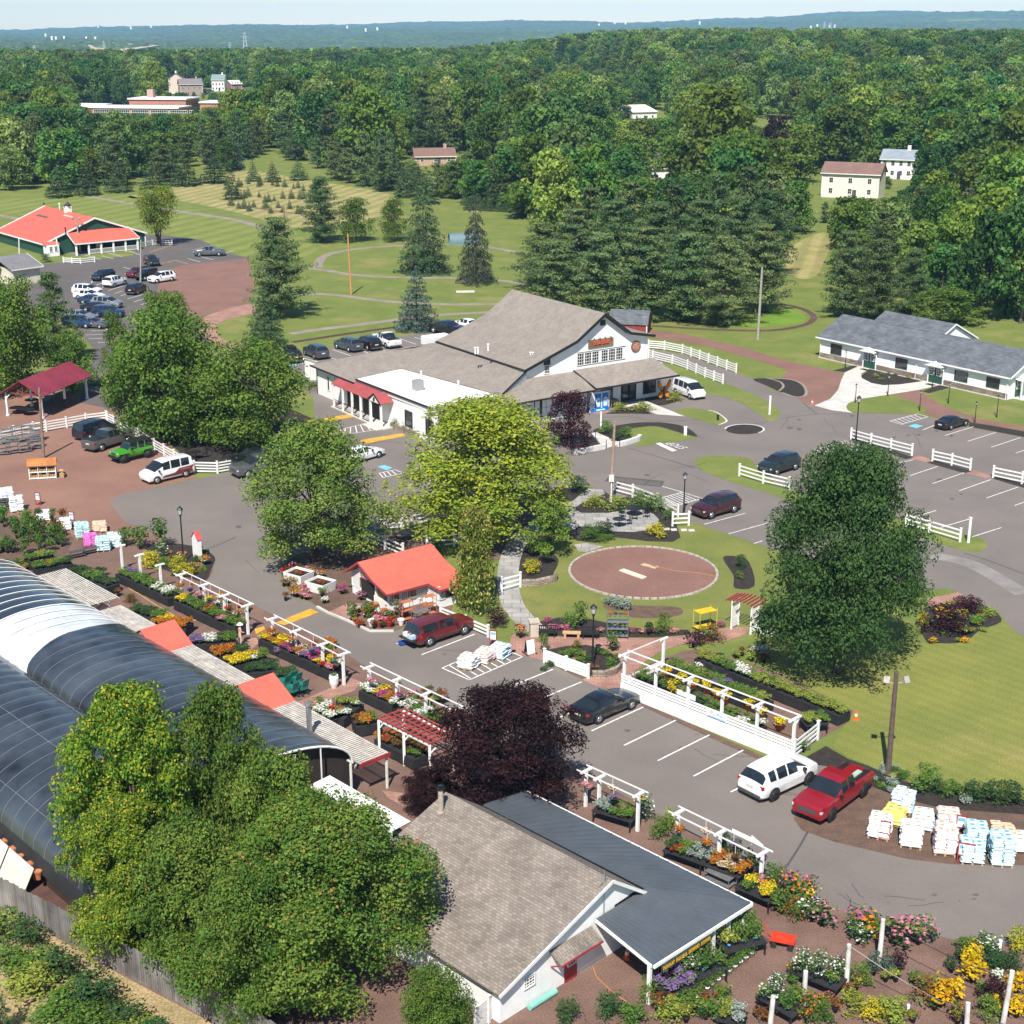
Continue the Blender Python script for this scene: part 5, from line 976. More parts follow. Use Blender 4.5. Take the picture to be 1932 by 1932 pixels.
b = MB(); b.box((4.85,-1.58,1.2),(1.0,.04,.8)); b.box((3.44,-.7,1.2),(.03,1.0,.8)); b.box((-.01,3.0,1.0),(.05,1.7,1.5)); obj('dark_opening',b,DARK,hu)
rf = MB(); roof_plane(rf,[(-.5,3.5,3.12),(6.3,3.5,3.12),(6.3,1.5,2.22),(-.5,1.5,2.22)],.06); roof_plane(rf,[(-.5,1.5,2.22),(6.3,1.5,2.22),(6.3,-.45,1.72),(-.5,-.45,1.72)],.06); roof_plane(rf,[(3.2,-.4,1.735),(6.5,-.4,1.735),(6.5,-2.0,1.66),(3.2,-2.0,1.66)],.06); roof_plane(rf,[(-.5,5.55,1.72),(6.3,5.55,1.72),(6.3,3.5,3.13),(-.5,3.5,3.13)],.06)
ribs(rf,(-.5,3.5,3.12),(6.3,3.5,3.12),(6.3,1.5,2.22),(-.5,1.5,2.22),30,.025,.03); ribs(rf,(-.5,1.5,2.22),(6.3,1.5,2.22),(6.3,-.45,1.72),(-.5,-.45,1.72),30,.025,.03); ribs(rf,(3.2,-.4,1.735),(6.5,-.4,1.735),(6.5,-2.0,1.66),(3.2,-2.0,1.66),15,.025,.03); obj('roof',rf,CORAL,hu)
b = MB(); MR = mat('dark_red_trim',(.32,.05,.06),.5,.2,3)
for p,q in (((-.55,-.5,1.66),(-.55,1.5,2.16)),((-.55,1.5,2.16),(-.55,3.5,3.06)),((-.55,3.5,3.06),(-.55,5.6,1.66)),((-.5,-.5,1.64),(3.2,-.5,1.64)),((3.15,-.5,1.64),(3.15,-2.05,1.6)),((3.2,-2.05,1.59),(6.5,-2.05,1.59))): b.beam(p,q,.05,.14)
b.tube([(-.06,2.1,1.6),(-.06,2.5,1.9),(-.06,3.0,1.7),(-.06,3.5,1.72),(-.06,3.9,2.05)],.05); obj('trim',b,MR,hu)

# --- maroon pavilion, wood shed, red barn shed, sign hut
V_ = Fr(GT(0,1,62,1205),-15.5); pv = thing('pavilion','open picnic pavilion with a maroon gable roof on white posts','pavilion',V_.O,V_.a)
for x,y in ((0,0),(4.4,0),(.1,4.6),(4.45,4.6),(.1,9.2),(4.5,9.2)):
    b = MB(); b.box((x,y,1.35),(.2,.2,2.7)); b.box((x,y,.08),(.34,.34,.16)); s = 1 if x < 2 else -1; b.beam((x,y,2.0),(x + .6 * s,y,2.65),.1); obj('post',b,WHITE,pv)
rf = MB(); roof_plane(rf,[(-.45,-.6,2.66),(2.2,-.6,4.25),(2.2,9.9,4.25),(-.45,9.9,2.66)],.08); roof_plane(rf,[(4.95,-.6,2.66),(2.2,-.6,4.26),(2.2,9.9,4.26),(4.95,9.9,2.66)],.08); ribs(rf,(2.2,-.6,4.26),(2.2,9.9,4.26),(4.95,9.9,2.66),(4.95,-.6,2.66),24,.03,.03); obj('roof',rf,MAROON,pv)
b = MB()
for y in (0,3.1,6.2,9.2): b.beam((-.2,y,2.62),(4.7,y,2.62),.1,.14); b.beam((2.2,y,2.62),(2.2,y,4.1),.08); b.beam((2.2,y,2.7),(1.1,y,3.4),.07); b.beam((2.2,y,2.7),(3.3,y,3.4),.07); b.beam((-.3,y,2.68),(2.2,y,4.13),.07,.12); b.beam((4.8,y,2.68),(2.2,y,4.13),.07,.12)
b.beam((-.05,-.3,2.55),(-.05,9.5,2.55),.1,.16); b.beam((4.5,-.3,2.55),(4.5,9.5,2.55),.1,.16); obj('truss',b,MAROON,pv)
D_ = Fr(GT(0,1,225,1690),12); ws = thing('firewood_shed','little white firewood shed with an orange shingled roof','shed',D_.O,D_.a); LN = 2.45
b = MB(); b.box((0,.45,.7),(.08,.9,1.4)); b.box((LN,.45,.7),(.08,.9,1.4)); b.box((LN / 2,.88,.7),(LN,.06,1.4)); b.box((LN / 2,.45,.1),(LN,.9,.08)); b.box((LN / 2,.45,.7),(LN,.88,.06))
for k in (1,2): b.box((LN * k / 3,.45,.7),(.06,.88,1.35))
b.box((LN / 2,.02,1.3),(LN,.06,.1)); obj('frame',b,WHITE,ws)
rf = MB(); roof_plane(rf,[(-.15,.5,2.0),(LN + .15,.5,2.0),(LN + .15,-.2,1.38),(-.15,-.2,1.38)],.07); roof_plane(rf,[(-.15,.5,2.0),(LN + .15,.5,2.0),(LN + .15,1.1,1.45),(-.15,1.1,1.45)],.07); obj('roof',rf,brick_mat('orange_shakes',(.55,.22,.07),(.44,.17,.06),(.25,.1,.04),1,.3,.16,.012,axes='XY'),ws)
b = MB(); rr = random.Random(1)
for i in range(3):
    for j in range(2):
        for k in range(9): x = LN * i / 3 + .12 + (k % 4) * .17 + rr.random() * .04; z = .18 + j * .6 + (k // 4) * .15; b.cyl((x,.08 + rr.random() * .06,z),(x,.8,z),.075,.075,6)
obj('firewood',b,mat('split_logs',(.48,.30,.15),.9,.4,5),ws)
fp = thing('log_pile','small heap of cut logs beside the orange roofed firewood shed','logs',D_.w(LN + .5,.3,0)); b = MB()
for k in range(14): z = .1 + .16 * (k // 3); b.cyl((rr.uniform(-.15,.15),-.35 + .3 * (k % 3),z),(rr.uniform(.2,.4),-.3 + .3 * (k % 3),z),.09,.09,7)
obj('logs',b,mat('split_logs',(.48,.3,.15)),fp)
X_ = Fr(GT(2,1,735,585),-14); rb = thing('red_shed','barn red shed with a grey gambrel roof behind the store','shed',X_.O,X_.a)
b = MB(); gp = [(0,0,0),(0,4,0),(0,4,1.5),(0,3.3,2.5),(0,2,3.05),(0,.7,2.5),(0,0,1.5)]; b.extr(gp,(5.3,0,0)); obj('wall',b,mat('barn_red',(.24,.035,.03),.7,.25,1),rb)
rf = MB(); rp = [(-.2,1.45),(.65,2.6),(2,3.18),(3.35,2.6),(4.2,1.45)]
for (y0,z0),(y1,z1) in zip(rp[:-1],rp[1:]): roof_plane(rf,[(-.2,y0,z0),(5.5,y0,z0),(5.5,y1,z1),(-.2,y1,z1)],.1)
obj('roof',rf,GREYSH,rb); b = MB(); b.box((5.31,0,.75),(.14,.14,1.5)); obj('corner_board',b,WHITE,rb)
sh = thing('kiosk_board','narrow white upright board with a little red gable roof by the lamp post','kiosk',GT(0,2,1480,350),R(-52)); b = MB(); b.extr([(-.55,0,.25),(.55,0,.25),(.55,0,1.75),(0,0,2.3),(-.55,0,1.75)],(0,.3,0)); b.box((-.45,.15,.12),(.12,.3,.25)); b.box((.45,.15,.12),(.12,.3,.25)); obj('board',b,WHITE,sh); b = MB(); roof_plane(b,[(-.62,-.08,1.72),(0,-.08,2.38),(0,.4,2.38),(-.62,.4,1.72)],.05); roof_plane(b,[(.62,-.08,1.72),(0,-.08,2.38),(0,.4,2.38),(.62,.4,1.72)],.05); obj('roof',b,mat('rose_red_roof',(.5,.09,.09),.5),sh)

# --- hoop greenhouses and their lath roofs
H_ = Fr(GT(0,2,200,1220,3),-47)
CLOTH = mat('black_shade_cloth',(.070,.084,.102),.33,.45,.24,fine=.3,fscale=60,spec=1.0,col2=(.007,.008,.010),coat=.3,world=False)  # pale blue noise patches in the black paint a sheen onto the cloth
POLY = mat('white_poly_film',(.66,.69,.72),.16,.25,.5,spec=.6,world=False); FILM = mat('dark_poly_film',(.03,.042,.058),.14,.4,.4,spec=.7,world=False)
def arch(y0,z0,y1,z1,rise,n=18):
    out = []
    for k in range(n + 1): a = math.pi * k / n; t = (1 - math.cos(a)) / 2; out.append((y0 + (y1 - y0) * t,z0 + (z1 - z0) * t + rise * math.sin(a) ** .9))
    return out
def hoop_skin(mb,x0,x1,prof,wob=0.0,seed=1,dx=.6,slant=0.0,slant1=0.0):
    rr = random.Random(seed); n = max(1,int((x1 - x0) / dx)); o = len(mb.v); m = len(prof)
    for i in range(n + 1):
        for j,(y,z) in enumerate(prof):
            s = slant * (1 - i / n) + slant1 * i / n; x = x0 + (x1 - x0) * i / n + s * (j / (m - 1)); sag = -.06 * abs(math.sin(math.pi * x / 1.22)) if wob else 0
            mb.v.append((x,y,z + (sag + rr.uniform(-wob,wob)) * (.3 + math.sin(math.pi * j / (m - 1)))))
    for i in range(n):
        for j in range(m - 1): a = o + i * m + j; mb.f.append((a,a + 1,a + m + 1,a + m)); mb.mi.append(0)
def hoop_ribs(nm,m,par,x0,x1,prof,step,r=.03):
    x = x0
    while x <= x1: mb = MB(); mb.tube([(x,y,z + .03) for y,z in prof],r,5); obj(nm,mb,m,par); x += step
pm = arch(0,2.75,8.85,2.1,1.85); h1 = thing('hoop_greenhouse','hoop greenhouse under black shade cloth with a bare shiny white stretch, beside the lath roofs','greenhouse',H_.O,H_.a)
b = MB(); hoop_skin(b,-20,-7.2,pm,.0,2,.6,0,.5); obj('plastic_film',b,FILM,h1,True); b = MB(); hoop_skin(b,-7.2,.3,[(y,z + .012) for y,z in pm],.01,3,.6,.5,-3.2); obj('white_film',b,POLY,h1,True)
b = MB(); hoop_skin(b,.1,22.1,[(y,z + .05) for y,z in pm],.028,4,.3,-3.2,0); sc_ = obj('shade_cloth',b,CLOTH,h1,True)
b = MB(); hoop_ribs('hoop',WHITE,h1,-19,-2.5,pm,1.22,.035); hoop_ribs('cord',mat('grey_cord',(.20,.21,.22),.8),h1,.8,21.8,[(y,z + .03) for y,z in pm],1.22,.012)
b = MB(); b.tube([(22.1,y,z + .02) for y,z in pm],.07,6)
for yy in (1.6,3.3,5.0,6.7): b.box((22.1,yy,2.0),(.06,.06,4.0 if 2 < yy < 6 else 3.7))
b.box((22.1,8.7,1.05),(.1,.1,2.1)); obj('end_frame',b,WHITE,h1)
b = MB(); b.poly([(21.6,y,z - .06) for y,z in pm] + [(21.6,8.85,0),(21.6,0,0)]); b.v = [(x,y,max(0,z)) for x,y,z in b.v]; obj('inner_shade_sheet',b,mat('painted_inner_shade',(.035,.026,.022),.9,.3,1),h1)  # flat dark sheet stands in for the shade inside the open arch
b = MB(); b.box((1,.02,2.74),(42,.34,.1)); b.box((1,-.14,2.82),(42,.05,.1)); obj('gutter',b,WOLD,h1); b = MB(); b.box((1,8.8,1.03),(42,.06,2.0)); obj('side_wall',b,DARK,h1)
b = MB(); b.beam((-20,8.87,2.12),(22,8.87,2.12),.16,.1); obj('side_plate',b,WOLD,h1)
pn = arch(-8.4,1.75,-.15,2.75,1.9); h2 = thing('hoop_greenhouse','hoop greenhouse wholly covered in black shade cloth, nearest the plank fence','greenhouse',H_.O,H_.a)
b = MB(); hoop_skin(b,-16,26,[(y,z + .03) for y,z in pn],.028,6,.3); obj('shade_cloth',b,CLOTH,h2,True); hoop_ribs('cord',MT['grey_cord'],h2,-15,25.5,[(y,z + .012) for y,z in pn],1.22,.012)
for j in (4,9,14): b = MB(); b.tube([(-16,pn[j][0],pn[j][1] + .05),(26,pn[j][0],pn[j][1] + .05)],.014,4); obj('cord',b,MT['grey_cord'],h2)
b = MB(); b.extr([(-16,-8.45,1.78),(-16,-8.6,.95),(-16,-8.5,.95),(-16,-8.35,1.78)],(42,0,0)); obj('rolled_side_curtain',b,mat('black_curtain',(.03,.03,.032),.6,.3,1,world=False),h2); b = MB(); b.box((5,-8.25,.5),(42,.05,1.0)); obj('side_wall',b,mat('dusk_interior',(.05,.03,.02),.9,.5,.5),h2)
b = MB(); q = H_.L(0,3,330,325,2.4); b.cyl((q.x,q.y,2.0),(q.x + .02,q.y - .1,2.5),.3,.3,16); obj('fan_port',b,WHITE,h2)
for k in range(5):
    x = 6.0 + k * 2.9; lb = MB(); lb.box((0,-.3,.7),(2.75,.03,1.55),0,0,(R(-30),0,0)); o = obj('board',lb,mat('pale_board',(.66,.60,.50),.8,.15,1),None); o.location = H_.w(x,-9.0,0); o.rotation_euler = (0,0,H_.a); tag(o,'pale board leaning in the row along the dark greenhouse side','board','boards leaning on the greenhouse side')
rr = random.Random(3)
for k in range(26):
    tb = MB(); tb.lathe([(.13,0),(.17,.35),(.2,.4),(.2,.48),(.16,.48)],(0,0,0),10); o = obj('terracotta_pot',tb,mat('terracotta',(.46,.17,.07),.85,.25,3)); o.location = H_.w(6.5 + k * .5,-8.65 + rr.uniform(-.08,.08),.42 + .28 * (k % 2)); tag(o,'terracotta pot in the stack behind the leaning pale boards','pot','terracotta pots behind the leaning boards')
LATH = mat('weathered_lath',(.56,.52,.47),.85,.3,2,fine=.15)
def lath(name,label,x0,x1,y0,y1,z,n,across=True,posts=True,slope=0.0,w_=.07):
    r = thing(name,label,'lath roof',H_.O,H_.a); b = MB()
    if across:
        for k in range(n): x = x0 + (x1 - x0) * (k + .5) / n; b.beam((x,y0,z + .06 + slope),(x,y1,z + .06),w_,.025)
    else:
        for k in range(n): y = y0 + (y1 - y0) * (k + .5) / n; b.beam((x0,y,z + .06),(x1,y,z + .06),w_,.025)
    obj('laths',b,LATH,r); b = MB()
    for y,s in ((y0 + .05,slope),((y0 + y1) / 2,slope / 2),(y1 - .05,0)): b.beam((x0,y,z + s),(x1,y,z + s),.07,.1)
    for k in range(int((x1 - x0) / 2.4) + 1): x = min(x1 - .05,x0 + .05 + k * 2.4); b.beam((x,y0,z - .05 + slope),(x,y1,z - .05),.06,.1)
    obj('frame',b,LATH,r)
    for k in range(int((x1 - x0) / 3.2) + 1): b = MB(); b.box((min(x1 - .1,x0 + .1 + k * 3.2),y1 - .1,z / 2),(.11,.11,z)); obj('post',b,WOLD,r)
    return r
lath('lath_house','wide slatted shade roof over the plant tables at the far end of the greenhouse',-16.3,-8.2,7.7,11.0,2.75,17,False,w_=.105); b = MB()
lath('lath_roof','slatted white roof strip left of the first small red gable',-8.0,-2.5,8.9,10.9,2.25,27,w_=.125); lath('lath_roof','slatted white roof strip between the two small red gables',1.7,9.2,8.9,10.9,2.25,36,w_=.125); lt = lath('lath_roof','slatted white roof strip ending in a red board by the open greenhouse end',13.2,22.8,8.9,10.9,2.25,46,w_=.125)
b = MB(); b.beam((22.85,8.8,2.2),(22.85,11,2.2),.06,.22); obj('end_board',b,REDPAINT,lt)
for nm,x in (('first',-.5),('second',11.3)):
    r = thing('entry_gable','small coral red gable roof over the %s greenhouse entry' % ('far' if nm == 'first' else 'near'),'roof',H_.O,H_.a); b = MB()
    roof_plane(b,[(x,8.3,3.45),(x,10.9,3.45),(x + 2.3,10.9,2.3),(x + 2.3,8.3,2.3)],.05); roof_plane(b,[(x,8.3,3.455),(x,10.9,3.455),(x - 2.0,10.9,2.3),(x - 2.0,8.3,2.3)],.05); ribs(b,(x,8.3,3.45),(x,10.9,3.45),(x + 2.3,10.9,2.3),(x + 2.3,8.3,2.3),9,.03,.03); obj('roof',b,CORAL,r)
    b = MB(); b.extr([(x - 1.9,8.42,2.25),(x + 2.2,8.42,2.25),(x,8.42,3.36)],(0,.05,0)); b.extr([(x - 1.9,10.8,2.25),(x + 2.2,10.8,2.25),(x,10.8,3.36)],(0,.05,0)); obj('gable_wall',b,mat('grey_ply',(.30,.29,.28),.85,.3,3),r)
    for s in (-1.8,2.1): b = MB(); b.box((x + s,10.75,1.12),(.12,.12,2.25)); obj('post',b,WHITE,r)
b = MB(); fl_ = thing('flue_pipe','tall steel flue pipe at the edge of the near lath roof','flue',H_.w(17.9,8.9,0)); b.cyl((0,0,0),(0,0,4.2),.16,.16,12); obj('pipe',b,CHROME,fl_); b = MB(); b.cyl((0,0,4.2),(0,0,4.35),.22,.2,12); obj('cap',b,CHROME,fl_)
# white walkway roof from the greenhouse end to the shingled building
wk = thing('walkway_roof','long white corrugated walkway roof between the greenhouse and the tan gable','roof',H_.O,H_.a); A = H_.l(GT(1,3,560,58,2.2)); Bq = H_.l(GT(1,3,1165,402,2.0)); b = MB(); wv = Vector((0,-1.5,-.1)); roof_plane(b,[A,Bq,Bq + wv,A + wv],.05); ribs(b,A,Bq,Bq + wv,A + wv,40,.05,.02); obj('roof',b,WHITE,wk)
for k in range(5): p = A.lerp(Bq,k / 4); b = MB(); b.box((p.x,p.y - 1.3,p.z / 2 - .05),(.1,.1,p.z - .1)); obj('post',b,WHITE,wk)
# ---------------------------------------------------------------- fences, posts, lamps, poles
def rail_fence(label,pts,h=1.15,n=4,step=2.4,name='rail_fence',m=None,rail=.13,group='white rail fences'):
    """posts and rails along a line of ground points; every post and every length of rail is a part"""
    m = m or WHITE; P = [p if isinstance(p,Vector) else G(*p) for p in pts]; o = P[0]; r = thing(name,label,'fence',o,0,group)
    for i,(a,b) in enumerate(zip(P[:-1],P[1:])):
        L_ = (b - a).length; k = max(1,round(L_ / step)); a0 = a - o; b0 = b - o; d = (b - a).normalized()
        for j in range(k + (1 if i == len(P) - 2 else 0)):
            p = a0.lerp(b0,j / k); mb = MB(); mb.box((p.x,p.y,(h + .1) / 2),(.15,.15,h + .1),math.atan2(d.y,d.x)); mb.box((p.x,p.y,h + .12),(.2,.2,.04),math.atan2(d.y,d.x)); obj('post',mb,m,r)
        for q in range(n): z = h * (q + .75) / n; mb = MB(); mb.beam(a0 + Vector((0,0,z)),b0 + Vector((0,0,z)),.045,rail); obj('rail',mb,m,r)
    return r
RF = lambda label,c,r,pts,**k: rail_fence(label,TL(c,r,pts),**k)
RF('white rail fence along the far side of the dirt parking yard',0,1,[(-40,1395),(255,1338),(350,1325),(505,1298),(650,1272),(805,1252)])
RF('white rail fence running down past the noses of the parked pickup and green car',0,1,[(812,1258),(915,1310),(1045,1382),(1165,1466),(1315,1552),(1462,1636)])
RF('white rail fence curving from the white van toward the trees',0,1,[(1470,1638),(1642,1642),(1795,1616),(1950,1584),(2120,1556)])
RF('white rail fence leading down to the back of the red roofed hut',1,2,[(820,215),(975,285),(1110,345)],n=3)
RF('white rail fence right behind the red roofed hut',1,2,[(1290,285),(1495,262),(1590,235)],n=3)
RF('white rail fence in the shade between the seating yard and the road',1,2,[(900,150),(1100,132),(1410,60),(1560,55)],n=3,step=5)
RF('low white rail fence in front of the red pickup',1,2,[(1395,800),(1580,872),(1752,946)],h=.85,n=3)
RF('short white rail fence end by the flagstone path',2,2,[(-80,605),(62,568)],n=3)
RF('white rail fence running from the brown utility pole to the terrace shrubs',2,1,[(752,1780),(910,1822),(1095,1892),(1250,1975)],n=3)
RF('short white rail fence panel by the stepping stones',2,2,[(1210,108),(1332,102)],h=1.2,n=3)
RF('long upper white fence of the ramp beside the store',2,1,[(1030,700),(1150,710),(1285,737),(1415,782),(1548,832),(1690,885)])
RF('lower white fence of the ramp beside the store',2,1,[(1030,772),(1062,782),(1208,817),(1322,857),(1455,917),(1590,967)])
RF('white fence panel behind the lamp post in the right car park',3,1,[(625,1385),(775,1427),(925,1467),(1085,1507)],n=3)
RF('middle white fence panel in the right car park divider',3,1,[(1240,1550),(1385,1582),(1525,1620)],n=3)
RF('white fence panel cut by the right edge',3,1,[(1698,1676),(1915,1722),(2060,1752)],n=3)
RF('white fence panel in front of the dark blue car',2,1,[(1715,1662),(1895,1718),(2090,1764)],n=3)
RF('white fence panel ending by the white post right of the big oak',3,2,[(1040,110),(1215,158),(1448,228)],n=3)
RF('white fence around the many stemmed tree by the green barn',0,0,[(1050,1872),(1150,1850),(1300,1852)],n=3,h=1.0); RF('white fence in front of the green barn entry',0,1,[(480,52),(610,60),(715,48)],n=3,h=1.0)
# banner boards by the brick walk
r = rail_fence('low white board fence with a small teal sign by the brick walk',TL(2,2,[(245,1138),(575,1258)]),h=.95,n=4,step=1.6,rail=.2,name='board_fence')
a,b = GT(2,2,480,1215),GT(2,2,575,1252); d = (b - a).normalized(); sgn = thing('teal_sign','small teal sign with white lettering on the low board fence','sign',a.lerp(b,.45),math.atan2(d.y,d.x)); mb = MB(); mb.box((0,-.11,.62),(.62,.03,.52)); obj('board',mb,mat('teal_paint',(.0,.36,.30),.6),sgn)
mb = MB()
for x,z,w in ((0,.8,.44),(0,.62,.1),(0,.45,.42)): mb.box((x,-.13,z),(w,.012,.1))
obj('lettering',mb,WHITE,sgn)
# grey plank fence at the bottom left
P = [G(*q) for q in ((-40,1690),(20,1719),(72,1748),(125,1776),(225,1834),(300,1872),(385,1919),(480,1970),(560,2020))]; pf = thing('plank_fence','weathered grey plank fence in front of the greenhouses','fence',P[0]); rr = random.Random(6); mb = MB(); ms = MB()
for a,b in zip(P[:-1],P[1:]):
    n = int((b - a).length / .15); d = (b - a).normalized()
    for k in range(n): p = a.lerp(b,(k + .5) / n) - P[0]; hh = 1.75 + rr.uniform(-.05,.06); mb.box((p.x,p.y,hh / 2),(.135,.025,hh),math.atan2(d.y,d.x) + rr.uniform(-.03,.03))
    for z in (.5,1.35): ms.beam(a - P[0] + Vector((0,.04,z)),b - P[0] + Vector((0,.04,z)),.05,.09)
obj('planks',mb,brick_mat('weathered_planks',(.27,.25,.24),(.16,.145,.135),(.12,.11,.10),1,.15,3.0,.004,axes='XZ',var=.5,world=True),pf); obj('stringer',ms,TIMBER,pf)
P = [GT(1,3,*q) for q in ((1655,2010),(1850,1835))]; rail_fence('white picket fence at the corner of the shingled building',P,1.3,9,1.2,'picket_fence',WOLD,.12)
P = [GT(1,3,*q) for q in ((1290,1490),(1480,1625),(1650,1705))]; rail_fence('greyed white board fence in the maple shade beside the tan roof',P,1.4,9,1.6,'board_fence',WOLD,.13)
# lamp posts
def lamp(label,b,top,group=None,white=False):
    p = G(*b); h = hgt((p.x,p.y),top[1]); r = thing('lamp_post',label,'lamp post',p,0,group); m = BLACK; k = min(1,h / 4.5)
    mb = MB(); mb.lathe([(.17 * k,0),(.17 * k,.12),(.11 * k,.25),(.10 * k,.7),(.075 * k,.75)],n=10); obj('base',mb,m,r)
    mb = MB(); mb.cyl((0,0,.7),(0,0,h - .75 * k - .1),.062 * k + .01,.045 * k + .01,8); mb.cyl((0,0,h - .85 * k - .1),(0,0,h - .72 * k),.05 * k,.14 * k,8); obj('pole',mb,WHITE if white else m,r)
    mb = MB(); mb.lathe([(.12 * k,h - .72 * k),(.24 * k,h - .32 * k)],n=6); ln = obj('lantern',mb,mat('frosted_lamp_glass',(.5,.52,.52),.2,.1,4),r); mb = MB(); mb.lathe([(.27 * k,h - .32 * k),(.17 * k,h - .16 * k),(.05 * k,h - .08 * k),(.02,h)],n=6); obj('lantern_cap',mb,m,ln); return r
lamp('tall black lamp post by the white kiosk board',T(0,2,1387,380),T(0,1,1370,1885)); lamp('tall black lamp post behind the low board fence with a pale lantern',T(2,2,608,1158),T(2,2,620,690)); lamp('tall black lamp post beside the maroon car',T(2,2,1295,18),T(2,1,1312,1630)); lamp('tall black lamp post at the white fence panel before the office',T(3,1,662,1412),T(3,1,687,1050))
for c,r,x,y,t,l in ((3,1,582,845,705,'by the left end of the office'),(3,1,658,1107,960,'on the grass by the concrete walk'),(3,1,903,1056,895,'in front of the curved mulch bed'),(3,1,1240,996,868,'at the right dark green double door'),(3,1,1143,1170,1010,'where the brick path meets the car park'),(3,1,1360,1112,950,'on the lawn before the office windows'),(3,1,1560,1257,1095,'beside the black hatchback'),(3,1,1725,1217,1048,'on the lawn nearest the office corner')):
    lamp('slim black lantern post ' + l,T(c,r,x,y),T(c,r,x,t),'slim lantern posts at the office')
def post(label,b,t,w=.14,m=None,name='white_post',cat='post',group=None,cap=None):
    p = G(*b); h = hgt((p.x,p.y),t[1]); mb = MB(); mb.box((0,0,h / 2),(w,w,h)); mb.box((0,0,h + .03),(w * 1.25,w * 1.25,.06)); o = obj(name,mb,m or WHITE); o.location = p; return tag(o,label,cat,group)
post('white post at the purple tree by the store walk',T(2,1,670,1305),T(2,1,673,1180),.16); post('short white bollard at the tip of the store lawn',T(2,1,1307,1352),T(2,1,1307,1292),.3,name='bollard'); post('small black bollard on the round grass island',T(2,1,1553,1240),T(2,1,1553,1202),.22,BLACK,'bollard'); post('white post in the grass at the ramp end',T(3,1,10,1197),T(3,1,28,1060),.2); post('tall white post on the grass island right of the oak',T(3,2,1510,232),T(3,2,1523,45),.2)
def pole(label,b,t,r0=.16,m=None,arm=None,name='utility_pole',group=None):
    p = G(*b); h = hgt((p.x,p.y),t[1]); q = proj((p.x,p.y,h)); lean = (t[0] - q[0]) * q[2] / F; r = thing(name,label,'pole',p,0,group); mb = MB(); mb.cyl((0,0,-.1),(lean,0,h),r0,r0 * .72,10); obj('shaft',mb,m or TIMBER,r)
    if arm == 'flood':
        for s in (-1,1): mb = MB(); mb.cyl((lean,0,h - .75),(lean + s * .55,-.1,h - .6),.035); mb.box((lean + s * .55,-.15,h - .45),(.34,.22,.4),0,0,(R(-35),0,R(20 * s))); obj('floodlight',mb,mat('old_aluminium',(.35,.31,.29),.6,.3,4),r)
    if arm == 'lamps':
        for s in (-1,1): mb = MB(); mb.cyl((lean,0,h - .4),(lean + s * .7,-.2,h),.04); mb.lathe([(.1,0),(.3,.15),(.3,.35),(.12,.45)],(lean + s * .7,-.2,h),8); obj('floodlight',mb,mat('old_aluminium',(.35,.31,.29)),r)
    if arm == 'box': mb = MB(); mb.box((.02,-.2,1.25),(.12,.12,2.5)); mb.box((0,-.25,2.3),(.45,.22,.6)); obj('meter_box',mb,WOLD,r)
    if arm == 'cross': mb = MB(); mb.beam((lean - .7,0,h - .25),(lean + .7,0,h - .25),.09,.11); obj('crossarm',mb,TIMBER,r)
    return r
NEWP = mat('new_orange_pole',(.50,.24,.09),.9,.2,3,fine=.2); GREYP = mat('grey_pole',(.33,.31,.28),.9,.25,3,fine=.2)
pole('brown utility pole beside the orange roofed firewood shed',T(0,1,330,1525),T(0,1,295,995)); pole('orange brown utility pole on the lawn by the dark spruce',T(1,1,720,290),T(1,0,692,1765),.17,NEWP); pole('pale utility pole with a white meter box in the terrace mulch',T(2,1,745,1852),T(2,1,775,1250),.16,mat('pale_pole',(.34,.25,.19),.9,.3,3,fine=.2),'box'); pole('dark brown pole with two floodlights on the mown lawn',T(3,3,905,38),T(3,2,970,1205),.17,mat('dark_pole',(.12,.08,.07),.9,.3,3,fine=.2),'flood'); pole('grey utility pole on the grass behind the store ramp',T(2,1,1855,632),T(2,1,1888,85),.2,GREYP)
pole('wooden pole with two lamps in front of the green barn porch',T(0,0,608,1908),T(0,0,575,1655),.16,GREYP,'lamps'); pole('grey pole behind the white car in the left car park',T(0,1,1060,198),T(0,0,1063,1810),.15,GREYP); pole('dark pole by the lone black car in the left car park',T(0,1,1122,352),T(0,1,1110,212),.15); pole('white pole beside the cream shed',T(0,1,150,120),T(0,0,142,1795),.13,WOLD); pole('short brown pole in the dry meadow',T(1,0,213,1642),T(1,0,210,1552),.2)
WP = mat('chipped_white_pole',(.66,.63,.60),.85,.35,1.5,fine=.2)
tops = []
for x0,y0,x1,y1,l in ((870,1142,835,1482,'between the two rose displays'),(613,1332,588,1668,'beside the white rose bench'),(285,1532,268,1790,'by the orange bronze shrub'),(40,1720,12,1975,'at the left of the bottom bench'),(1845,1532,1768,1955,'at the right among the yellow shrubs'),(1510,1772,1498,1990,'by the small bronze shrub at the bottom')):
    p = GT(3,3,x1,y1); h = hgt((p.x,p.y),T(3,3,x0,y0)[1]); q = proj((p.x,p.y,h)); ln = (T(3,3,x0,y0)[0] - q[0]) * q[2] / F; mb = MB(); mb.cyl((0,0,-.05),(ln,0,h),.12,.105,10); o = obj('white_pole',mb,WP); o.location = p; tag(o,'stout white pole ' + l,'pole','white poles of the nursery yard'); tops.append(p + Vector((ln,0,h - .06)))
for i,j in ((0,4),(1,5),(2,1)):
    a,b = tops[i],tops[j]; e = (b - a) * (1.4 if i < 2 else 1); mb = MB(); L_ = [e * (k / 8) + Vector((0,0,-.5 * math.sin(math.pi * k / 8))) for k in range(9)]; mb.tube(L_,.022,4); o = obj('cable',mb,BLACK); o.location = a; tag(o,('black cable strung from the pole by the rose displays','black cable strung from the pole by the white rose bench','black cable between the two left white poles')[(0,1,2)[(i)]],'cable')
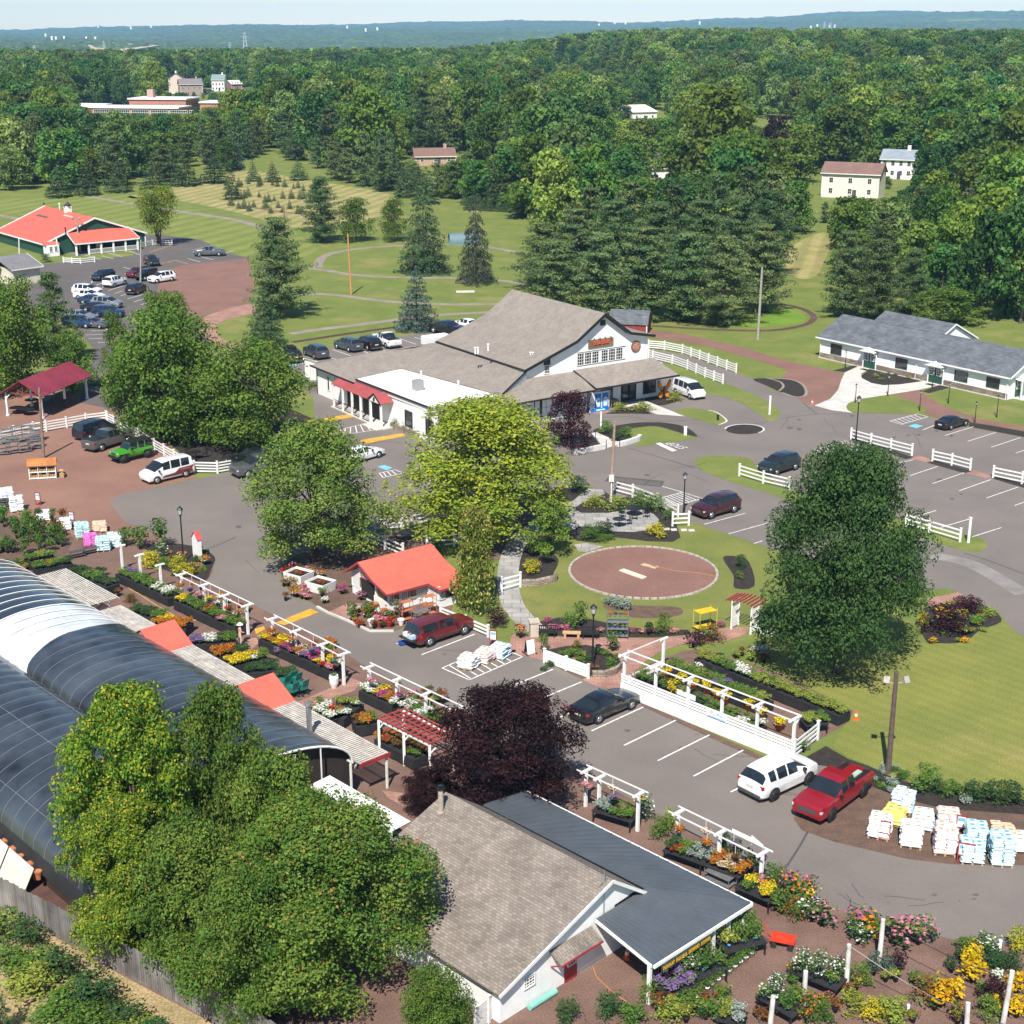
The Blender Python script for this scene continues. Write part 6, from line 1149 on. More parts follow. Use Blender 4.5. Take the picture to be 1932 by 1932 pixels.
post('short white stake with a black cap by the yellow shrubs',T(3,3,1740,1425),T(3,3,1745,1305),.12,name='stake'); post('short white stake in the yellow-green shrubs at the bottom',T(3,3,1050,1892),T(3,3,1060,1795),.1,name='stake')
# ---------------------------------------------------------------- pergolas
def pergola(label,tops,h=2.25,rails=True,cap=.85,name='pergola'):
    P = [G(*t,h) for t in tops]; o = Vector((P[0].x,P[0].y,0)); r = thing(name,label,'pergola',o,0,'white pergola frames along the lane'); d = (P[-1] - P[0]).normalized(); n = Vector((-d.y,d.x,0)); a = math.atan2(d.y,d.x)
    for p in P:
        q = p - o; mb = MB(); mb.box((q.x,q.y,h / 2),(.16,.16,h),a); obj('post',mb,WHITE,r); mb = MB(); mb.beam(q - n * cap / 2,q + n * cap / 2,.17,.1); obj('crosspiece',mb,WHITE,r)
    if rails:
        for s in (-.4,.4): mb = MB(); mb.beam(P[0] - o + n * s - d * .35 + Vector((0,0,.08)),P[-1] - o + n * s + d * .35 + Vector((0,0,.08)),.045,.07); obj('rail',mb,WHITE,r)
    return r,P,n,d
PA = pergola('far white pergola frame beside the yellow conifers',TL(0,2,[(1365,470),(1535,550),(1690,630),(1860,705)])); PA2 = pergola('three separate white T posts beyond the pergola rails',TL(0,2,[(910,255),(1050,325),(1205,398)]),2.2,False,.8)
PB = pergola('white pergola frame over the brightest flower bench',TL(1,2,[(120,805),(295,897),(500,997),(655,1072)])); PC = pergola('white pergola frame behind the red pergola',TL(1,2,[(850,1170),(1060,1265),(1280,1372),(1525,1492)])); PD = pergola('short white pergola frame right of the big purple maple',TL(2,3,[(560,20),(660,72),(955,200)])); PNR = pergola('nearest white pergola frame at the lane edge',TL(2,3,[(1255,335),(1570,488),(1890,645)]))
# red pergola and arbor
A,Bq,Cq,D = (GT(1,2,*q,2.3) for q in ((915,1560),(1120,1485),(1500,1680),(1300,1750))); o = Vector((A.x,A.y,0)); r = thing('red_pergola','dark red slatted pergola roof on white posts left of the purple maple','pergola',o); mb = MB()
for k in range(11): s = k / 10; mb.beam(A.lerp(D,s) - o,Bq.lerp(Cq,s) - o,.06,.12)
for k in (0,.25,.5,.75,1): mb.beam(A.lerp(Bq,k) - o + Vector((0,0,.1)),D.lerp(Cq,k) - o + Vector((0,0,.1)),.05,.06)
obj('slatted_roof',mb,mat('brick_red_stain',(.36,.07,.065),.6,.25,3),r); mb = MB()
for s in (.05,.95): mb.beam(A.lerp(Bq,s) - o - Vector((0,0,.12)),D.lerp(Cq,s) - o - Vector((0,0,.12)),.09,.14)
obj('beam',mb,WHITE,r)
for p in (A.lerp(Bq,.05),D.lerp(Cq,.05),A.lerp(D,.5).lerp(Bq.lerp(Cq,.5),.05),Bq.lerp(A,.05),Cq.lerp(D,.05)): q = p - o; mb = MB(); mb.box((q.x,q.y,1.1),(.15,.15,2.2)); mb.beam((q.x,q.y,1.6),(q.x + .35,q.y - .3,2.15),.09); obj('post',mb,WHITE,r)
a = GT(2,2,1655,885); b = GT(2,2,1800,925); d = (b - a).normalized(); ar = thing('garden_arbor','white lattice arbor with a dark red slatted top beside the oak','arbor',a,math.atan2(d.y,d.x)); W_ = (b - a).length; mb = MB()
for x in (0,W_):
    for y in (0,1.0): mb = MB(); mb.box((x,y,1.1),(.11,.11,2.2)); obj('post',mb,WHITE,ar)
l = MB()
for x in (0,W_): lattice(l,(x,0,0),(0,1,0),1.0,.15,1.9,.16,.045)
lattice(l,(W_ + .1,.5,0),(1,0,0),1.5,.1,1.7,.16,.045); obj('lattice',l,WHITE,ar); mb = MB()
for k in range(9): t = k / 8; mb.beam((-.35 + (W_ + .7) * t,-.4,2.3 + .18 * math.sin(math.pi * t)),(-.35 + (W_ + .7) * t,1.4,2.3 + .18 * math.sin(math.pi * t)),.06,.12)
obj('slatted_top',mb,mat('brick_red_stain',(.36,.07,.065)),ar)
# white walled pergola garden
a = GT(2,2,822,1345); b = GT(3,2,190,1868); d = (b - a).normalized(); L_ = (b - a).length; gw = thing('garden_pergola','long white board wall with tall posts and a top rail round the plant sales garden','pergola',a,math.atan2(d.y,d.x)); mb = MB(); mb.box((L_ / 2,0,.3),(L_,.12,.6)); mb.box((L_ / 2,-.3,.06),(L_,.5,.12)); obj('board_wall',mb,WHITE,gw)
for z in (.75,.95,1.15): mb = MB(); mb.box((L_ / 2,0,z),(L_,.05,.13)); obj('rail',mb,WHITE,gw)
for k in range(6):
    x = .15 + (L_ - .3) * k / 5; mb = MB(); mb.box((x,.12,1.28),(.16,.16,2.55)); mb.beam((x,-.45,2.6),(x,.75,2.6),.16,.1); mb.beam((x,.12,2.1),(x,.55,2.5),.09); obj('post',mb,WHITE,gw)
mb = MB(); mb.beam((0,-.3,2.68),(L_,-.3,2.68),.05,.08); obj('top_rail',mb,WHITE,gw); mb = MB(); mb.beam((0,.6,2.68),(L_,.6,2.68),.05,.08); obj('top_rail',mb,WHITE,gw)
mb = MB(); mb.box((.1,4.2,1.2),(.16,.16,2.4)); mb.beam((.1,3.8,2.45),(.1,4.6,2.45),.16,.1); mb.beam((.1,0,2.6),(.1,4.4,2.5),.05,.07); obj('post',mb,WHITE,gw); mb = MB(); mb.beam((.1,.4,.8),(.1,4.1,.8),.05,.16); mb.beam((.1,.4,.4),(.1,4.1,.4),.05,.16); obj('side_rail',mb,WHITE,gw)
mb = MB(); mb.box((L_ * .58,-.06,.95),(1.6,.03,.52)); sg = obj('banner',mb,WHITE,gw); mb = MB(); mb.box((L_ * .58,-.08,.74),(1.3,.012,.09)); mb.box((L_ * .58 + .1,-.08,1.02),(.14,.012,.14)); mb.box((L_ * .58 + .35,-.08,.98),(.25,.012,.08)); obj('lettering',mb,mat('sky_blue_ink',(.25,.45,.75),.6),sg); mb = MB(); mb.cyl((L_ * .58 - .4,-.08,1.06),(L_ * .58 - .4,-.09,1.06),.12,.12,12); obj('emblem',mb,mat('pink_ink',(.75,.45,.48),.6),sg)
mb = MB(); mb.box((L_ * .38,.3,1.3),(1.5,.03,.35)); obj('sign_board',mb,WHITE,gw)
RF('white rail fence closing the right end of the plant sales garden',3,2,[(195,1866),(372,1722)],n=4,h=1.2)
# cones, board signs, benches, tables
def cone(label,p):
    r = thing('traffic_cone',label,'cone',p,0,'traffic cones'); mb = MB(); mb.box((0,0,.02),(.36,.36,.04)); mb.lathe([(.14,.04),(.035,.7)],n=12); obj('body',mb,mat('cone_orange',(.72,.13,.02),.5,.1,5),r); mb = MB(); mb.lathe([(.108,.25),(.083,.42)],n=12); obj('reflective_band',mb,WHITE,r); return r
cone('orange traffic cone at the end of the long black bench',GT(3,2,662,1565)); cone('orange traffic cone where the red path meets the concrete walk',GT(3,1,333,1120)); cone('orange traffic cone under the slate blue lean-to',GT(2,3,868,1440))
sb = thing('sandwich_board','white sandwich board on the brick walk','sign',GT(2,2,130,1065),R(30)); mb = MB(); mb.box((0,-.2,.55),(.6,.04,1.0),0,0,(R(-12),0,0)); obj('panel',mb,WHITE,sb); mb = MB(); mb.box((0,.12,.5),(.6,.04,1.0),0,0,(R(12),0,0)); mb.beam((-.36,-.5,.05),(-.36,.4,.05),.06); mb.beam((.36,-.5,.05),(.36,.4,.05),.06); obj('stand',mb,BLACK,sb)
def bench(label,p,rz,m,stone=False):
    r = thing('garden_bench',label,'bench',p,rz); mb = MB(); mb.box((0,0,.42),(1.3,.42,.09)); obj('seat',mb,m,r)
    for s in (-.48,.48): mb = MB(); mb.box((s,0,.19),(.16 if stone else .06,.36,.38)); obj('leg',mb,m,r)
    if not stone:
        mb = MB(); mb.box((0,.2,.82),(1.3,.05,.08)); mb.box((0,.2,.55),(1.3,.05,.05))
        for k in range(9): mb.box((-.58 + .145 * k,.2,.68),(.05,.03,.25))
        obj('backrest',mb,m,r)
bench('black slatted bench by the stone pillar',GT(2,2,268,945),R(-2),BLACK); bench('black slatted bench beside the tan stone bench',GT(2,2,588,955),R(-2),BLACK); bench('tan stone bench between the two black benches',GT(2,2,450,950),R(-4),mat('tan_stone',(.55,.33,.18),.9,.2,4),True)
pl = thing('stone_pillar','square cream stone pillar at the left end of the benches','pillar',GT(2,2,165,935),R(10)); mb = MB(); mb.box((0,0,.55),(.6,.6,1.1)); obj('shaft',mb,mat('cream_stone',(.52,.45,.38),.9,.15,2),pl); mb = MB(); mb.box((0,0,1.17),(.74,.74,.14)); obj('cap',mb,mat('cream_stone',(.52,.45,.38)),pl)
def cafe(label,p,nch=4,s=1.0):
    t = thing('patio_table',label,'table',p,0,'black patio tables'); mb = MB(); mb.lathe([(.02,.7),(.58 * s,.7),(.58 * s,.73),(.02,.73)],n=20); obj('table_top',mb,BLACK,t); mb = MB(); mb.cyl((0,0,0),(0,0,.7),.04); mb.lathe([(.3,0),(.05,.06)],n=8); obj('pedestal',mb,BLACK,t)
    for k in range(nch):
        a = 2 * math.pi * k / nch + .5; q = p + Vector((math.cos(a),math.sin(a),0)) * (.95 * s); c = thing('patio_chair','wire chair at the ' + label,'chair',q,a - math.pi / 2,'black patio chairs'); mb = MB(); mb.box((0,0,.44),(.45,.45,.03)); obj('seat',mb,BLACK,c); mb = MB()
        for i in range(6): mb.box((-.2 + .08 * i,.22,.68),(.02,.02,.45))
        mb.box((0,.22,.9),(.45,.03,.04)); obj('backrest',mb,BLACK,c)
        for x,y in ((-.2,-.2),(.2,-.2),(.2,.2),(-.2,.2)): mb = MB(); mb.cyl((x,y,0),(x,y,.44),.018); obj('leg',mb,BLACK,c)
cafe('round black table at the front of the stone terrace',GT(2,2,808,110),2); cafe('round black table at the back of the stone terrace',GT(2,2,920,25),6,1.3); cafe('round black table in the shade behind the red roofed hut',GT(1,2,1125,215),3); cafe('black table by the stone wall below the broad trees',GT(0,1,840,1125),3); cafe('black table on the flagstones behind the green car',GT(0,1,1280,1375),3); cafe('black table in the mulch behind the white van',GT(0,1,1480,1530),3)
for x,y in ((130,1190),(215,1200),(245,1130),(330,1130),(390,1105)): cafe('dark picnic table under the maroon pavilion',GT(0,1,x,y),0,1.4)
gr = thing('barbecue_smoker','black upright smoker standing beside the maroon pavilion','smoker',GT(0,1,495,1150)); mb = MB(); mb.lathe([(.2,0),(.3,.1),(.3,.9),(.2,1.1),(.04,1.25)],n=12); obj('body',mb,BLACK,gr)
mb = MB(); mb.cyl((0,0,0),(0,0,.06),.22,.2,10)                                              # the plate where the hose meets the gravel circle
for k in range(12): mb.cyl((k * .38,-k * .2 - .25 * math.sin(k * .5),.045),((k + 1) * .38,-(k + 1) * .2 - .25 * math.sin((k + 1) * .5),.045),.02,.02,5)
o = obj('hose',mb,mat('orange_hose',(.5,.22,.1),.7)); o.location = GT(2,2,1095,415); tag(o,'thin orange hose lying on the round red gravel bed','hose')
mb = MB(); mb.box((0,0,.06),(2.5,.55,.1),R(-48)); o = obj('plank_platform',mb,mat('fresh_board',(.72,.62,.48),.8,.15,2)); o.location = GT(2,2,912,472); tag(o,'pale plank lying on the round red gravel bed','board')
# things in front of the store
ks = thing('ice_kiosk','white and blue ice machine kiosk with two oval emblems on the store front','kiosk',GT(2,1,637,1165),S.a - R(4)); mb = MB(); mb.box((0,0,1.15),(2.6,1.3,2.3)); mb.box((-.2,.2,2.5),(1.2,.8,.5)); obj('housing',mb,WHITE,ks); KB = mat('kiosk_blue',(.0,.20,.62),.4,.15,3)
for x in (-.25,.75): mb = MB(); mb.box((x,-.67,1.25),(.82,.04,1.75)); q = obj('panel',mb,KB,ks); mb = MB(); mb.cyl((x,-.69,1.35),(x,-.715,1.35),.3,.3,20); mb.box((x,-.7,1.0),(.5,.03,.8)); obj('emblem',mb,mat('ice_white',(.62,.78,.84),.5,.15,6),q)
mb = MB(); mb.box((0,-.67,.2),(2.5,.04,.4)); q = obj('plinth',mb,KB,ks); mb = MB(); mb.box((.1,-.7,.22),(1.2,.02,.16)); obj('lettering',mb,mat('ice_white',(.62,.78,.84)),q); mb = MB(); mb.extr([(-1.31,-.6,.3),(-1.31,.6,.3),(-1.31,.6,1.7),(-1.31,-.1,1.2)],(-.03,0,0)); obj('side_panel',mb,KB,ks)
wg = thing('old_wagon','old wooden flower wagon with spoked wheels at the store front','wagon',GT(2,1,742,1145),S.a); mb = MB(); mb.box((0,0,.8),(1.7,.8,.35)); obj('tray',mb,mat('driftwood',(.32,.24,.18),.9,.3,4),wg)
for x in (-.6,.6):
    for y in (-.45,.45):
        mb = MB(); w0 = [(x + .42 * math.cos(a),y,.43 + .42 * math.sin(a)) for a in np.linspace(0,2 * math.pi,17)]; mb.tube(w0,.035,5)
        for a in range(8): mb.cyl((x,y,.43),(x + .42 * math.cos(a * .785),y,.43 + .42 * math.sin(a * .785)),.018)
        obj('wheel',mb,mat('driftwood',(.32,.24,.18)),wg)
bf = thing('butterfly_cutout','big orange and black butterfly cut-out in the bed by the store door','sculpture',GT(2,1,1145,1082),S.a - R(6)); OB = mat('monarch_orange',(.72,.24,.015),.6,.15,4)
for s in (-1,1):
    for w0 in ([(0,1.05),(.15,1.5),(.75,2.35),(.95,2.2),(.85,1.55),(.45,1.05)],[(0,1.0),(.45,1.0),(.8,.75),(.7,.2),(.35,.12),(.08,.6)]):
        c0 = (sum(p[0] for p in w0) / 6,sum(p[1] for p in w0) / 6); mb = MB(); mb.extr([(s * x,0,z) for x,z in w0],(0,.04,0)); q = obj('wing',mb,BLACK,bf); mb = MB(); mb.extr([(s * (c0[0] + (x - c0[0]) * .8),-.012,c0[1] + (z - c0[1]) * .8) for x,z in w0],(0,.008,0)); obj('wing_pattern',mb,OB,q)
mb = MB(); mb.cyl((0,0,.1),(0,0,1.6),.07,.09); mb.cyl((0,0,1.6),(-.15,0,2.0),.015); mb.cyl((0,0,1.6),(.15,0,2.0),.015); obj('body',mb,BLACK,bf)
for nm,q in (('stone_wall',[(470,1500),(590,1475),(712,1452)]),('stone_wall',[(800,1440),(880,1420),(950,1395),(968,1380)])):
    P = [GT(2,1,*p) for p in q]; mb = MB()
    for a,b in zip(P[:-1],P[1:]): mb.beam(a - P[0] + Vector((0,0,.25)),b - P[0] + Vector((0,0,.25)),.4,.5)
    o = obj(nm,mb,mat('white_block',(.62,.60,.57),.85,.2,1.2)); o.location = P[0]; tag(o,'low white block wall %s the steps from the car park' % ('left of' if q[0][0] < 500 else 'right of'),'wall')
hr = thing('hand_rail','black handrails on the concrete steps before the purple tree','railing',GT(2,1,720,1440))
for x,y in ((630,1405),(737,1385),(710,1462),(812,1445)): p = GT(2,1,x,y) - GT(2,1,720,1440); mb = MB(); mb.cyl((p.x,p.y,0),(p.x,p.y,1.1),.035); obj('post',mb,BLACK,hr)
for c,r,pts,lab in ((1,1,[(305,985),(500,1040),(500,1010),(390,975)],'low stone planter at the back corner of the store'),(1,1,[(1010,1290),(1230,1370),(1250,1345),(1030,1270)],'low stone planter under the store windows'),(2,2,[(600,1240),(700,1238),(790,1205),(845,1150),(838,1180),(790,1225),(700,1258),(610,1258)],'dry stone wall round the lamp post bed'),(2,2,[(60,545),(180,545),(310,515),(345,500),(340,525),(200,560),(70,565)],'dry stone wall at the foot of the left mulch bed'),(0,1,[(880,1190),(960,1215),(1060,1195),(1050,1215),(960,1235),(880,1210)],'dry stone wall below the broad trees')):
    P = [GT(c,r,*p) for p in pts]; mb = MB(); mb.extr([p - P[0] for p in P],(0,0,.45)); o = obj('planter' if 'planter' in lab else 'stone_wall',mb,STONE); o.location = P[0]; tag(o,lab,'planter' if 'planter' in lab else 'wall')
mb = MB(); mb.box((0,0,.2),(3.0,.7,.25),R(4)); o = obj('stone_slab',mb,CONC); o.location = GT(1,1,1580,278); tag(o,'pale stone slab lying on the lawn behind the store','slab')
mb = MB(); mb.extr([(0,0,0),(4.6,0,0),(4.6,0,1.6),(2.6,0,1.6),(2.6,0,2.3),(0,0,2.3)],(0,.2,0)); o = obj('screen_wall',mb,WHITE); o.location = GT(1,1,372,930); o.rotation_euler = (0,0,R(-52)); tag(o,'stepped white screen wall at the back corner of the store','wall')
# ---------------------------------------------------------------- vehicles
# a body is lofted through cross-sections: (x, underside, belt, roof, half width, half width of the roof, what the bay up to the next section is)
KIND = {
 'sedan': (dict(r=.33,wx=(1.52,-1.48),t=.80),[(2.5,.34,.58,.60,.70,.55,'h'),(2.36,.24,.70,.72,.84,.7,'h'),(1.7,.2,.85,.89,.92,.75,'h'),(.98,.2,.95,.97,.93,.78,'w'),(.2,.2,.96,1.37,.93,.6,'c'),(-.36,.2,.97,1.43,.93,.6,'p'),(-.46,.2,.97,1.43,.93,.6,'c'),(-1.2,.2,.99,1.37,.93,.6,'q'),(-1.38,.2,1.0,1.31,.92,.6,'r'),(-1.98,.22,1.03,1.05,.9,.72,'h'),(-2.4,.26,1.0,1.02,.86,.7,'h'),(-2.5,.36,.82,.84,.76,.6,'h')]),
 'suv': (dict(r=.37,wx=(1.46,-1.42),t=.82),[(2.36,.4,.78,.82,.72,.58,'h'),(2.26,.28,.98,1.02,.87,.72,'h'),(1.75,.26,1.1,1.15,.96,.8,'h'),(1.32,.26,1.14,1.19,.97,.82,'w'),(.5,.26,1.16,1.66,.97,.64,'c'),(-.25,.26,1.17,1.76,.97,.66,'p'),(-.35,.26,1.17,1.76,.97,.66,'c'),(-1.1,.26,1.19,1.75,.97,.66,'p'),(-1.25,.26,1.2,1.74,.97,.66,'c'),(-1.75,.28,1.22,1.7,.96,.64,'q'),(-2.0,.28,1.22,1.66,.95,.62,'r'),(-2.3,.34,1.18,1.2,.92,.76,'h'),(-2.4,.4,.95,.98,.84,.7,'h')]),
 'pickup': (dict(r=.40,wx=(1.75,-1.85),t=.84),[(2.9,.5,1.0,1.03,.84,.74,'h'),(2.8,.36,1.14,1.18,.96,.84,'h'),(2.0,.32,1.2,1.26,1.0,.86,'h'),(1.42,.32,1.22,1.28,1.0,.86,'w'),(.62,.32,1.2,1.78,1.0,.74,'c'),(.0,.32,1.2,1.86,1.0,.76,'p'),(-.1,.32,1.2,1.86,1.0,.76,'c'),(-.72,.32,1.2,1.83,1.0,.76,'r'),(-.95,.32,1.2,1.22,1.0,.9,'h'),(-2.8,.36,1.2,1.22,.99,.9,'h'),(-2.9,.5,1.15,1.17,.96,.88,'h')]),
 'capped': (dict(r=.37,wx=(1.6,-1.6),t=.78),[(2.6,.45,.76,.78,.74,.62,'h'),(2.48,.3,.92,.95,.88,.78,'h'),(1.75,.28,1.02,1.06,.93,.8,'h'),(1.2,.28,1.06,1.08,.93,.8,'w'),(.55,.28,1.07,1.6,.93,.68,'c'),(-.05,.28,1.08,1.66,.93,.7,'p'),(-.15,.28,1.08,1.66,.93,.7,'c'),(-.6,.28,1.09,1.65,.93,.7,'p'),(-.85,.28,1.1,1.66,.93,.72,'c'),(-2.1,.3,1.1,1.68,.93,.72,'q'),(-2.35,.32,1.1,1.66,.92,.72,'r'),(-2.6,.4,1.06,1.1,.9,.74,'h')]),
 'van': (dict(r=.33,wx=(1.55,-1.45),t=.80),[(2.4,.38,.68,.72,.72,.6,'h'),(2.28,.26,.9,.94,.86,.74,'h'),(1.75,.24,1.08,1.12,.92,.78,'w'),(.85,.24,1.1,1.76,.93,.74,'c'),(.1,.24,1.12,1.86,.93,.76,'p'),(.0,.24,1.12,1.86,.93,.76,'c'),(-.95,.24,1.13,1.85,.93,.76,'p'),(-1.05,.24,1.13,1.85,.93,.76,'c'),(-1.9,.26,1.14,1.82,.92,.75,'q'),(-2.2,.28,1.14,1.8,.91,.74,'r'),(-2.4,.32,1.08,1.12,.88,.8,'h')]),
 'jeep': (dict(r=.44,wx=(1.35,-1.45),t=.80),[(2.0,.6,1.02,1.05,.66,.6,'h'),(1.92,.55,1.14,1.16,.7,.64,'h'),(.85,.5,1.2,1.22,.78,.72,'w'),(.5,.45,1.2,1.78,.8,.7,'c'),(-.3,.45,1.2,1.86,.8,.72,'p'),(-.42,.45,1.2,1.86,.8,.72,'c'),(-1.1,.45,1.2,1.85,.8,.72,'p'),(-1.2,.45,1.2,1.85,.8,.72,'c'),(-2.0,.5,1.2,1.83,.8,.72,'r'),(-2.08,.55,1.15,1.18,.78,.72,'h')])}
CARM = {}
def car_meshes(kind):
    if kind in CARM: return CARM[kind]
    cfg,S_ = KIND[kind]; body = MB(); out = []; rows = []
    for x,zb,zl,zr,hw,hr,f in S_:
        zm = (zb + zl) / 2 + .06; half = [(hw * .86,zb),(hw * .97,zb + .1),(hw,zm),(hw * .955,zl),((hw * .955 + hr) / 2 + .01,zl + (zr - zl) * .55),(hr,zr),(hr * .5,zr + .035),(0,zr + .045)]
        rows.append([Vector((x,y,z)) for y,z in half])
    def put(mb,a,b,c,d,s): mb.add([Vector((p.x,p.y * s,p.z)) for p in (a,b,c,d)],[(0,1,2,3) if s > 0 else (3,2,1,0)])
    for i in range(len(S_) - 1):
        A,B_ = rows[i],rows[i + 1]; f = S_[i][6]
        for s in (1,-1):
            for k in range(7):
                side = k in (3,4); topk = k in (5,6); tgt = body
                if f == 'c' and side: tgt = 'side_window'
                elif f == 'w' and (topk or k == 4): tgt = 'windshield'
                elif f == 'r' and (topk or k == 4): tgt = 'rear_window'
                if isinstance(tgt,str):
                    key = tgt + str(i) + (str(s) if tgt == 'side_window' else ''); mb = next((q[1] for q in out if q[0] == key),None)
                    if mb is None: mb = MB(); out.append((key,mb))
                    put(mb,A[k],B_[k],B_[k + 1],A[k + 1],s)
                    if tgt == 'side_window' and k == 3: pass
                else: put(body,A[k],B_[k],B_[k + 1],A[k + 1],s)
    for R_,fl in ((rows[0],1),(rows[-1],0)): body.poly([Vector((p.x,p.y,p.z)) for p in R_] + [Vector((p.x,-p.y,p.z)) for p in R_[-2::-1]])
    body.poly([Vector((r[0].x,r[0].y,r[0].z)) for r in rows] + [Vector((r[0].x,-r[0].y,r[0].z)) for r in rows[::-1]])
    me = mesh_of('body',body,WHITE,True)
    bm = bmesh.new(); bm.from_mesh(me); bmesh.ops.remove_doubles(bm,verts=bm.verts,dist=.002)
    for e in bm.edges: e.smooth = not (len(e.link_faces) == 2 and e.calc_face_angle(0) > .75)
    bm.to_mesh(me); bm.free()
    M_ = {'body': me,'win': [(k.rstrip('-0123456789'),mesh_of('w',mb,CARGLASS,True)) for k,mb in out]}
    r = cfg['r']; ty = MB(); ty.lathe([(r * .55,-.1),(r * .9,-.12),(r,-.08),(r,.08),(r * .9,.12),(r * .55,.1)],n=20); ty.v = [(x,z,y) for x,y,z in ty.v]; M_['tyre'] = mesh_of('tyre',ty,RUBBER,True)
    rm = MB(); rm.lathe([(.03,.105),(r * .16,.115),(r * .2,.07),(r * .62,.075),(r * .66,.112)],n=20)
    for k in range(7): a = 6.283 * k / 7; rm.beam((r * .12 * math.cos(a),r * .12 * math.sin(a),.1),(r * .62 * math.cos(a),r * .62 * math.sin(a),.105),.06,.03)
    rm.v = [(x,z,y) for x,y,z in rm.v]; M_['rim'] = mesh_of('rim',rm,ALLOY,True); rb = mesh_of('rim_dark',rm,BLACK,True); M_['rim_dark'] = rb
    ar = MB(); ar.lathe([(r * .8,0),(r * 1.17,0),(r * 1.17,.035),(r * .8,.03)],n=24); ar.v = [(x,z,y) for x,y,z in ar.v]; M_['arch'] = mesh_of('wheel_arch',ar,BLACK,True)
    CARM[kind] = M_; return M_
HEADL = mat('headlight_glass',(.55,.57,.6),.12,.1,9,coat=.6); TAILL = mat('taillight_red',(.42,.012,.015),.15,.15,9,coat=.6); PLATE = mat('number_plate',(.62,.60,.52),.5); SILV = mat('bumper_grey',(.07,.07,.072),.6,.2,5)
def paint(name,c,metal=.0): return mat('paint_' + name,c,.28,.05,2,metal=metal,spec=.5,coat=.8,world=False)
PT = {k: paint(k,*v) for k,v in {'black': ((.008,.008,.01),),'navy': ((.008,.014,.03),),'white': ((.80,.81,.82),),'red': ((.33,.012,.022),.25),'dark_red': ((.15,.010,.016),.2),'maroon': ((.06,.012,.02),.2),'silver': ((.40,.41,.42),.6),'grey': ((.15,.155,.16),.5),'slate_blue': ((.075,.10,.125),.4),'green': ((.05,.30,.015),),'blue': ((.02,.05,.13),.4),'teal': ((.02,.03,.032),.3)}.items()}
def car(kind,col,label,rear,front,tile=None,name=None,cat='car',dark_rims=False,group='parked vehicles',scale=1.0):
    """rear, front: where the wheels on the visible side touch the ground in the photo"""
    a = GT(*tile,*rear) if tile else G(*rear); b = GT(*tile,*front) if tile else G(*front); d = (b - a).normalized(); rt = Vector((d.y,-d.x,0)); mid = (a + b) / 2
    if rt.dot(Vector((mid.x,mid.y,0))) > 0: rt = -rt
    M_ = car_meshes(kind); cfg = KIND[kind][0]; S_ = KIND[kind][1]; xc = (cfg['wx'][0] + cfg['wx'][1]) / 2; hw = max(s[4] for s in S_)
    o = mid - rt * (cfg['t'] + .06) - d * xc; t = thing(name or {'sedan': 'parked_car','suv': 'parked_car','pickup': 'pickup_truck','capped': 'pickup_truck','van': 'parked_van','jeep': 'off_road_car'}[kind],label,cat,o + Vector((0,0,.016)),math.atan2(d.y,d.x),group); t.scale = (scale,) * 3
    q = obj('body',M_['body'],None,t); q.material_slots[0].link = 'OBJECT'; q.material_slots[0].material = PT[col]
    for nm,me in M_['win']: obj(nm,me,None,t)
    for wx in cfg['wx']:
        for s in (1,-1):
            w = obj('wheel',M_['tyre'],None,t,loc=(wx,s * (cfg['t'] + .07),cfg['r'])); w.rotation_euler = (0,0,0 if s > 0 else math.pi); obj('rim',M_['rim_dark' if dark_rims else 'rim'],None,w)
            ww = obj('wheel_arch',M_['arch'],None,t,loc=(wx,s * (hw - .018),cfg['r'] + .02)); ww.rotation_euler = (0,0,0 if s > 0 else math.pi)
    x0,x1 = S_[1][0],S_[-2][0]; zf = (S_[1][1] + S_[1][2]) / 2 + .1; hf = S_[1][4]; zt = S_[-2][2] - .22; hb = S_[-2][4]
    for s in (1,-1):
        m = MB(); m.box((x0 - .02,s * hf * .8,zf + .06),(.18,hf * .36,.13),s * -.35); obj('headlight',m,HEADL,t); m = MB(); m.box((x1 + .0,s * hb * .86,zt + .06),(.16,hb * .28,.2 if kind != 'sedan' else .14),s * .25); obj('taillight',m,TAILL,t)
        xm = next(S_[i][0] for i in range(len(S_)) if S_[i][6] == 'w') - .42; m = MB(); m.box((xm,s * (hw + .1),S_[4][2] + .06),(.12,.2,.15)); obj('mirror',m,BLACK,t)
    m = MB(); m.box((x0 + .06,0,zf - .02),(.1,hf * 1.15,.26)); obj('grille',m,SILV,t); m = MB(); m.box((x1 - .09,0,zt - .08),(.05,.5,.14)); obj('number_plate',m,PLATE,t)
    m = MB(); m.box((x1 - .04,0,S_[-2][1] + .1),(.14,hb * 1.7,.2)); obj('bumper',m,SILV if kind in ('pickup','jeep','capped','suv') else BLACK,t)
    return t
car('sedan','black','glossy black sedan parked alone by the white garden wall',(650,1600),(902,1490),(2,2)); car('suv','white','white sport utility car beside the bright red pickup',(47,240),(283,128),(3,3),dark_rims=True,scale=1.04)
f150 = car('pickup','red','bright red crew cab pickup with open bed beside the white car',(716,215),(468,402),(3,3),cat='pickup',dark_rims=True); m = MB(); m.box((-1.9,0,1.245),(1.75,1.62,.02)); obj('bed_floor',m,BLACK,f150); m = MB(); m.box((-1.8,.4,1.3),(.9,.3,.08)); m.box((-1.3,-.2,1.3),(.5,.5,.08)); obj('bed_load',m,mat('pale_green_tarp',(.35,.45,.38),.8),f150)
cp = car('capped','dark_red','dark red pickup with a bed cap and its tailgate down beside the hut',(1325,1012),(1558,932),(1,2),cat='pickup'); m = MB(); m.box((-2.85,0,.72),(.55,1.5,.06)); obj('tailgate',m,BLACK,cp)
